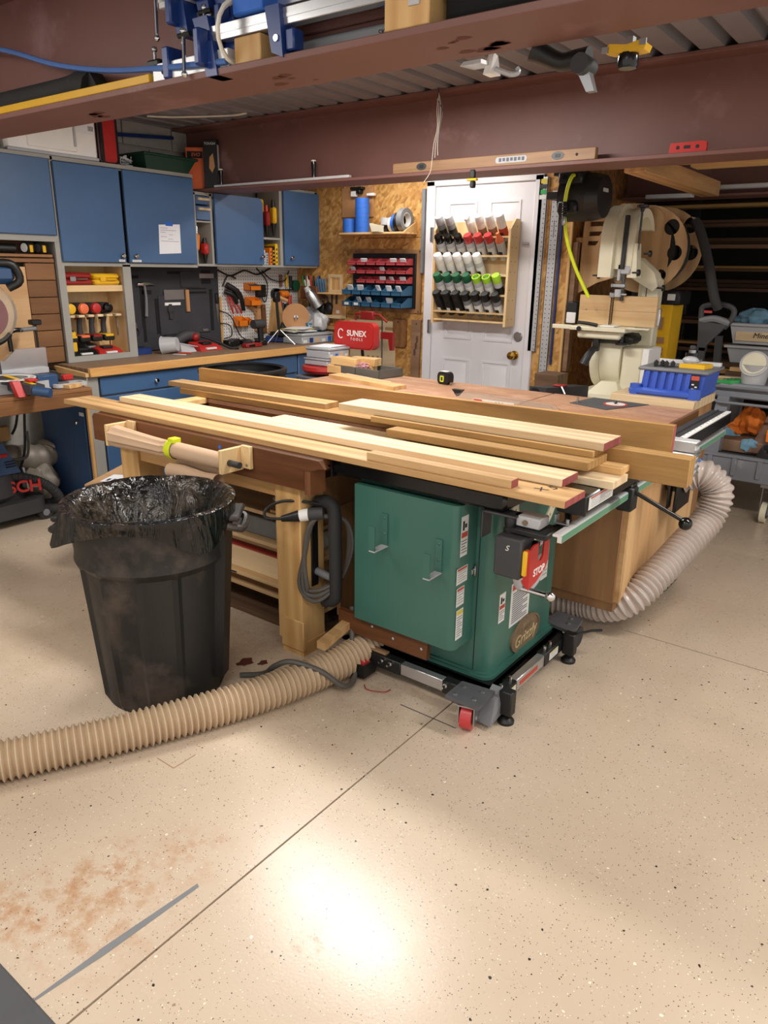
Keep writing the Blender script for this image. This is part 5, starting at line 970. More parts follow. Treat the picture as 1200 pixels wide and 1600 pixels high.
# kraft paper roll on two wooden brackets at the walnut apron
p=thing('paper_roll','kraft paper roll with a lime band held by two wooden brackets on the walnut apron','paper roll',(-2.5,1.86,.8))
A=Vector((-2.87,1.855,.81)); B=Vector((-2.155,1.855,.805)); ax=(B-A)
def rl(u,v):
    q=u
    r=.034+.014*(max(0,1-q/.5)**1.5) + (.003*math.sin(18*v*6.28+ph[1]) if q<.58 else 0)
    c=A+ax*q; a=2*math.pi*v
    return (c.x,c.y+r*math.cos(a),c.z+r*math.sin(a)+(-.004 if q<.5 else 0))
b=MB(); n=40
V=[rl(i/(n-1),k/28) for i in range(n) for k in range(28)]
b.add(V,[(i*28+k,i*28+(k+1)%28,(i+1)*28+(k+1)%28,(i+1)*28+k) for i in range(n-1) for k in range(28)]+[tuple(range(28)),tuple((n-1)*28+k for k in range(28))])
part('roll',b,'kraft',p)
part('band',MB(Matrix.Translation(A+ax*.56)@Matrix.Rotation(math.pi/2,4,'Y')).lathe([(.039,-.018),(.041,0),(.039,.02)],28,cap=False).bx(-.05,-.03,-.02,.02,-.01,.03,.003),'lime',p,'lime green band')
part('core',MB().cyl((-2.157,1.855,.805),(-2.148,1.855,.805),.028,n=20),'black',p); part('dowel',MB().cyl((-2.93,1.855,.81),(-2.07,1.855,.805),.013,n=14),'iron',p)
for x in(-2.885,-2.138): part('bracket',MB().bx(x-.009,x+.009,1.815,1.93,.765,.86,.002),'birch_z',p); part('bracket_plate',MB().bx(x+.009,x+.062,1.914,1.931,.775,.866,.002),'birch_z',p)
part('screw',MB().cyl((-2.095,1.911,.79),(-2.095,1.914,.79),.005,n=8),'steel',p)
def sh(u,v):
    x=-2.5+.3*v; q=u
    if q<.4: s=q/.4; return (x,1.885,.79-.075*s+.003*math.sin(v*9))
    s=(q-.4)/.6; a=-s*5.2; return (x,1.855+.03*math.cos(a),.715+.03*math.sin(a)+.004*math.sin(v*7))
part('loose_sheet',MB().grid(sh,26,10),'kraft',p,'curled loose end of kraft paper')
# cardboard box beside the bench
t=thing('cardboard_box','cardboard box with a white shipping label standing left of the bench leg','box',(-3.4,2.2,0)); M=Matrix(); part('carton',MB().hexa([(-3.44,2.01,.205),(-3.24,2.13,.205),(-3.27,2.36,.205),(-3.64,2.37,.205)],[(-3.44,2.01,.44),(-3.2,2.11,.44),(-3.25,2.36,.44),(-3.64,2.37,.44)]),'cardboard',t); part('flap_seam',MB().hexa([(-3.55,2.18,.44),(-3.23,2.23,.44),(-3.23,2.235,.44),(-3.55,2.185,.44)],[(-3.55,2.18,.4406),(-3.23,2.23,.4406),(-3.23,2.235,.4406),(-3.55,2.185,.4406)]),'kraft_dark',t); M=TR((-3.37,2.2,0),.45); o=part('shipping_label',MB(M).bx(-.1,.11,-.07,.07,.4402,.4412),'paper',t); b=MB(M); [b.bx(-.08+.03*k,-.065+.03*k,-.05,-.01,.4412,.4416) for k in range(5)]; part('barcode',b,'ink',o)
t=thing('cardboard_box','lower cardboard box on the floor just left of the lined trash can','box',(-3.0,1.95,0)); part('carton',MB().hexa([(-3.1,1.745,0),(-2.75,1.86,0),(-2.85,2.22,0),(-3.5,2.2,0)],[(-3.09,1.75,.2),(-2.75,1.86,.2),(-2.85,2.22,.2),(-3.5,2.2,.2)]),'cardboard',t); part('tape_band',MB().hexa([(-3.1,1.742,.12),(-2.75,1.857,.12),(-2.75,1.86,.12),(-3.1,1.745,.12)],[(-3.1,1.742,.14),(-2.75,1.857,.14),(-2.75,1.86,.14),(-3.1,1.745,.14)]),'label_white',t)
# contents of the bench shelves
t=thing('wooden_jig','wooden jig with a clamp screw on the upper bench shelf','jig',(-2.05,2.2,.518)); part('base',MB().bx(-2.2,-1.95,2.13,2.25,.519,.531,.002),'pine_x',t); part('upright',MB().bx(-2.13,-2.08,2.16,2.2,.531,.65,.002),'oak_x',t); part('screw',MB().cyl((-2.18,2.15,.58),(-2.08,2.15,.585),.008,n=8).sph((-2.18,2.15,.58),.014,8,6),'steel',t)
t=thing('aluminium_extrusion','grey aluminium extrusion lying on the middle bench shelf','extrusion',(-2.3,2.25,.378)); part('body',MB().bx(-2.75,-2.06,2.16,2.25,.379,.465,.004),'grey',t); part('end_profile',MB().bx(-2.06,-2.052,2.165,2.19,.385,.46).bx(-2.06,-2.052,2.2,2.245,.4,.41).bx(-2.06,-2.052,2.2,2.245,.435,.445),'alu',t); part('white_block',MB().bx(-2.05,-1.97,2.2,2.28,.379,.45,.003),'label_white',t)
solo('plywood_panel',MB().bx(-2.75,-1.96,2.13,2.5,.34,.358,.002),'ply_x','plywood panel under the aluminium extrusion on the bench','board') if False else None
t=thing('tan_drawer','tan wooden box with a red slot on the lower bench shelf','box',(-2.3,2.3,.138)); part('box',MB().bx(-2.75,-2.04,2.14,2.5,.2,.3,.003),'maple_x',t); part('base_board',MB().bx(-2.75,-1.95,2.1,2.5,.185,.2,.002),'ply_x',t); part('red_slot',MB().bx(-2.7,-2.07,2.15,2.19,.3,.308),'red_dark',t); part('lid_strip',MB().bx(-2.75,-2.04,2.19,2.5,.3,.325,.002),'ply_x',t); part('foot',MB().bx(-2.6,-2.2,2.2,2.5,.139,.185),'ply_brown',t); part('notch',MB().bx(-2.44,-2.4,2.098,2.1,.19,.197),'ink',t)
for k,(x0,x1,y,l) in enumerate(((-2.7,-1.98,2.1,'long dark board lying on the floor under the bench'),(-2.2,-1.98,2.16,'short dark offcut on top of the floor board under the bench'))): solo('floor_board',MB().bx(x0,x1,y,y+.3-.2*k,.001+.025*k,.024+.025*k,.002),'lumber_x',l,'board')
# pipe rack with coiled cable by the front leg
t=thing('cable_hanger','black padded pipe hanger with coiled grey cable beside the bench leg','cable hanger',(-1.78,2.12,.25))
part('back_plate',MB().bx(-1.862,-1.856,2.02,2.06,.3,.64,.002),'black',t); part('pipe_pad',MB().tube([(-1.84,2.04,.66),(-1.79,2.04,.67),(-1.755,2.04,.64),(-1.75,2.04,.5),(-1.75,2.04,.32),(-1.76,2.04,.265),(-1.81,2.04,.245)],.026,12,sub=6),'rubber',t); part('peg',MB().cyl((-1.86,2.05,.36),(-1.77,2.05,.35),.016,n=12),'grey',t)
for k in range(3): part('cable_loop',MB().tube([(-1.82,2.0-.005*k,.6),(-1.85,1.97,.45),(-1.87+.02*k,1.96,.33),(-1.83,1.97,.27+.02*k),(-1.78,2.0,.28+.02*k),(-1.745,2.08,.36),(-1.73+.01*k,2.1,.5),(-1.74,2.08,.6)],.009,8,True,5),'grey_cord',t)
t=thing('power_plug','black and white locking plug with a black cable loop on the bench leg','plug',(-1.85,1.96,.62)); part('plug_body',MB().cyl((-1.93,1.93,.6),(-1.87,1.97,.615),.012,.024,14),'black',t); part('white_ring',MB().cyl((-1.87,1.97,.615),(-1.84,1.99,.622),.024,n=14),'white',t); part('socket',MB().cyl((-1.84,1.99,.622),(-1.79,2.02,.63),.026,n=14),'dark_grey',t); part('cable',MB().tube([(-1.93,1.93,.6),(-1.985,1.9,.6),(-2.0,1.92,.63),(-1.94,1.95,.665),(-1.85,1.99,.67),(-1.79,2.03,.66)],.006,8,sub=6),'black_cord',t)
# tan corrugated hose across the floor
def corrugated(name,label,pts,r,m,group=None,pitch=.02,depth=.006,n=22,wire=None):
    P=spline([Vector(p) for p in pts],40); L=[0]
    for i in range(1,len(P)): L.append(L[-1]+(P[i]-P[i-1]).length)
    N=int(L[-1]/(pitch/6)); Q=[]; j=0
    for i in range(N+1):
        s=L[-1]*i/N
        while j<len(L)-2 and L[j+1]<s: j+=1
        k=(s-L[j])/max(1e-6,L[j+1]-L[j]); Q.append(P[j].lerp(P[j+1],k))
    prof=[1,.8,-.5,-1,-.5,.8]
    t=thing(name,label,'hose',(pts[0][0],pts[0][1],0),0,group); part('hose',MB().tube(Q,lambda u:r+depth*prof[int(round(u*N))%6],n),m,t,smooth=60)
    if wire:
        b=MB(); turns=int(L[-1]/pitch); W=[]
        for i in range(0,N+1,1):
            if i%6==0 and 0<i<N:
                T=(Q[min(i+1,N)]-Q[i-1]).normalized(); e=T.orthogonal().normalized(); g=T.cross(e)
                b.tube([Q[i]+(e*math.cos(a)+g*math.sin(a))*(r+depth+.0006) for a in [2*math.pi*k/16 for k in range(16)]],.0018,4,True)
        part('rib_wire',b,wire,t,stuff=True)
    return t
corrugated('dust_hose','tan corrugated dust hose lying across the floor before the lined trash can',[(-2.6,.1,.062),(-2.2,.62,.062),(-2.08,.84,.062),(-1.9,1.18,.062),(-1.74,1.55,.062),(-1.66,1.85,.064),(-1.62,2.05,.08),(-1.6,2.2,.1)],.06,'hose_tan',None,.021,.005,26,'hose_rib')
t=solo('floor_cable',MB().tube([(-1.95,1.7,.008),(-1.86,1.74,.03),(-1.78,1.72,.1),(-1.71,1.74,.135),(-1.62,1.8,.1),(-1.56,1.86,.03),(-1.58,1.95,.02),(-1.63,2.0,.1),(-1.68,2.06,.25)],.011,8,sub=8),'grey_cord','thick dark cable crossing over the tan dust hose','cord')
corrugated('dust_hose','clear ribbed dust hose curving from the router cabinet down to the floor',[(-.84,3.42,.64),(-.76,3.44,.67),(-.69,3.46,.6),(-.7,3.42,.48),(-.75,3.28,.38),(-.81,3.1,.27),(-.87,3.0,.18),(-.97,2.99,.115),(-1.1,3.0,.095),(-1.27,2.95,.085),(-1.5,2.9,.072)],.064,'hose_clear',None,.024,.0055,26,'light_grey')
t=thing('blast_gate','black dust gate and hose collar on the side of the router cabinet','gate',(-.86,3.4,.6)); part('gate_plate',MB().bx(-.835,-.82,3.3,3.52,.5,.77,.006),'black',t); part('collar',MB().cyl((-.895,3.41,.645),(-.835,3.41,.645),.07,n=24),'black',t); part('clamp_band',MB().cyl((-.88,3.41,.645),(-.868,3.41,.645),.073,n=24),'mdf',t); part('hose_clamp',MB().bx(-.8,-.77,3.4,3.46,.715,.735,.003),'blue_tape',t); part('lever',MB().bx(-.86,-.85,3.28,3.33,.52,.72,.004),'black_gloss',t)
# small things on the brown tabletop
t=thing('tape_measure','black and lime tape measure standing on the brown tabletop','tape measure',(-2.39,3.84,T)); M=TR((-2.4,3.84,T),-.2); part('case',MB(M).prism(rrect(-.045,.045,0,.075,.026,5),.05,'y',-.025),'black',t); part('face',MB(M).prism(rrect(-.024,.018,.012,.06,.012,4),.004,'y',-.0285),'dark_grey',t); part('lime_frame',MB(M).ring(rrect(-.018,.012,.016,.052,.006,3),rrect(-.012,.006,.022,.046,.004,3),-.002,'y',-.0285),'lime',t); part('top_label',MB(M).bx(-.03,.02,-.02,.02,.0752,.078,.004),'label_white',t); part('hook',MB(M).bx(.045,.05,-.01,.01,.002,.016),'steel',t)
solo('offcut_board',MB().hexa([(-3.1,3.56,T),(-2.485,3.42,T),(-2.475,3.53,T),(-3.09,3.67,T)],[(-3.1,3.56,T+.022),(-2.485,3.42,T+.022),(-2.475,3.53,T+.022),(-3.09,3.67,T+.022)]),'pine_x','pale short board lying at the far left of the brown tabletop','board')
solo('thin_batten',MB().hexa([(-3.1,3.7,T),(-2.66,3.6,T),(-2.65,3.63,T),(-3.09,3.74,T)],[(-3.1,3.7,T+.012),(-2.66,3.6,T+.012),(-2.65,3.63,T+.012),(-3.09,3.74,T+.012)]),'oak_pale_x','thin pale batten beside the short board on the tabletop','batten')
t=thing('parts_tray','dark grey open tray with red and white twine on the tabletop','tray',(-3.0,3.85,T)); M=TR((-3.02,3.84,T),-.12); part('tray',MB(M).bx(-.2,.22,-.1,.12,0,.006).bx(-.2,.22,-.1,-.092,0,.055,.002).bx(-.2,.22,.112,.12,0,.055,.002).bx(-.2,-.192,-.1,.12,0,.055).bx(.212,.22,-.1,.12,0,.055).bx(.0,.008,-.1,.12,0,.05),'tan_tray',t)
b=MB(M); random.seed(5)
for k in range(9): b.tube([(-.03+random.uniform(-.06,.09),-.05+random.uniform(-.03,.05),.05+random.uniform(-.02,.03)) for _ in range(5)],.003,5,sub=5)
part('twine',b,'twine',t,stuff=True)
for k,(x,y,z,w_,rz,l) in enumerate(((-3.28,3.8,T,.2,.12,'lower left pine block of the pile by the grey tray'),(-3.2,3.98,T,.22,.05,'lower back pine block of the pile by the grey tray'),(-3.26,3.82,T+.052,.22,-.05,'pine block on top at the left of the pile'),(-3.17,4.0,T+.052,.2,.1,'pine block on top at the back of the pile'))):
    if y>3.9: y-=.1
    solo('pine_block',MB(TR((x+.1,y,z),rz)).bx(-w_/2,w_/2,-.045,.045,0,.05,.002),'pine_x',l,'block','pine blocks on the tabletop')
# rubber mat in the corner
solo('floor_mat',MB().hexa([(-2.1,-.4,0),(-1.19,-.4,0),(-1.19,.503,0),(-2.1,.503,0)],[(-2.1,-.4,.012),(-1.2,-.4,.012),(-1.2,.495,.012),(-2.1,.495,.012)]),'charcoal','dark grey ribbed rubber mat cut by the lower left corner','mat')
# ================================================================ BACK WALL
BY=4.948
def slant_bin(x,z,w_,h,d,m,label,group,fill=None):
    """open-fronted stacking bin hung on a louvred panel, its mouth towards the room"""
    t=thing('parts_bin',label,'bin',(x,BY-.03,z),0,group); y1=BY-.03; y0=y1-d
    part('bin',MB().bx(x-w_/2,x+w_/2,y0,y1,z,z+.003).bx(x-w_/2,x+w_/2,y1-.003,y1,z,z+h).bx(x-w_/2,x+w_/2,y0,y0+.003,z,z+h*.45).prism([(y0,z),(y1,z),(y1,z+h),(y1-d*.35,z+h),(y0+d*.12,z+h*.45),(y0,z+h*.45)],.003,'x',x-w_/2).prism([(y0,z),(y1,z),(y1,z+h),(y1-d*.35,z+h),(y0+d*.12,z+h*.45),(y0,z+h*.45)],.003,'x',x+w_/2-.003),m,t)
    part('lip',MB().bx(x-w_/2-.002,x+w_/2+.002,y0-.004,y0+.003,z+h*.42,z+h*.5,.001),m,t)
    if fill: 
        random.seed(int(x*1000)+int(z*100)); c=part('contents',MB().bx(x-w_/2+.006,x+w_/2-.006,y0+.006,y1-.01,z+.003,z+h*.35,.004),fill,t)
        if fill in('label_white','milky'): 
            a=random.uniform(-.5,.5); part('small_bag',MB(TR((x+.01*a,y0+d*.4,z+h*.35),a,.5)).bx(-w_*.3,w_*.3,-.006,.006,0,h*.75,.004),'milky',t)
    return t
rk=thing('bin_board','brown plywood board carrying a black slotted panel of red and blue bins','board',(-3.68,BY,1.2)); part('plywood',MB().bx(-4.03,-3.34,BY-.016,BY,1.2,1.675,.002),'ply_brown',rk); pn=part('slotted_panel',MB().bx(-4.01,-3.385,BY-.028,BY-.016,1.235,1.645,.002),'black',rk)
for x in(-3.99,-3.36): 
    for z in(1.215,1.66): part('screw',MB().cyl((x,BY-.019,z),(x,BY-.016,z),.005,n=8),'iron',rk)
names=['leftmost','second','third','fourth','fifth','rightmost']
for r,(z,n0,fl) in enumerate(((1.555,0,(None,'label_white',None,'grey','label_white','milky')),(1.49,0,('milky',None,None,'milky',None,'dark_grey')),(1.42,1,(None,'dark_grey',None,'milky','label_white','milky')))):
    for k in range(n0,6):
        slant_bin(-3.945+.098*k,z,.092,.052,.1,'red_bin','%s red bin in the %s red row of the bin rack'%(names[k],('top','middle','bottom')[r]),'red parts bins',fl[k])
for r,(z,fl) in enumerate(((1.33,('milky','milky','grey','label_white','label_white','milky')),(1.24,('dark_grey','label_white','milky','dark_grey','label_white',None)))):
    for k in range(6):
        t=slant_bin(-3.945+.098*k,z,.094,.075,.16,'blue_bin','%s blue bin in the %s blue row of the bin rack'%(names[k],('upper','lower')[r]),'blue parts bins',fl[k])
        if r==1 and k in(0,1): part('paper_tag',MB().bx(-3.965+.098*k,-3.92+.098*k,BY-.1946,BY-.194,1.25,1.27),'label_white',t)
# tape shelf
sh=thing('tape_shelf','small pale wooden shelf holding rolls of tape on the back wall','shelf',(-3.75,BY,1.78)); part('shelf_board',MB().bx(-4.04,-3.4,BY-.17,BY,1.782,1.797,.002),'pine_x',sh); part('end_bracket',MB().prism([(BY-.17,1.797),(BY,1.797),(BY,1.87),(BY-.015,1.87)],.014,'x',-3.414),'pine_z',sh); part('end_bracket',MB().prism([(BY-.17,1.782),(BY,1.782),(BY,1.72),(BY-.015,1.72)],.014,'x',-4.04),'pine_z',sh); part('back_board',MB().bx(-4.14,-3.82,BY-.012,BY,1.92,2.14,.002),'mdf',sh)
def roll(x,y,z,r,h,m,label,axis='z',core='kraft',grp='tape rolls on the shelf'):
    t=thing('tape_roll',label,'tape',(x,y,z-(r if axis!='z' else 0)),0,grp)
    M=Matrix.Translation((x,y,z))@{'z':Matrix(),'y':Matrix.Rotation(math.pi/2,4,'X'),'x':Matrix.Rotation(math.pi/2,4,'Y')}[axis]
    part('tape',MB(M).lathe([(r*.62,0),(r,0),(r,h),(r*.62,h),(r*.62,0)],24,cap=False),m,t); part('core',MB(M).lathe([(r*.56,.001),(r*.63,.001),(r*.63,h-.001),(r*.56,h-.001),(r*.56,.001)],20,cap=False),core,t)
    return t
q=['bottom','second from the bottom','third from the bottom','fourth from the bottom','fifth from the bottom','sixth from the bottom','top']
for k in range(4): roll(-3.985,4.84,1.798+k*.026,.05,.0255,'blue_tape','blue tape roll in the short stack, %s'%(['bottom','second','third','top'][k]))
for k in range(7): roll(-3.86,4.85,1.798+k*.036,.055,.0355,'blue_tape','blue tape roll in the tall stack, %s'%q[k])
roll(-3.68,4.83,1.798,.05,.048,'label_white','white lettered tape roll lying beside the tall blue stack'); roll(-3.64,4.87,1.798,.045,.05,'black','black tape roll lying behind the white one'); roll(-3.62,4.85,1.85,.045,.05,'light_grey','silver tape roll lying on top of the black one')
for k,(x,m,r,l) in enumerate(((-3.575,'label_white',.055,'white tape roll standing on edge at the right of the shelf'),(-3.545,'blue_tape',.065,'blue tape roll standing on edge next to the white one'),(-3.515,'black',.07,'black tape roll standing on edge between the blue and grey ones'))): roll(x-.005,4.86,1.798+r,r,.026,m,l,'x')
roll(-3.48,4.86,1.798+.085,.085,.045,'grey','large grey duct tape roll standing on edge, last on the right','x','label_white')
solo('paper_scrap',MB().hexa([(-3.7,4.765,1.8),(-3.6,4.77,1.8),(-3.62,4.78,1.8),(-3.69,4.78,1.8)],[(-3.72,4.76,1.86),(-3.58,4.765,1.84),(-3.6,4.77,1.84),(-3.7,4.77,1.86)]),'cream','pale torn paper hanging over the front of the tape shelf','paper')
t=thing('wall_bracket','small black bracket with two white blocks hung under the beam','bracket',(-3.95,4.9,2.08)); part('arm',MB().bx(-4.02,-3.9,4.89,4.94,2.12,2.14,.004).bx(-3.96,-3.92,4.89,4.94,2.09,2.12,.004),'black',t); part('block',MB().bx(-4.02,-3.97,4.9,4.935,2.07,2.11,.003),'white',t); part('block',MB().bx(-3.86,-3.79,4.9,4.935,2.07,2.09,.003),'white',t)
# boards and templates hung below the bins
t=thing('slotted_template','pale beige panel with two dark slots leaning behind the red stool','panel',(-3.8,BY,.75)); part('panel',MB().bx(-4.05,-3.58,BY-.02,BY-.001,.7,1.125,.003),'maple_x',t); [part('slot',MB().prism(rrect(x,x+.085,1.055,1.08,.012,4),-.001,'y',BY-.02),'kraft_dark',t) for x in(-3.78,-3.68)]; b=MB(); [b.cyl((x,BY-.021,.83),(x,BY-.0195,.83),.012,n=10) for x in(-3.85,-3.8,-3.75)]; part('bore_holes',b,'kraft_dark',t)
t=thing('walnut_paddle','walnut board with rounded lower corners hanging below the bins','board',(-3.53,BY,.93)); part('board',MB().prism(rrect(-3.6,-3.47,.93,1.15,.02,4),-.02,'y',BY-.001),'grey_wood' if False else 'walnut_y',t); part('hole',MB().cyl((-3.55,BY-.0215,1.125),(-3.55,BY-.021,1.125),.007,n=10),'ink',t)
t=thing('oak_template','long oak board with a dark knot hanging at the left of the door casing','board',(-3.37,BY,.6)); part('board',MB().prism([(-3.41,.62),(-3.38,.58),(-3.34,.58),(-3.33,1.15),(-3.42,1.15)],-.018,'y',BY-.001),'grey_wood',t); b=MB(); [b.prism(circ(-3.37+dx,.95+dz,.012,8,.03),-.0008,'y',BY-.0192) for dx,dz in((0,0),(.01,.05),(-.012,-.05))]; part('knot',b,'bark',t); part('hole',MB().cyl((-3.37,BY-.0205,1.12),(-3.37,BY-.0195,1.12),.006,n=8),'ink',t)
t=thing('picture_backing','small pale wooden frame on the wall left of the bins','frame',(-4.2,BY,1.35)); part('frame',MB().ring(rrect(-4.29,-4.14,1.33,1.48,.003,1),rrect(-4.265,-4.165,1.355,1.455,.003,1),-.015,'y',BY-.001),'maple_x',t); part('backing',MB().bx(-4.265,-4.165,BY-.006,BY-.001,1.355,1.455),'pine_z',t)
t=thing('small_shelf','narrow wooden shelf with pliers in front of the small frame','shelf',(-4.2,4.85,1.33)); part('shelf_board',MB().bx(-4.36,-4.09,BY-.1,BY,1.32,1.333,.002),'pine_x',t); part('back_strip',MB().bx(-4.34,-4.1,BY-.01,BY-.001,1.1,1.32,.002),'pine_z',t)
for k in range(4): 
    t=thing('pliers','blue-handled pliers in the shelf rack, %s from the left'%('first','second','third','fourth')[k],'pliers',(-4.36+.028*k,4.86,1.334),0,'pliers on the small shelf'); [part('handle',MB().tube([(-4.36+.028*k+s_*.004,4.87,1.335),(-4.36+.028*k+s_*.012,4.865,1.39),(-4.36+.028*k+s_*.003,4.87,1.44)],.006,6,sub=3),'blue_bin',t) for s_ in(-1,1)]
t=thing('hanging_squares','two dark slim squares hanging below the small shelf','square',(-4.22,4.9,1.2)); part('blade',MB().bx(-4.25,-4.24,BY-.03,BY-.02,1.18,1.32),'iron',t); part('blade',MB().bx(-4.2,-4.188,BY-.03,BY-.02,1.2,1.32),'iron',t); part('wood_stock',MB().prism([(-4.24,1.14),(-4.12,1.14),(-4.15,1.24),(-4.22,1.24)],-.02,'y',BY-.012),'mdf',t); part('tag',MB().bx(-4.19,-4.155,BY-.034,BY-.032,1.165,1.19),'label_white',t)
solo('wood_ledge',MB().bx(-4.37,-4.1,BY-.08,BY-.001,1.125,1.15,.002),'maple_x','pale wooden ledge low on the wall left of the bins','ledge')
solo('wood_ledge',MB().bx(-4.3,-4.1,BY-.05,BY-.001,1.03,1.06,.002),'pine_x','narrow pale strip under the wooden ledge','ledge')
mh=thing('marker_holder','dark brown box of pens and markers on a little shelf in the corner','holder',(-4.43,4.85,1.25)); part('box',MB().bx(-4.53,-4.34,4.84,4.94,1.28,1.38,.004),'leather',mh); part('shelf_board',MB().bx(-4.53,-4.33,4.82,4.94,1.262,1.278,.002),'walnut_y',mh); part('back',MB().bx(-4.53,-4.33,4.93,4.945,1.2,1.42,.002),'walnut_y',mh)
random.seed(4)
for k,m in enumerate(('green_bright','white','label_white','white','red','black','blue_tape','grey')):
    x=-4.515+.023*k; t=thing('marker',('green pen at the left end of the brown pen box','white pen next to the green one in the brown box','off-white pen between two white ones in the brown box','white pen beside the red one in the brown box','red pen standing in the brown box','black pen standing in the brown box','blue pen standing in the brown box','grey pen at the right end of the brown pen box')[k],'pen',(x,4.89,1.3)); dx=random.uniform(-.03,.02); part('barrel',MB().cyl((x,4.89,1.3),(x+dx,4.885,1.43),.006,n=8),m,t); part('cap',MB().cyl((x+dx,4.885,1.43),(x+dx*1.25,4.884,1.465),.007,n=8),'ink' if k%2 else m,t)
# red stool with a padded back, boxes on its seat
st=thing('shop_stool','red padded shop stool with lettered backrest behind the brown tabletop','stool',(-3.45,4.2,0))
b=MB(); b.prism(rrect(-3.6,-3.23,.975,1.165,.045,6),.06,'y',4.2); part('backrest',b,'red',st); b=MB().prism(rrect(-3.59,-3.24,.985,1.155,.045,6),.008,'y',4.193); bk=part('back_cover',b,'red',st)
text('lettering','SUNEX',.056,face((-3.385,4.1925,1.085),'-y'),'white',bk,.0006,bold=True); text('lettering','T O O L S',.026,face((-3.385,4.1925,1.045),'-y'),'white',bk,.0005); part('emblem',MB().tube([(-3.53+.024*math.cos(a),4.192,1.08+.032*math.sin(a)) for a in [.6+.4*i for i in range(13)]],.004,6),'white',bk)
part('seat',MB().lathe([(.02,0),(.16,0),(.175,.02),(.17,.045),(.02,.05)],32,(-3.55,4.05,.815)),'red',st); part('post',MB().cyl((-3.55,4.05,.12),(-3.55,4.05,.815),.025,n=14),'chrome',st); part('back_tube',MB().tube([(-3.5,4.1,.8),(-3.42,4.3,.8),(-3.42,4.3,1.0)],.012,8,sub=3),'black',st); part('tray',MB().bx(-3.72,-3.4,3.9,4.2,.775,.79,.004),'grey',st)
for a in range(5): part('base_leg',MB().tube([(-3.55,4.05,.12),(-3.55+.26*math.cos(a*1.257),4.05+.26*math.sin(a*1.257),.075)],.018,8),'black',st); part('caster_wheel',MB().cyl((-3.55+.26*math.cos(a*1.257)-.012,4.05+.26*math.sin(a*1.257),.03),(-3.55+.26*math.cos(a*1.257)+.012,4.05+.26*math.sin(a*1.257),.03),.03,n=14),'rubber',st)
t=thing('clamp_rack','dark red metal bracket rack standing behind the red stool','rack',(-3.2,4.5,.9)); part('top_rail',MB().tube([(-3.68,4.55,1.15),(-3.68,4.55,1.2),(-3.45,4.55,1.2),(-3.38,4.55,1.15)],.008,6).bx(-3.62,-3.5,4.53,4.57,1.16,1.22,.004),'red_dark',t); part('side_bracket',MB().prism([(-3.4,1.08),(-3.29,1.08),(-3.29,.95),(-3.315,.95),(-3.33,1.03),(-3.4,1.03)],.03,'y',4.5),'red_dark',t); part('leg',MB().bx(-3.44,-3.43,4.56,4.57,0,1.17,.003),'black',t)
organizer(-3.68,-3.46,3.96,4.2,.866,.05,'lower clear box of hardware on the stool seat',['label_white','grey','kraft','dark_grey'])
organizer(-3.67,-3.45,3.97,4.19,.918,.075,'upper clear box with papers on its lid on the stool seat',['label_white','blue_tape','kraft','cream'])
solo('paper_sheets',MB(TR((-3.56,4.08,.9945),.15)).bx(-.09,.09,-.1,.1,0,.004).bx(-.07,.1,-.09,.09,.004,.007),'paper','white papers lying on the upper clear box','papers')
# perforated tracks beside the door
for x0,x1,z0,z1,m,l in((-2.395,-2.335,.985,2.13,'perforated','shorter perforated steel track right of the door casing'),(-2.3,-2.235,.815,2.04,'perforated','longer perforated white track nearest the wall corner')):
    t=thing('perforated_track',l,'track',((x0+x1)/2,4.93,z0)); part('web',MB().bx(x0,x1,4.925,4.93,z0,z1),m,t); part('flange',MB().bx(x0,x0+.004,4.925,4.949,z0,z1).bx(x1-.004,x1,4.925,4.949,z0,z1),'alu_white',t)
    if x0<-2.35:
        for k,mm in enumerate(('label_white','green_bright','black','label_yellow')): part('sticker',MB().bx(x0+.004+.006*(k%2),x1-.006,4.9235,4.925,1.99+.033*k,2.018+.033*k),mm,t)
    else: b=MB(); [b.bx(x0+.03,x0+.036,4.9243,4.925,1.75+.012*k,1.758+.012*k) for k in range(9)]; part('print',b,'ink',t)
solo('blue_edge_strip',MB().bx(-2.222,-2.21,4.93,4.949,.9,2.12,.001),'blue_clamp','thin dark blue strip along the wall corner beside the tracks','strip')
solo('wall_batten',MB().bx(-2.137,-2.1,4.96,5.03,.86,1.72,.003),'grey_wood','grey wooden batten fixed upright on the side wall','batten')
# ---------------- spray can rack on the door
sr=thing('spray_can_rack','pale wooden rack of five shelves full of spray cans on the white door','rack',(-2.83,4.86,1.15))
part('side_board',MB().prism([(4.79,1.15),(4.925,1.15),(4.925,1.87),(4.86,1.87),(4.79,1.8)],.018,'x',-2.535),'birch_z',sr); part('side_board',MB().prism([(4.79,1.15),(4.925,1.15),(4.925,1.87),(4.86,1.87),(4.79,1.8)],.018,'x',-3.145),'birch_z',sr); part('back_board',MB().bx(-3.127,-2.535,4.918,4.925,1.17,1.86),'birch_z',sr)
SZ=(1.765,1.64,1.51,1.375,1.25)
for z in SZ:
    part('shelf',MB().hexa([(-3.127,4.795,z-.02),(-2.535,4.795,z-.02),(-2.535,4.918,z-.015),(-3.127,4.918,z-.015)],[(-3.127,4.795,z-.008),(-2.535,4.795,z-.008),(-2.535,4.918,z-.003),(-3.127,4.918,z-.003)]),'birch_y',sr)
part('shelf',MB().bx(-3.127,-2.535,4.795,4.918,1.17,1.182,.002),'birch_y',sr)
b=MB(); [b.cyl((-2.5175,y,z),(-2.5165,y,z),.004,n=8) for z in (1.2,1.33,1.4,1.52,1.59,1.68,1.75,1.82) for y in(4.82,4.88)]; part('screw_holes',b,'ink',sr,stuff=True)
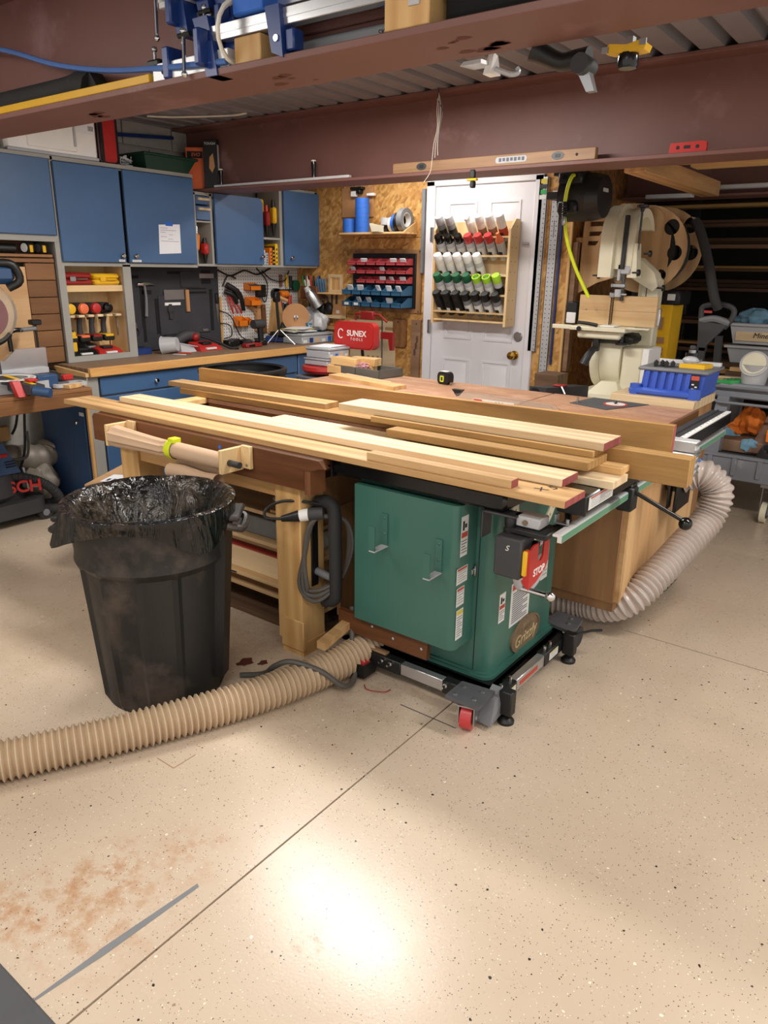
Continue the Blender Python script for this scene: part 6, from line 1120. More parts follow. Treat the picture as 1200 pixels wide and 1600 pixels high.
part('hook',MB().bx(-2.5,-2.45,4.928,4.934,1.7,1.704).bx(-2.5,-2.45,4.928,4.934,1.715,1.719).bx(-2.452,-2.448,4.928,4.934,1.7,1.719),'steel',sr)
def spray(k,row,body,cap,label,kind='can',band=None,group='spray cans on the door rack'):
    z=SZ[row]; x=-3.085+.0815*k; tilt=math.radians(38)
    t=thing('spray_can',label,'spray can',(x,4.872,z-.028),0,group)
    t.rotation_euler=(tilt,0,0); M=WM(t)
    part('can_body',MB(M).lathe([(.026,.0),(.031,.004),(.031,.135),(.027,.15)],18),body,t)
    if kind=='can': part('cap',MB(M).lathe([(.03,.136),(.0315,.14),(.0305,.185),(.027,.195)],18),cap,t)
    elif kind=='pump': part('shoulder',MB(M).lathe([(.03,.14),(.014,.17),(.012,.18)],16),cap,t); part('pump_head',MB(M).bx(-.013,.013,-.045,.016,.18,.2,.005).bx(-.006,.006,-.045,-.03,.14,.18,.003),'white',t)
    elif kind=='nozzle': part('cap',MB(M).lathe([(.03,.136),(.03,.155),(.016,.18),(.012,.205),(.008,.205)],16),cap,t)
    elif kind=='open': part('cap',MB(M).lathe([(.03,.136),(.0315,.14),(.0305,.18),(.024,.18),(.024,.15)],18,cap=False),cap,t); part('nozzle',MB(M).cyl((0,0,.15),(0,0,.17),.008,n=10),'grey',t)
    if band: part('label_band',MB(M).lathe([(.0313,.03),(.0316,.032),(.0316,.1),(.0313,.102)],18,cap=False),band,t); 
    # small printed mark on the side that faces the room
    part('print_mark',MB(M).bx(-.014,.014,-.0322,-.0312,.05,.075),'ink' if body not in('black','black_gloss') else 'label_white',t)
    return t
R1=[(0,'grey','light_grey','grey can with pale cap and dark label, first on the top shelf',None,'black'),(1,'grey','light_grey','grey can with red-marked dark label, second on the top shelf',None,'black'),(3,'offwhite','white','white pump bottle standing on the top shelf','pump',None),(4,'offwhite','white','white can with brown band right of the pump bottle','can','kraft_dark'),(5,'offwhite','white','white can with brown band, second from the right on the top shelf','can','kraft_dark'),(6,'white','white','white can with red lettered label at the right of the top shelf','can','label_red')]
for k,b_,c_,l,kd,bd_ in R1: spray(k,0,b_,c_,l,kd or 'can',bd_)
o7=['first','second','third','fourth','fifth','sixth','seventh']
for k in range(3): spray(k,1,'light_grey','black_gloss','%s black-capped can from the left on the second shelf'%o7[k],band='label_white')
for k in range(3,6): spray(k,1,'light_grey','gloss_red','%s red-capped can from the left on the second shelf'%o7[k-3],band='label_white')
spray(6,1,'milky','orange_cap','bottle with orange pointed nozzle at the right of the second shelf','nozzle')
for k in range(5): spray(k,2,'offwhite' if k<3 else 'light_grey','white','%s white can from the left on the third shelf'%o7[k],band='label_white')
b=MB(); [b.ring(circ(-3.085+.0815*k,4.845,.036,20,.03),circ(-3.085+.0815*k,4.845,.03,20,.025),.003,'z',SZ[2]-.006) for k in(5,6)]; part('hole_rim',b,'label_white',sr,'rims of the two empty holes'); b=MB(); [b.prism(circ(-3.085+.0815*k,4.845,.03,18,.025),.0006,'z',SZ[2]-.006) for k in(5,6)]; part('empty_hole',b,'dark_void',sr)
for k in range(4): spray(k,3,'light_grey','green_cap','%s dark green capped can from the left on the fourth shelf'%o7[k],band='label_white')
for k in (4,5): spray(k,3,'light_grey','lime_cap','%s open lime-capped can on the fourth shelf'%o7[k-4],'open','label_white')
spray(6,3,'light_grey','lime_cap','can with whole lime cap at the right of the fourth shelf',band='black')
for k in range(7): spray(k,4,'black' if k<3 else 'grey','black','%s black can from the left on the lowest full shelf'%o7[k],band=None if k<3 else 'label_white')
t=thing('spring_clamp','small yellow and black clamp hanging from the beam flange above the door','clamp',(-2.2,3.72,1.97)); part('jaw',MB().bx(-2.235,-2.175,3.705,3.73,1.985,1.997,.003),'yellow',t); part('body',MB().bx(-2.22,-2.19,3.71,3.73,1.997,2.04,.004).bx(-2.215,-2.19,3.705,3.735,1.95,1.985,.005),'black',t)
# ================================================================ RIGHT: BANDSAW, REELS, CART, LUMBER RACK
bs=thing('bandsaw','tall cream bandsaw with plywood fence beyond the brown router table','bandsaw',(-1.7,4.85,0))
part('cabinet_stand',MB().bx(-1.92,-1.5,4.62,5.06,0,.765,.01),'cream',bs); part('base_plate',MB().bx(-1.9,-1.5,4.45,5.06,.765,.785,.004),'cream',bs)
def yz(cy,cz,r,a0,a1,n=14): return [(cy+r*math.cos(math.radians(a0+(a1-a0)*i/n)),cz+r*math.sin(math.radians(a0+(a1-a0)*i/n))) for i in range(n+1)]
up=yz(4.88,1.73,.2,0,180)+[(4.68,1.5),(4.78,1.5),(4.98,1.6),(5.08,1.6)]
part('upper_cover',MB().prism(up,.075,'x',-1.835),'cream',bs); part('cover_rim',MB().prism(yz(4.88,1.73,.208,0,180)+[(4.672,1.5),(4.77,1.5),(4.97,1.6),(5.088,1.6)],.012,'x',-1.76),'cream',bs)
part('upper_frame',MB().prism(yz(4.9,1.72,.19,20,180)+[(4.71,1.55),(4.73,1.55),(4.745,1.66)]+yz(4.9,1.72,.14,170,30,8),.11,'x',-1.748),'cream',bs)
part('tension_slot',MB().bx(-1.7,-1.675,4.69,4.716,1.55,1.86,.003),'black',bs); part('tension_bracket',MB().hexa([(-1.66,4.72,1.5),(-1.6,4.72,1.5),(-1.6,4.8,1.5),(-1.66,4.8,1.5)],[(-1.65,4.72,1.7),(-1.62,4.72,1.7),(-1.62,4.8,1.7),(-1.65,4.8,1.7)]),'cream',bs)
part('neck',MB().prism([(-1.72,1.56),(-1.66,1.62),(-1.55,1.53),(-1.52,1.45),(-1.55,1.42),(-1.7,1.5)],.12,'y',4.9),'cream',bs)
part('column',MB().bx(-1.64,-1.53,4.95,5.06,.9,1.5,.012).bx(-1.665,-1.64,4.98,5.03,.9,1.5,.004),'cream',bs); part('column_groove',MB().bx(-1.605,-1.6,4.9485,4.951,1.25,1.48),'ink',bs)
part('tension_rod',MB().cyl((-1.62,4.75,1.66),(-1.62,4.75,1.9),.007,n=8),'iron',bs); part('tension_knob',MB().lathe([(.01,-.02),(.014,0),(.035,.004),(.036,.018),(.02,.022)],14,(-1.62,4.75,1.9)),'black',bs)
for x,y,z in((-1.55,4.74,1.64),(-1.6,4.72,1.53),(-1.5,4.92,1.44),(-1.85,4.72,1.51)): part('clamp_knob',MB(Matrix.Translation((x,y,z))@Matrix.Rotation(math.pi/2,4,'Y')).lathe([(.005,-.03),(.006,0),(.02,.004),(.02,.016),(.012,.02)],12),'black',bs)
part('guide_post',MB().bx(-1.69,-1.67,4.715,4.735,1.36,1.56,.003),'iron',bs); gd=part('blade_guides',MB().bx(-1.75,-1.66,4.7,4.74,1.44,1.465,.004).bx(-1.75,-1.72,4.695,4.745,1.38,1.41,.004),'steel',bs); part('guide_bearing',MB().cyl((-1.7,4.705,1.385),(-1.7,4.705,1.43),.02,n=14).bx(-1.75,-1.65,4.71,4.73,1.395,1.405,.003),'light_grey',gd); part('guide_block',MB().bx(-1.7,-1.64,4.705,4.745,1.52,1.57,.006).bx(-1.72,-1.7,4.71,4.74,1.48,1.58,.004),'light_grey',gd)
bl=MB().bx(-1.7375,-1.7365,4.7,4.716,1.2,1.5); z=1.21
while z<1.5: bl.prism([(4.7,z),(4.694,z+.004),(4.7,z+.012)],.001,'x',-1.7375); z+=.016
part('saw_blade',bl,'iron',bs)
tb=part('saw_table',MB().bx(-1.94,-1.58,4.57,4.98,1.178,1.205,.004),'cream',bs); part('table_rib',MB().bx(-1.94,-1.58,4.565,4.575,1.18,1.2,.002).bx(-1.9,-1.62,4.6,4.95,1.13,1.178,.01),'cream',tb); part('fence_rail',MB().bx(-2.06,-1.93,4.57,4.6,1.182,1.208,.003).bx(-1.58,-1.44,4.58,4.61,1.2,1.21,.002),'cream',bs); part('rail_end',MB().bx(-2.0625,-2.0605,4.573,4.597,1.186,1.204),'black',bs)
part('fence_handle',MB().tube([(-1.9,4.6,1.225),(-1.82,4.58,1.222),(-1.76,4.57,1.215)],.011,8),'black',bs); part('lock_knob',MB(TR((-1.87,4.56,1.19),0,math.pi/2)).lathe([(.012,0),(.016,.01),(.012,.016)],12),'black',bs); part('fence_base',MB().bx(-1.76,-1.66,4.59,4.7,1.206,1.214,.002),'white',bs)
fn=part('wood_fence',MB().bx(-1.958,-1.745,4.74,4.765,1.207,1.39,.002).bx(-1.732,-1.458,4.74,4.765,1.207,1.39,.002),'ply_x',bs); b=MB(); [b.cyl((x,4.7385,1.3),(x,4.74,1.3),.006,n=10) for x in(-1.91,-1.84,-1.6,-1.52)]; part('fence_bolts',b,'steel',fn); part('fence_line',MB().bx(-1.957,-1.746,4.7392,4.74,1.298,1.3).bx(-1.731,-1.459,4.7392,4.74,1.298,1.3),'kraft_dark',fn); part('fence_back',MB().bx(-1.5,-1.44,4.766,4.79,1.215,1.32,.003),'alu',bs)
part('trunnion',MB().bx(-1.84,-1.56,4.66,4.85,1.1,1.165,.02).cyl((-1.83,4.65,1.14),(-1.78,4.65,1.14),.03,n=14).bx(-1.8,-1.76,4.62,4.66,1.05,1.14,.006),'black',bs); part('tilt_handle',MB().tube([(-1.78,4.62,1.07),(-1.8,4.58,1.03),(-1.82,4.56,.97)],lambda u:.02+.01*u,10,sub=2),'black',bs); part('tilt_knob',MB().lathe([(.035,0),(.035,.012),(.014,.016),(.012,.05)],14,(-1.62,4.64,1.1)),'black',bs)
lo=yz(4.88,1.0,.2,180,360)+[(5.08,1.12),(4.7,1.12)]
part('lower_cover',MB().prism(lo,.06,'x',-1.83),'cream',bs); part('lower_frame',MB().prism(yz(4.88,.99,.19,180,360)+[(5.07,1.12),(4.71,1.12)],.13,'x',-1.768),'cream',bs); part('frame_foot',MB().hexa([(-1.8,4.6,.785),(-1.58,4.6,.785),(-1.58,5.0,.785),(-1.8,5.0,.785)],[(-1.74,4.69,.86),(-1.64,4.69,.86),(-1.64,4.95,.86),(-1.74,4.95,.86)]),'cream',bs); part('side_cover',MB().bx(-1.636,-1.5,4.72,4.95,.79,1.08,.012),'cream',bs); part('side_panel',MB().bx(-1.5,-1.46,4.7,4.95,.8,1.08,.004),'white',bs)
t=thing('black_case','black and white boxed gadget on the wall side behind the bandsaw fence','box',(-2.05,4.85,1.2)); part('case',MB().bx(-2.1,-2.02,4.86,4.94,1.22,1.34,.008),'black',t); part('white_side',MB().bx(-2.09,-2.025,4.85,4.86,1.2,1.27,.003),'white',t); part('bracket',MB().bx(-2.136,-2.1,4.96,4.98,1.2,1.3).bx(-2.136,-2.06,4.93,4.98,1.2,1.21),'iron',t)
# tracks lying left of the bandsaw
t=thing('aluminium_track','dark aluminium saw track leaning on a trestle left of the bandsaw','track',(-1.95,4.5,.8)); part('body',MB().hexa([(-1.97,4.12,.79),(-1.86,4.12,.79),(-1.7,4.38,.79),(-1.8,4.38,.79)],[(-1.97,4.12,.865),(-1.86,4.12,.865),(-1.7,4.38,.865),(-1.8,4.38,.865)]),'iron',t); part('end_cap',MB().cyl((-1.93,4.105,.83),(-1.93,4.12,.83),.03,n=14),'black',t); part('red_latch',MB().bx(-1.86,-1.79,4.21,4.27,.866,.876,.003),'red_dark',t); part('handle',MB().tube([(-1.8,4.2,.87),(-1.775,4.2,.83),(-1.8,4.2,.79)],.006,6),'alu',t); part('trestle',MB().bx(-1.92,-1.8,4.15,4.3,0,.788,.004),'lumber_x',t)
for k,(x0,x1,y,z,l) in enumerate(((-2.1,-1.93,4.66,.79,'dark offcut lying behind the aluminium track'),)): solo('wood_offcut',MB().bx(-2.1,-1.94,4.45,4.62,.0,.9,.003),'lumber_x','dark stacked wood standing behind the aluminium track','wood')
# yellow carton and plywood hose reel behind
t=thing('yellow_bin','yellow plastic bin with dark printed marks behind the bandsaw column','bin',(-1.6,5.25,0)); part('bin',MB().hexa([(-1.72,5.2,0),(-1.5,5.2,0),(-1.5,5.4,0),(-1.72,5.4,0)],[(-1.77,5.18,1.33),(-1.49,5.18,1.33),(-1.49,5.42,1.33),(-1.77,5.42,1.33)]),'yellow',t); b=MB(); [b.bx(-1.57,-1.52,5.178,5.182,z,z+.02) for z in(1.0,1.03,1.08,1.1)]; b.bx(-1.62,-1.54,5.176,5.18,1.17,1.25); part('print',b,'kraft_dark',t); part('dark_lid',MB().bx(-1.78,-1.45,5.17,5.43,1.33,1.42,.01),'black',t); part('lid_tag',MB().bx(-1.53,-1.48,5.168,5.17,1.36,1.4),'label_white',t)
hr=thing('hose_reel','large plywood hose reel with round cut-outs in its discs behind the bandsaw','reel',(-1.7,5.25,1.4))
def disc_holes(cx,cz,R,holes,y,th,name='reel_disc'):
    bm=bmesh.new()
    cu=bpy.data.curves.new('d','CURVE'); cu.dimensions='2D'; cu.fill_mode='BOTH'; cu.extrude=th/2
    for (hx,hz,r) in [(cx,cz,R)]+holes:
        sp=cu.splines.new('POLY'); n=40; sp.points.add(n-1); sp.use_cyclic_u=True
        for i,(a,b2) in enumerate(circ(hx,hz,r,n)): sp.points[i].co=(a,b2,0,1)
    to=bpy.data.objects.new('d',cu); COL.objects.link(to); dg=bpy.context.evaluated_depsgraph_get(); me=bpy.data.meshes.new_from_object(to.evaluated_get(dg)); COL.objects.unlink(to); bpy.data.objects.remove(to); bm.free()
    b=MB(); b.v=[(v.co.x,y+th/2-v.co.z if False else y+th/2+v.co.z,v.co.y) for v in me.vertices]; b.f=[tuple(p.vertices) for p in me.polygons]; b.mi=[0]*len(b.f)
    return part(name,b,'reel_ply',hr)
disc_holes(-1.7,1.675,.27,[(-1.54,1.81,.048),(-1.503,1.655,.046),(-1.575,1.517,.036)],5.1,.018)
disc_holes(-1.66,1.675,.27,[(-1.48,1.83,.05),(-1.46,1.66,.048)],5.3,.018)
part('drum',MB().cyl((-1.7,5.118,1.675),(-1.68,5.3,1.675),.2,n=32),'drum_black',hr); part('front_plate',MB().prism(rrect(-1.84,-1.585,1.45,1.94,.11,6),.014,'y',5.085),'reel_ply',hr)
def fan():
    cu=bpy.data.curves.new('d','CURVE'); cu.dimensions='2D'; cu.fill_mode='BOTH'; cu.extrude=.008
    P=[[(-2.1,1.86),(-1.85,1.955),(-1.72,1.95),(-1.72,1.5),(-1.85,1.5),(-1.98,1.46),(-2.12,1.38)]]+[[(x0,z0),(x1,z0),(x1+.02,z1),(x0,z1)] for x0,x1,z0,z1 in((-2.06,-1.96,1.82,1.85),(-2.06,-1.99,1.76,1.788),(-2.065,-2.01,1.7,1.728))]
    for pl in P:
        sp=cu.splines.new('POLY'); sp.points.add(len(pl)-1); sp.use_cyclic_u=True
        for i,(a,b2) in enumerate(pl): sp.points[i].co=(a,b2,0,1)
    to=bpy.data.objects.new('d',cu); COL.objects.link(to); dg=bpy.context.evaluated_depsgraph_get(); me=bpy.data.meshes.new_from_object(to.evaluated_get(dg)); COL.objects.unlink(to); bpy.data.objects.remove(to)
    b=MB(); b.v=[(v.co.x,5.05+v.co.z,v.co.y) for v in me.vertices]; b.f=[tuple(p.vertices) for p in me.polygons]; b.mi=[0]*len(b.f); return part('slotted_wing',b,'reel_ply',hr,'plywood wing with three slots')
fan(); part('wall_block',MB().bx(-2.137,-2.1,5.0,5.1,1.5,1.75,.003),'pine_z',hr); part('wound_hose',MB().tube([(-1.68+.215*math.cos(a),5.14+.02*a/6.28*1.0,1.675+.215*math.sin(a)) for a in [i*.3 for i in range(105)]],.024,8),'rubber',hr); part('axle_arm',MB().bx(-2.137,-1.6,5.33,5.37,1.64,1.7),'lumber_x',hr)
solo('reel_hose',MB().tube([(-1.43,5.2,1.85),(-1.38,5.18,1.78),(-1.3,5.15,1.6),(-1.23,5.12,1.4),(-1.2,5.15,1.32)],.03,10,sub=6),'rubber','thick black hose running from the plywood reel down to the grey tool stand','hose')
# black air-hose reel with yellow hose under the beam
ar=thing('air_hose_reel','black air hose reel with bright yellow hose hung under the beam at the wall corner','hose reel',(-1.9,4.5,1.83)); part('drum_case',MB().cyl((-2.03,4.55,1.955),(-1.86,4.55,1.955),.135,n=32),'reel_black',ar); part('end_case',MB(Matrix.Translation((-1.86,4.55,1.955))@Matrix.Rotation(math.pi/2,4,'Y')).lathe([(.135,0),(.13,.03),(.118,.075),(.07,.08)],32),'reel_black',ar); part('front_guard',MB().bx(-2.02,-1.9,4.4,4.5,1.86,1.93,.012),'black',ar); part('top_guard',MB().bx(-2.03,-1.88,4.41,4.5,2.02,2.09,.01),'black',ar); part('hose_slot',MB().bx(-2.0,-1.97,4.407,4.412,2.045,2.07).bx(-1.93,-1.91,4.407,4.412,2.05,2.075),'dark_void',ar); part('mount',MB().bx(-2.1,-1.9,4.5,4.6,2.08,2.1).bx(-2.136,-2.03,4.5,4.97,1.95,1.99),'iron',ar); part('end_badge',MB().bx(-1.782,-1.779,4.5,4.58,1.98,2.0),'light_grey',ar)
part('yellow_hose',MB().tube([(-1.93,4.45,2.06),(-1.93,4.39,2.06),(-1.945,4.37,2.0),(-1.955,4.37,1.92)],.011,10,sub=5),'lime',ar); part('spring_guard',MB().tube([(-1.955,4.37,1.92),(-1.953,4.37,1.84)],lambda u:.014+.002*math.sin(u*90),10,sub=20),'black',ar); part('fitting',MB().lathe([(.008,-.05),(.012,-.045),(.012,-.02),(.009,0)],12,(-1.953,4.37,1.84)),'steel',ar); part('yellow_hose',MB().tube([(-2.0,4.48,1.86),(-1.98,4.5,1.72),(-1.92,4.52,1.56),(-1.82,4.54,1.38)],.011,10,sub=6),'lime',ar)
# blue lidded box on a wooden cabinet
cb2=thing('side_cabinet','brown wooden cabinet with pale top board standing behind the router table','cabinet',(-1.15,4.2,0)); part('top_board',MB().bx(-1.42,-.975,3.99,4.42,.85,.9,.003),'maple_x',cb2); part('carcass',MB().bx(-1.4,-.985,4.0,4.42,0,.85,.003),'ply_brown',cb2)
bb=thing('blue_box','blue ribbed plastic box with grey lid standing on the wooden cabinet','box',(-1.14,4.2,.9)); part('bin',MB().hexa([(-1.29,4.075,.905),(-.975,4.075,.905),(-.975,4.37,.905),(-1.29,4.37,.905)],[(-1.28,4.08,1.03),(-.96,4.08,1.03),(-.96,4.38,1.03),(-1.28,4.38,1.03)]),'blue_box',bb); part('foot_rim',MB().bx(-1.34,-.97,4.03,4.4,.901,.94,.012).cyl((-1.0,4.06,.901),(-1.0,4.06,.955),.036,n=16).cyl((-1.31,4.06,.901),(-1.31,4.06,.955),.03,n=16),'blue_box',bb); part('lid',MB().bx(-1.31,-.945,4.06,4.41,1.03,1.048,.006),'grey',bb)
for k in range(6): part('rib',MB().hexa([(-1.27+k*.043,4.064,.94),(-1.25+k*.043,4.064,.94),(-1.25+k*.043,4.075,.94),(-1.27+k*.043,4.075,.94)],[(-1.268+k*.043,4.068,1.028),(-1.244+k*.043,4.068,1.028),(-1.244+k*.043,4.085,1.028),(-1.268+k*.043,4.085,1.028)]),'blue_box',bb)
s=part('printed_label',MB().bx(-1.025,-.985,4.062,4.0685,.945,1.025),'black',bb); part('red_band',MB().bx(-1.025,-.985,4.061,4.062,1.0,1.022),'label_red',s); b=MB(); [b.bx(-1.02+.016*(k%2),-1.008+.016*(k%2),4.061,4.062,.95+.012*k,.957+.012*k) for k in range(3)]; part('pictogram',b,'label_white',s)
t=thing('yellow_jig','yellow jig with clear window lying on the grey lid of the blue box','jig',(-1.05,4.2,1.049)); part('body',MB().prism([(-1.12,4.15),(-.99,4.15),(-.97,4.24),(-1.0,4.26),(-1.1,4.18)],.022,'z',1.049),'yellow',t); part('clear_cap',MB().sph((-1.09,4.25,1.08),.03,12,8,(1.5,1,.8)),'clear_bin',t)
t=thing('aluminium_ruler','white ruler bar lying across the back of the grey lid','ruler',(-1.1,4.34,1.049)); part('bar',MB().bx(-1.28,-.95,4.33,4.36,1.049,1.07,.002),'alu_white',t); part('slider',MB().bx(-1.1,-1.06,4.32,4.37,1.07,1.08,.002),'steel',t)
t=thing('knee_strap','black ribbed strap lying at the left of the grey lid','strap',(-1.2,4.17,1.049)); [part('segment',MB(TR((-1.24+.028*k,4.14+.02*(k%2),1.049),.3)).prism([(-.01,0),(.01,0),(.012,.02),(0,.03),(-.012,.02)],.07,'y',-.03),'black',t) for k in range(4)]
t=thing('small_router','small black trim router standing behind the yellow jig','router',(-1.1,4.43,1.0)); part('body',MB().cyl((-1.12,4.38,1.049),(-1.12,4.38,1.11),.035,n=18),'black_gloss',t); part('collar',MB().cyl((-1.12,4.38,1.11),(-1.12,4.38,1.125),.02,n=14),'steel',t); part('top_knob',MB().bx(-1.135,-1.105,4.365,4.395,1.125,1.15,.005),'dark_grey',t)
# grey tool stand with D-handle
ts=thing('tool_stand','dark grey plastic stand with open D-handle before the lumber rack','stand',(-1.23,5.2,0)); part('handle_loop',MB().tube([(-1.3,5.2,1.2),(-1.31,5.2,1.29),(-1.3,5.2,1.33),(-1.2,5.2,1.345),(-1.12,5.2,1.32),(-1.12,5.2,1.26),(-1.16,5.2,1.2)],.018,8,sub=4),'dark_grey',ts); part('cross_bar',MB().tube([(-1.31,5.2,1.24),(-1.22,5.19,1.255),(-1.13,5.2,1.23)],.022,8,sub=4),'grey',ts); part('body',MB().prism([(-1.315,1.24),(-1.14,1.22),(-1.25,1.08),(-1.25,1.05),(-1.3,1.05)],.05,'y',5.18),'dark_grey',ts); part('leg',MB().hexa([(-1.33,5.18,0),(-1.29,5.18,0),(-1.29,5.22,0),(-1.33,5.22,0)],[(-1.29,5.18,1.07),(-1.25,5.18,1.07),(-1.25,5.22,1.07),(-1.29,5.22,1.07)]),'dark_grey',ts); part('leg',MB().hexa([(-1.14,5.25,0),(-1.1,5.25,0),(-1.1,5.29,0),(-1.14,5.29,0)],[(-1.2,5.18,1.15),(-1.16,5.18,1.15),(-1.16,5.22,1.15),(-1.2,5.22,1.15)]),'rubber',ts); part('red_badge',MB().bx(-1.29,-1.24,5.178,5.18,1.29,1.305),'red',ts)
# grey two-shelf utility cart
ct2=thing('utility_cart','grey plastic utility cart loaded with wood and rags at the right edge','cart',(-.85,5.35,0))
part('top_tray',MB().bx(-1.15,-.25,5.05,5.6,.825,.87,.02).bx(-1.14,-.26,5.07,5.58,.78,.83,.01),'cart_grey',ct2); part('tray_lip',MB().tube([(-1.15,5.05,.86),(-.25,5.05,.86),(-.25,5.6,.86),(-1.15,5.6,.86)],.02,8,True),'cart_grey',ct2); part('push_bar',MB().tube([(-1.13,5.03,.82),(-1.13,5.03,.775),(-1.09,5.03,.755),(-.3,5.03,.755)],.009,8),'cart_grey',ct2)
for x,y in((-1.08,5.09),(-.34,5.09),(-1.08,5.5),(-.34,5.5)): part('leg',MB().hexa([(x-.07,y-.04,.3),(x+.03,y-.04,.3),(x+.03,y+.06,.3),(x-.07,y+.06,.3)],[(x-.02,y-.03,.79),(x+.05,y-.03,.79),(x+.05,y+.04,.79),(x-.02,y+.04,.79)]),'cart_grey',ct2)
part('bottom_tray',MB().bx(-1.17,-.23,5.05,5.6,.26,.28).bx(-1.17,-.23,5.04,5.06,.26,.42,.006).bx(-1.17,-.23,5.59,5.61,.26,.42,.006).bx(-1.17,-1.15,5.04,5.6,.26,.42,.006).bx(-.25,-.23,5.04,5.6,.26,.42,.006).bx(-1.18,-.22,5.03,5.07,.4,.425,.008),'cart_grey',ct2)
for x in(-1.1,-.95,-.8,-.65,-.5): part('tray_rib',MB().bx(x,x+.03,5.028,5.042,.29 if x>-1.05 and x<-.7 else .26,.405,.004),'cart_grey',ct2)
for x,y in((-.72,5.1),(-1.12,5.5),(-.3,5.1)):
    w_=part('caster_wheel',MB().cyl((x-.017,y,.068),(x+.017,y,.068),.068,n=24),'cream',ct2); part('hub',MB().cyl((x+.015,y,.068),(x+.022,y,.068),.04,n=16),'iron',w_); part('fork',MB().bx(x-.028,x-.022,y-.03,y+.03,.06,.25).bx(x+.022,x+.028,y-.03,y+.03,.06,.25).bx(x-.04,x+.04,y-.05,y+.05,.24,.262),'steel',w_)
t=thing('milky_bucket','translucent bucket tipped on the cart with a round white lid inside','bucket',(-.9,5.1,.872)); part('bucket',MB().lathe([(.07,0),(.085,.12),(.09,.125),(.082,.12),(.067,.004)],26,(-.92,5.13,.872),cap=True),'milky',t); M=Matrix.Translation((-.925,5.12,.985))@Matrix.Rotation(math.radians(62),4,'X'); part('inner_cup',MB(M).lathe([(.06,-.08),(.078,.03),(.083,.032),(.083,.04),(.075,.04)],26),'milky',t); part('round_lid',MB(M).lathe([(.001,.041),(.07,.041),(.07,.047),(.001,.047)],26),'cream',t)
for k,(y,m,l) in enumerate(((5.06,'green_bright','green spring clamp nearest the cart edge'),(5.12,'green_bright','green spring clamp behind the first one on the cart'))):
    t=thing('spring_clamp',l,'clamp',(-1.06,y,.872),0,'green clamps on the cart'); 
    for s_ in(-1,1): part('jaw',MB(TR((-1.07+.03*k,y,.873),.25+.2*k)).prism([(-.09,s_*.01),(-.06,s_*.035),(-.02,s_*.018),(.03,s_*.04),(.08,s_*.02),(.07,s_*.008),(.03,s_*.024),(-.02,s_*.006)],.022,'z'),m,t)
    part('spring',MB(TR((-1.07+.03*k,y,.873),.25)).cyl((0,0,0),(0,0,.026),.012,n=12),'steel',t)
for k,(x0,y,z,w_,m,rz,l) in enumerate(((-1.28,5.08,.872,.2,'pine_x',-.05,'pale stick jutting left off the cart top'),(-1.2,5.2,.872,.26,'maple_x',.1,'pale board behind the stick on the cart'),(-1.12,5.26,.9,.2,'bark',.2,'bark-edged wood scrap on the cart boards'),(-1.1,5.3,.925,.2,'pine_x',-.1,'pale offcut on top of the wood scraps on the cart'))): solo('wood_scrap',MB(TR((x0,y,z),rz)).bx(0,w_,-.025,.025,0,.025,.002),m,l,'wood scrap','wood scraps on the cart')
t=thing('orange_rag','bright orange cloth bundled on the lower cart shelf','rag',(-.95,5.35,.6))
def rag(name,label,c,r,m,seed,sc_=(1,1,1)):
    random.seed(seed); ph=[random.uniform(0,6) for _ in range(6)]
    def f(u,v):
        a=2*math.pi*u; e=-math.pi/2+math.pi*v; k=r*(1+.12*math.sin(4*a+ph[0]+3*e)+.1*math.sin(9*a+ph[1])*math.cos(e)+.08*math.sin(7*e+ph[2]+2*a))
        return (c[0]+k*sc_[0]*math.cos(e)*math.cos(a),c[1]+k*sc_[1]*math.cos(e)*math.sin(a),max(c[2]-r*.85*sc_[2],c[2]+k*sc_[2]*math.sin(e)))
    b=MB().grid(f,36,18,True); return b
part('cloth',rag('','',(-.93,5.35,.6),.085,'',3,(1,.8,1.1)),'orange_cloth',t); part('cloth_tail',rag('','',(-1.02,5.33,.54),.05,'',8,(1.3,.8,.8)),'orange_cloth',t)
t=thing('blue_rag','grey-blue cloth bundled left of the orange rag on the cart','rag',(-1.05,5.3,.5)); part('cloth',rag('','',(-1.08,5.34,.505),.07,'',5,(1.4,.9,.7)),'blue_cloth',t)
t=thing('blue_rag','light blue cloth hanging by the brown board on the cart','rag',(-.9,5.2,.46)); part('cloth',rag('','',(-.88,5.16,.47),.05,'',6,(1.2,.5,.9)),'blue_cloth',t)
for k,(x0,x1,y0,y1,z0,z1,m,l) in enumerate(((-1.1,-.5,5.15,5.5,.42,.5,'grey_wood','grey-brown wood slab on the lower cart shelf'),(-1.12,-.55,5.1,5.5,.285,.36,'grey_wood','rounded pale wood slab resting below the upper slab'),)):
    b=MB().prism(rrect(y0,y1,z0,z1,.03 if k else .008,4),x1-x0,'x',x0); solo('wood_slab',b,m,l,'slab','wood slabs on the cart')
solo('slab_spacer',MB().bx(-1.0,-.6,5.2,5.45,.36,.42,.003),'rubber','dark spacer block between the two wood slabs on the cart','block')
solo('walnut_board',MB().hexa([(-.88,5.12,.44),(-.78,5.12,.44),(-.78,5.15,.44),(-.88,5.15,.44)],[(-.8,5.3,.75),(-.68,5.3,.75),(-.68,5.33,.75),(-.8,5.33,.75)]),'walnut_z','dark brown board leaning on the rags in the cart','board')
solo('tin_cup',MB(Matrix.Translation((-.77,5.1,.44))@Matrix.Rotation(.5,4,'Y')@Matrix.Rotation(.4,4,'X')).lathe([(.045,-.04),(.05,.05),(.044,.05),(.04,-.03)],18),'dark_grey','dark grey cup lying at the front of the lower cart shelf','cup')
solo('black_sheet',MB().bx(-1.05,-.7,5.07,5.09,.3,.43,.002),'rubber','flat black sheet standing inside the lower cart tray','sheet') 
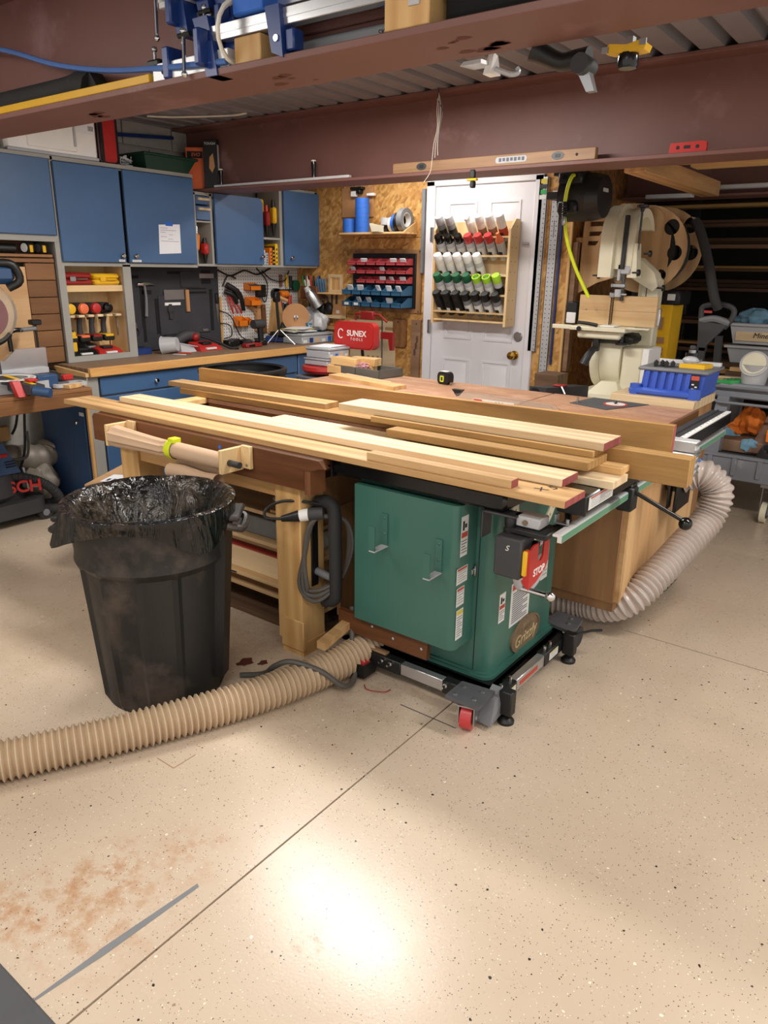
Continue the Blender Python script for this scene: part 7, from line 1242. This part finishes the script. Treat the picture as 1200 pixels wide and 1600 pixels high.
solo('orange_tag',MB().bx(-.79,-.74,5.11,5.13,.52,.6,.004),'orange_cloth','small orange rag at the right edge of the cart','rag')
# plastic tubs of wood behind the cart, on a board and trestle
tr=thing('trestle_table','rough wooden trestle carrying the stacked plastic tubs','trestle',(-1.0,5.8,0)); part('table_board',MB().bx(-1.4,-.4,5.66,6.1,.9,.935,.003),'lumber_x',tr); part('table_board',MB().bx(-1.35,-.4,5.64,5.9,.86,.895,.003),'oak_rough_x',tr); [part('leg',MB().bx(x,x+.06,5.75,5.81,0,.86,.003),'lumber_x',tr) for x in(-1.3,-.5)]
for z,h,l,wd in((.937,.12,'lower grey plastic tub with ribbed rim behind the cart',False),(1.068,.14,'upper clear plastic tub of wood with black handwriting',True)):
    t=thing('plastic_tub',l,'tub',(-.95,5.85,z)); part('tub',MB().hexa([(-1.2,5.72,z),(-.6,5.72,z),(-.6,6.05,z),(-1.2,6.05,z)],[(-1.235,5.7,z+h),(-.58,5.7,z+h),(-.58,6.07,z+h),(-1.235,6.07,z+h)]),'clear_bin' if not wd else 'milky',t); part('rim',MB().bx(-1.25,-.57,5.685,5.705,z+h-.02,z+h,.004).bx(-1.25,-1.23,5.69,6.07,z+h-.02,z+h,.004),'light_grey',t)
    if wd: part('wood_inside',MB().bx(-1.19,-.6,5.706,5.9,z+.02,z+.085,.003),'maple_x',t); text('lettering','Mineral',.05,face((-1.0,5.703,z+.06),'-y'),'ink',t,.0005,.2)
    else: part('dark_inside',MB().bx(-1.18,-.62,5.73,6.03,z+.01,z+.09),'dark_grey',t)
t=thing('blue_cloth','crumpled light blue cloth on top of the plastic tubs','cloth',(-1.05,5.85,1.21)); part('cloth',rag('','',(-1.1,5.82,1.245),.06,'',12,(2.0,1.2,.9)),'blue_cloth',t); part('cloth_fold',rag('','',(-.95,5.85,1.24),.055,'',13,(2.2,1.2,.7)),'blue_cloth',t)
# lumber rack in the dark
rk2=thing('lumber_rack','dark steel lumber rack with arms at the back of the dark bay','rack',(-1.0,6.9,0)); 
for x in(-1.95,-.6,.6): part('upright',MB().bx(x,x+.06,6.95,7.03,0,2.4,.004),'iron',rk2)
LV=(.42,.72,.92,1.14,1.4,1.55,1.72,1.88,2.02)
for x in(-1.95,-.6,.6):
    for z in LV: part('arm',MB().bx(x+.01,x+.05,6.45,6.96,z-.03,z,.003),'iron',rk2)
random.seed(21); n=0
for li,z in enumerate(LV):
    zz=z+.001; 
    for k in range(2 if li%2 else 3):
        h=random.choice((.02,.025,.03)); y=6.44+random.uniform(0,.05)+.14*(k%3)*random.choice((0,1)); x0=-2.1+random.uniform(0,.35); x1=random.uniform(.4,1.6)
        m='lumber_x' if random.random()<.6 else ('grey_wood' if random.random()<.5 else 'oak_rough_x')
        solo('rack_board',MB().bx(x0,x1,y,y+.15,zz,zz+h,.002),m,'%s board on the %s level of the dark lumber rack'%(('bottom','second','third')[k],('lowest','second lowest','third lowest','fourth lowest','middle','fourth highest','third highest','second highest','highest')[li]),'board','boards on the lumber rack'); zz+=h+.001
# timbers hanging under the beams
solo('hanging_timber',MB().bx(-1.48,-1.37,3.99,5.45,2.01,2.1,.004),'fir_y','thick squared timber running back under the beams at the upper right','timber')
solo('lumber_beam',MB().bx(-1.95,-.3,4.5,4.6,2.105,2.15,.003),'pine_x','pale long board lying across the timbers behind the second beam','board')
solo('lumber_beam',MB().bx(-1.36,-.3,4.7,4.84,2.105,2.15,.003),'fir_y' if False else 'pine_x','second pale board right of the squared timber behind the beam','board')
for k,(x0,x1,y,z) in enumerate(((-1.8,-1.5,5.3,2.0),(-1.5,-.5,5.5,2.06))): solo('stored_strip',MB().bx(x0,x1,y,y+.06,z,z+.025,.002),'light_grey',('short grey metal strip stored under the third beam','long grey metal strip stored at the right under the third beam')[k],'strip')
# ================================================================ OVERHEAD: THINGS ON THE STEEL BEAMS
FZ=2.0485
def wblock(x0,x1,y0,y1,z1,label): return solo('wood_block',MB().bx(x0,x1,y0,y1,FZ,z1,.003),'pine_z',label,'block','wood blocks on the first beam')
wblock(-1.695,-1.595,1.57,1.65,2.113,'left wooden block under the clamps on the first beam'); wblock(-1.185,-1.06,1.565,1.66,2.24,'right wooden block beside the lettered rail on the first beam')
solo('yellow_rail',MB().bx(-3.6,-2.06,1.562,1.6,FZ,2.072,.002),'yellow_rail','long yellow metal rail lying along the edge of the first beam','rail')
t=thing('clamp_bar_board','white lower clamp bar lying on the flange of the first beam','clamp',(-1.9,1.6,FZ)); part('bar',MB().bx(-2.05,-1.72,1.57,1.61,FZ,2.095,.002),'alu_white',t); part('bolt',MB().cyl((-2.0,1.569,2.072),(-2.0,1.57,2.072),.009,n=12),'ink',t); part('blue_head',MB().bx(-1.99,-1.96,1.558,1.62,FZ,2.13,.004),'blue_clamp',t); part('screw',MB().cyl((-2.06,1.59,2.07),(-2.06,1.59,2.14),.005,n=8).sph((-2.06,1.59,2.14),.009,8,6),'steel',t); part('clamp_jaw',MB().bx(-2.08,-2.02,1.57,1.61,2.08,2.11,.006),'black',t)
def barclamp(label,x0,x1,y,z,xh,drop=.13,bar='alu',tail=True,tilt=0,tp=0):
    t=thing('bar_clamp',label,'clamp',((x0+x1)/2,y,z),0,'blue bar clamps on the first beam'); Mx=Matrix.Translation((x0,y,z))@Matrix.Rotation(tilt,4,'Y'); L=x1-x0; h=xh-x0; L0=L; Lt=L-tp
    part('bar',MB(Mx).bx(0,L,-.015,.015,0,.04,.002).bx(0,L,-.0165,.0165,.016,.024),bar,t)
    part('head',MB(Mx).hexa([(h-.02,-.02,-.02),(h+.03,-.02,-.02),(h+.03,.02,-.02),(h-.02,.02,-.02)],[(h-.05,-.022,.065),(h+.01,-.022,.065),(h+.01,.022,.065),(h-.05,.022,.065)]).bx(h-.01,h+.015,-.06,-.02,-.06,.03,.005),'blue_clamp',t)
    part('jaw',MB(Mx).hexa([(h+.005,-.03,-.085),(h+.05,-.03,-.085),(h+.05,.03,-.085),(h+.005,.03,-.085)],[(h-.02,-.03,.0),(h+.035,-.03,.0),(h+.035,.03,.0),(h-.02,.03,.0)]),'blue_clamp',t)
    part('sliding_bar',MB(Mx).cyl((h-.07,-.04,.03),(h-.075,-.04,.03-drop),.0055,n=8).sph((h-.075,-.04,.03-drop),.009,8,6).sph((h-.07,-.04,.035),.009,8,6),'chrome',t); part('swivel',MB(Mx).cyl((h-.09,-.04,.025),(h-.04,-.04,.025),.007,n=8),'black',t)
    if tail: part('tail_stop',MB(Mx).hexa([(Lt-.12,-.03,-.06),(Lt-.08,-.03,-.075),(Lt-.08,.02,-.075),(Lt-.12,.02,-.06)],[(Lt-.14,-.03,.045),(Lt-.09,-.03,.045),(Lt-.09,.02,.045),(Lt-.14,.02,.045)]).bx(Lt-.08,Lt-.05,-.02,.02,-.06,-.01,.004),'blue_clamp',t); part('tail_bolt',MB(Mx).cyl((Lt-.1,-.034,-.03),(Lt-.1,-.03,-.03),.008,n=10),'chrome',t)
    return t
barclamp('front aluminium bar clamp with hanging steel handle nearest the camera',-1.86,-1.0,1.585,2.115,-1.8,.1,tp=.42)
barclamp('second blue bar clamp with handle hanging past the flange edge',-1.95,-1.1,1.63,2.175,-1.76,.14,'alu')
barclamp('third blue bar clamp at the upper left of the clamp pile',-2.02,-1.0,1.6,2.235,-1.93,.11,'alu_white',False); barclamp('topmost blue bar clamp cut by the upper edge of the picture',-1.92,-1.0,1.62,2.29,-1.86,.1,'alu_white',False)
solo('blue_tape_wrap',MB().bx(-1.68,-1.57,1.555,1.648,2.158,2.219,.004),'blue_tape','blue tape wrapped round the aluminium clamp bars','tape')
for k,(x,z) in enumerate(((-1.7,2.13),(-1.17,2.19))): solo('tie_loop',MB().tube([(x+.012*math.sin(a),1.6+.07*math.cos(a)-.01,z+.072*math.sin(a)) for a in [i*.35 for i in range(18)]],.012,8,True,flat=.5),'offwhite',('white rubber loop round the clamp bars at the left','white rubber loop round the clamp bars at the right wood block')[k],'strap')
t=thing('track_rail','grey aluminium track rail lettered SK- behind the clamps','rail',(-1.4,1.655,FZ)); part('rail',MB().bx(-1.56,-.9,1.655,1.667,2.056,2.1,.002),'grey',t); text('lettering','SK-',.02,face((-1.255,1.6545,2.08),'-y'),'ink',t,.0004); part('rail_foot',MB().bx(-1.56,-.9,1.64,1.667,FZ,2.056),'black',t); part('upper_rail',MB().bx(-1.56,-1.19,1.655,1.667,2.112,2.135,.003),'steel_red',t)
solo('web_shade_box',MB().bx(-1.05,1.0,1.6,1.667,FZ,2.35,.02),'dark_void','long black box standing in for shade on the first beam right of the wood block','bag')  # black box added for the unlit beam web; its colour is the shade
t=thing('screw_strip','pale metal strip screwed on the right wood block','strip',(-1.1,1.56,2.1)); part('strip',MB().bx(-1.115,-1.085,1.561,1.565,2.09,2.16,.001),'light_grey',t); part('screw',MB().cyl((-1.1,1.559,2.11),(-1.1,1.561,2.11),.004,n=8),'iron',t)
t=thing('black_tool_bag','dark soft bag with stiff ends lying on the first beam at the left','bag',(-2.7,1.63,FZ)); b=MB()
b.tube([(-3.4,1.615,2.09),(-3.0,1.615,2.095),(-2.6,1.615,2.095),(-2.5,1.615,2.1),(-2.43,1.615,2.09)],lambda u:.042 if u<.7 else .046,10,sub=4,flat=.9); part('bag',b,'black_matte',t); part('flap',MB().hexa([(-2.48,1.6,2.055),(-2.36,1.6,2.052),(-2.36,1.65,2.052),(-2.48,1.65,2.055)],[(-2.44,1.6,2.125),(-2.42,1.6,2.13),(-2.42,1.65,2.13),(-2.44,1.65,2.125)]),'black_matte',t)
solo('air_hose',MB().tube([(-3.4,1.6,2.33),(-2.96,1.595,2.265),(-2.6,1.595,2.17),(-2.3,1.59,2.115),(-2.0,1.568,2.08),(-1.85,1.562,2.068),(-1.72,1.565,2.06)],.0085,8,sub=8),'blue_hose','pale blue air hose drooping along the first beam','hose')
# under the first beam
t=thing('crank_handle','black curved plastic handle with a steel bracket hooked on the first beam','handle',(-.85,1.85,1.99)); part('grip',MB().tube([(-.925,1.81,2.03),(-.9,1.82,2.018),(-.86,1.83,2.0),(-.82,1.83,2.0),(-.79,1.83,1.998)],lambda u:.026-.006*math.sin(u*3.14),12,sub=5),'black',t); part('boss',MB().cyl((-.8,1.8,1.985),(-.8,1.86,1.985),.022,n=14),'dark_grey',t); part('steel_plate',MB().hexa([(-.79,1.83,1.93),(-.77,1.83,1.93),(-.77,1.85,1.93),(-.79,1.85,1.93)],[(-.82,1.82,1.985),(-.79,1.82,1.985),(-.79,1.85,1.985),(-.82,1.85,1.985)]),'steel',t)
t=thing('flange_clamp','yellow clamp with a black screw knob under the first beam','clamp',(-.7,1.83,1.99)); part('jaw',MB().prism([(-.755,2.005),(-.74,2.018),(-.7,2.012),(-.67,2.018),(-.655,2.01),(-.66,1.998),(-.7,1.996),(-.74,2.0)],.04,'y',1.82),'yellow',t); part('knob',MB().lathe([(.02,-.03),(.024,-.02),(.022,0)],14,(-.7,1.84,1.998)),'black_gloss',t); [part('pad',MB().bx(*q),'steel',t) for q in((-.755,-.74,1.815,1.82,2.0,2.012),(-.67,-.655,1.815,1.82,2.006,2.018),(-.705,-.69,1.83,1.85,2.01,2.03))]
t=thing('clear_clip','clear plastic clip with a metal catch hooked under the first beam','clip',(-1.05,1.82,1.98)); part('plate',MB().hexa([(-1.12,1.8,2.018),(-1.06,1.8,2.018),(-1.05,1.85,2.018),(-1.11,1.85,2.018)],[(-1.11,1.8,2.027),(-1.06,1.8,2.027),(-1.05,1.85,2.027),(-1.1,1.85,2.027)]),'clear_bin',t); part('catch',MB().hexa([(-1.07,1.83,2.0),(-1.05,1.83,2.0),(-1.03,1.85,1.995),(-1.06,1.85,1.995)],[(-1.055,1.83,2.045),(-1.04,1.83,2.045),(-1.04,1.85,2.04),(-1.05,1.85,2.04)]),'white',t); part('hook',MB().tube([(-1.04,1.84,2.01),(-1.0,1.85,1.995),(-.985,1.86,2.0),(-.99,1.86,2.01)],.006,6,sub=3),'clear_bin',t)
random.seed(2); b=MB()
for cx,w_ in((-1.62,.07),(-1.05,.05),(-1.0,.04),(-2.55,.04)):
    for k in range(5): x,y=cx+random.uniform(-w_,w_),1.62+random.uniform(0,.13); r=random.uniform(.006,.02); b.add([(x+r*(1.6+.5*math.sin(3*a))*math.cos(a),y+r*math.sin(a),2.0296) for a in [i*.6 for i in range(10)]],[tuple(range(10))])
part('rust_patch',b,'rust_stain',beam1,stuff=True)
# on the second beam
wl_=thing('wooden_level','long old wooden spirit level standing on the second beam','level',(-2.14,3.75,2.049)); part('body',MB().bx(-2.75,-1.535,3.735,3.77,2.049,2.105,.003),'level_wood',wl_)
for x in(-2.55,-1.73): o=part('vial_plate',MB().prism(circ(x,2.078,.034,20,.019),-.0012,'y',3.7352),'iron',wl_); part('vial',MB().bx(x-.014,x+.014,3.733,3.734,2.07,2.086,.003),'black',o)
o=part('nameplate',MB().prism(rrect(-2.08,-1.9,2.063,2.093,.013,5),-.001,'y',3.7352),'light_grey',wl_); b=MB(); [b.bx(-2.06+.022*k,-2.046+.022*k,3.733,3.7343,2.07+.002*(k%2),2.087) for k in range(7)]; part('print',b,'ink_soft',o); part('hang_hole',MB().cyl((-1.63,3.7335,2.077),(-1.63,3.7352,2.077),.007,n=10),'ink',wl_)
t=thing('torpedo_level','small red torpedo level standing on the second beam at the right','level',(-1.1,3.74,2.049)); part('body',MB().prism([(-1.185,2.049),(-1.02,2.049),(-1.022,2.087),(-1.04,2.092),(-1.18,2.09)],.02,'y',3.73),'red',t); [part('vial',MB().cyl((x,3.7285,2.07),(x,3.7302,2.07),.008,n=12) if k!=1 else MB().bx(x-.014,x+.014,3.7285,3.7302,2.064,2.077),'ink',t) for k,x in enumerate((-1.145,-1.105,-1.06))]
solo('aluminium_rule',MB().bx(-4.28,-3.07,3.722,3.752,2.049,2.064,.002),'alu_white','long aluminium rule lying on the second beam above the blue cabinets','ruler')
for x,l in((-4.28,'black file handle standing upright on the beam at the left'),(-3.41,'black file handle standing upright on the beam near the wooden level')):
    t=thing('file_handle',l,'handle',(x,3.79,2.049)); part('grip',MB().lathe([(.014,0),(.012,.03),(.013,.07),(.016,.1),(.015,.115)],14,(x,3.79,2.049)),'black_gloss',t); part('end_cap',MB().lathe([(.016,.115),(.016,.122),(.01,.126)],14,(x,3.79,2.049)),'cream',t)
t=thing('hanging_wires','pale tangled wires hanging from a hook before the second beam','wire',(-2.43,3.7,2.05)); part('hook',MB().cyl((-2.43,3.7,2.452),(-2.43,3.7,2.46),.018,n=12).cyl((-2.43,3.7,2.4),(-2.43,3.7,2.45),.003,n=6),'black',t)
random.seed(8)
for k in range(4): part('wire',MB().tube([(-2.43,3.7,2.43),(-2.435+.012*k,3.7,2.35),(-2.43+.006*k,3.7,2.26),(-2.445+.012*k,3.695,2.18),(-2.45+.018*k,3.69,2.1+.01*k)]+([(-2.46,3.69,2.04),(-2.5,3.69,1.99)] if k==0 else []),.0015,5,sub=5),'offwhite' if k<3 else 'steel',t)
part('stray_end',MB().tube([(-2.43,3.7,2.39),(-2.39,3.7,2.33)],.002,5),'dark_grey',t)
solo('ceiling_cable',MB().tube([(-4.4,3.3,2.44),(-4.3,3.4,2.44),(-4.1,3.52,2.443),(-3.9,3.58,2.44),(-3.8,3.6,2.445)],.006,6,sub=5),'offwhite','white cable clipped under the ribbed steel ceiling above the cabinets','cable')
solo('air_pipe',MB().tube([(-4.66,2.6,2.28),(-4.66,3.2,2.345),(-4.66,3.7,2.385)],.012,8),'blue_clamp','blue air pipe running along the block wall above the cabinets','pipe')
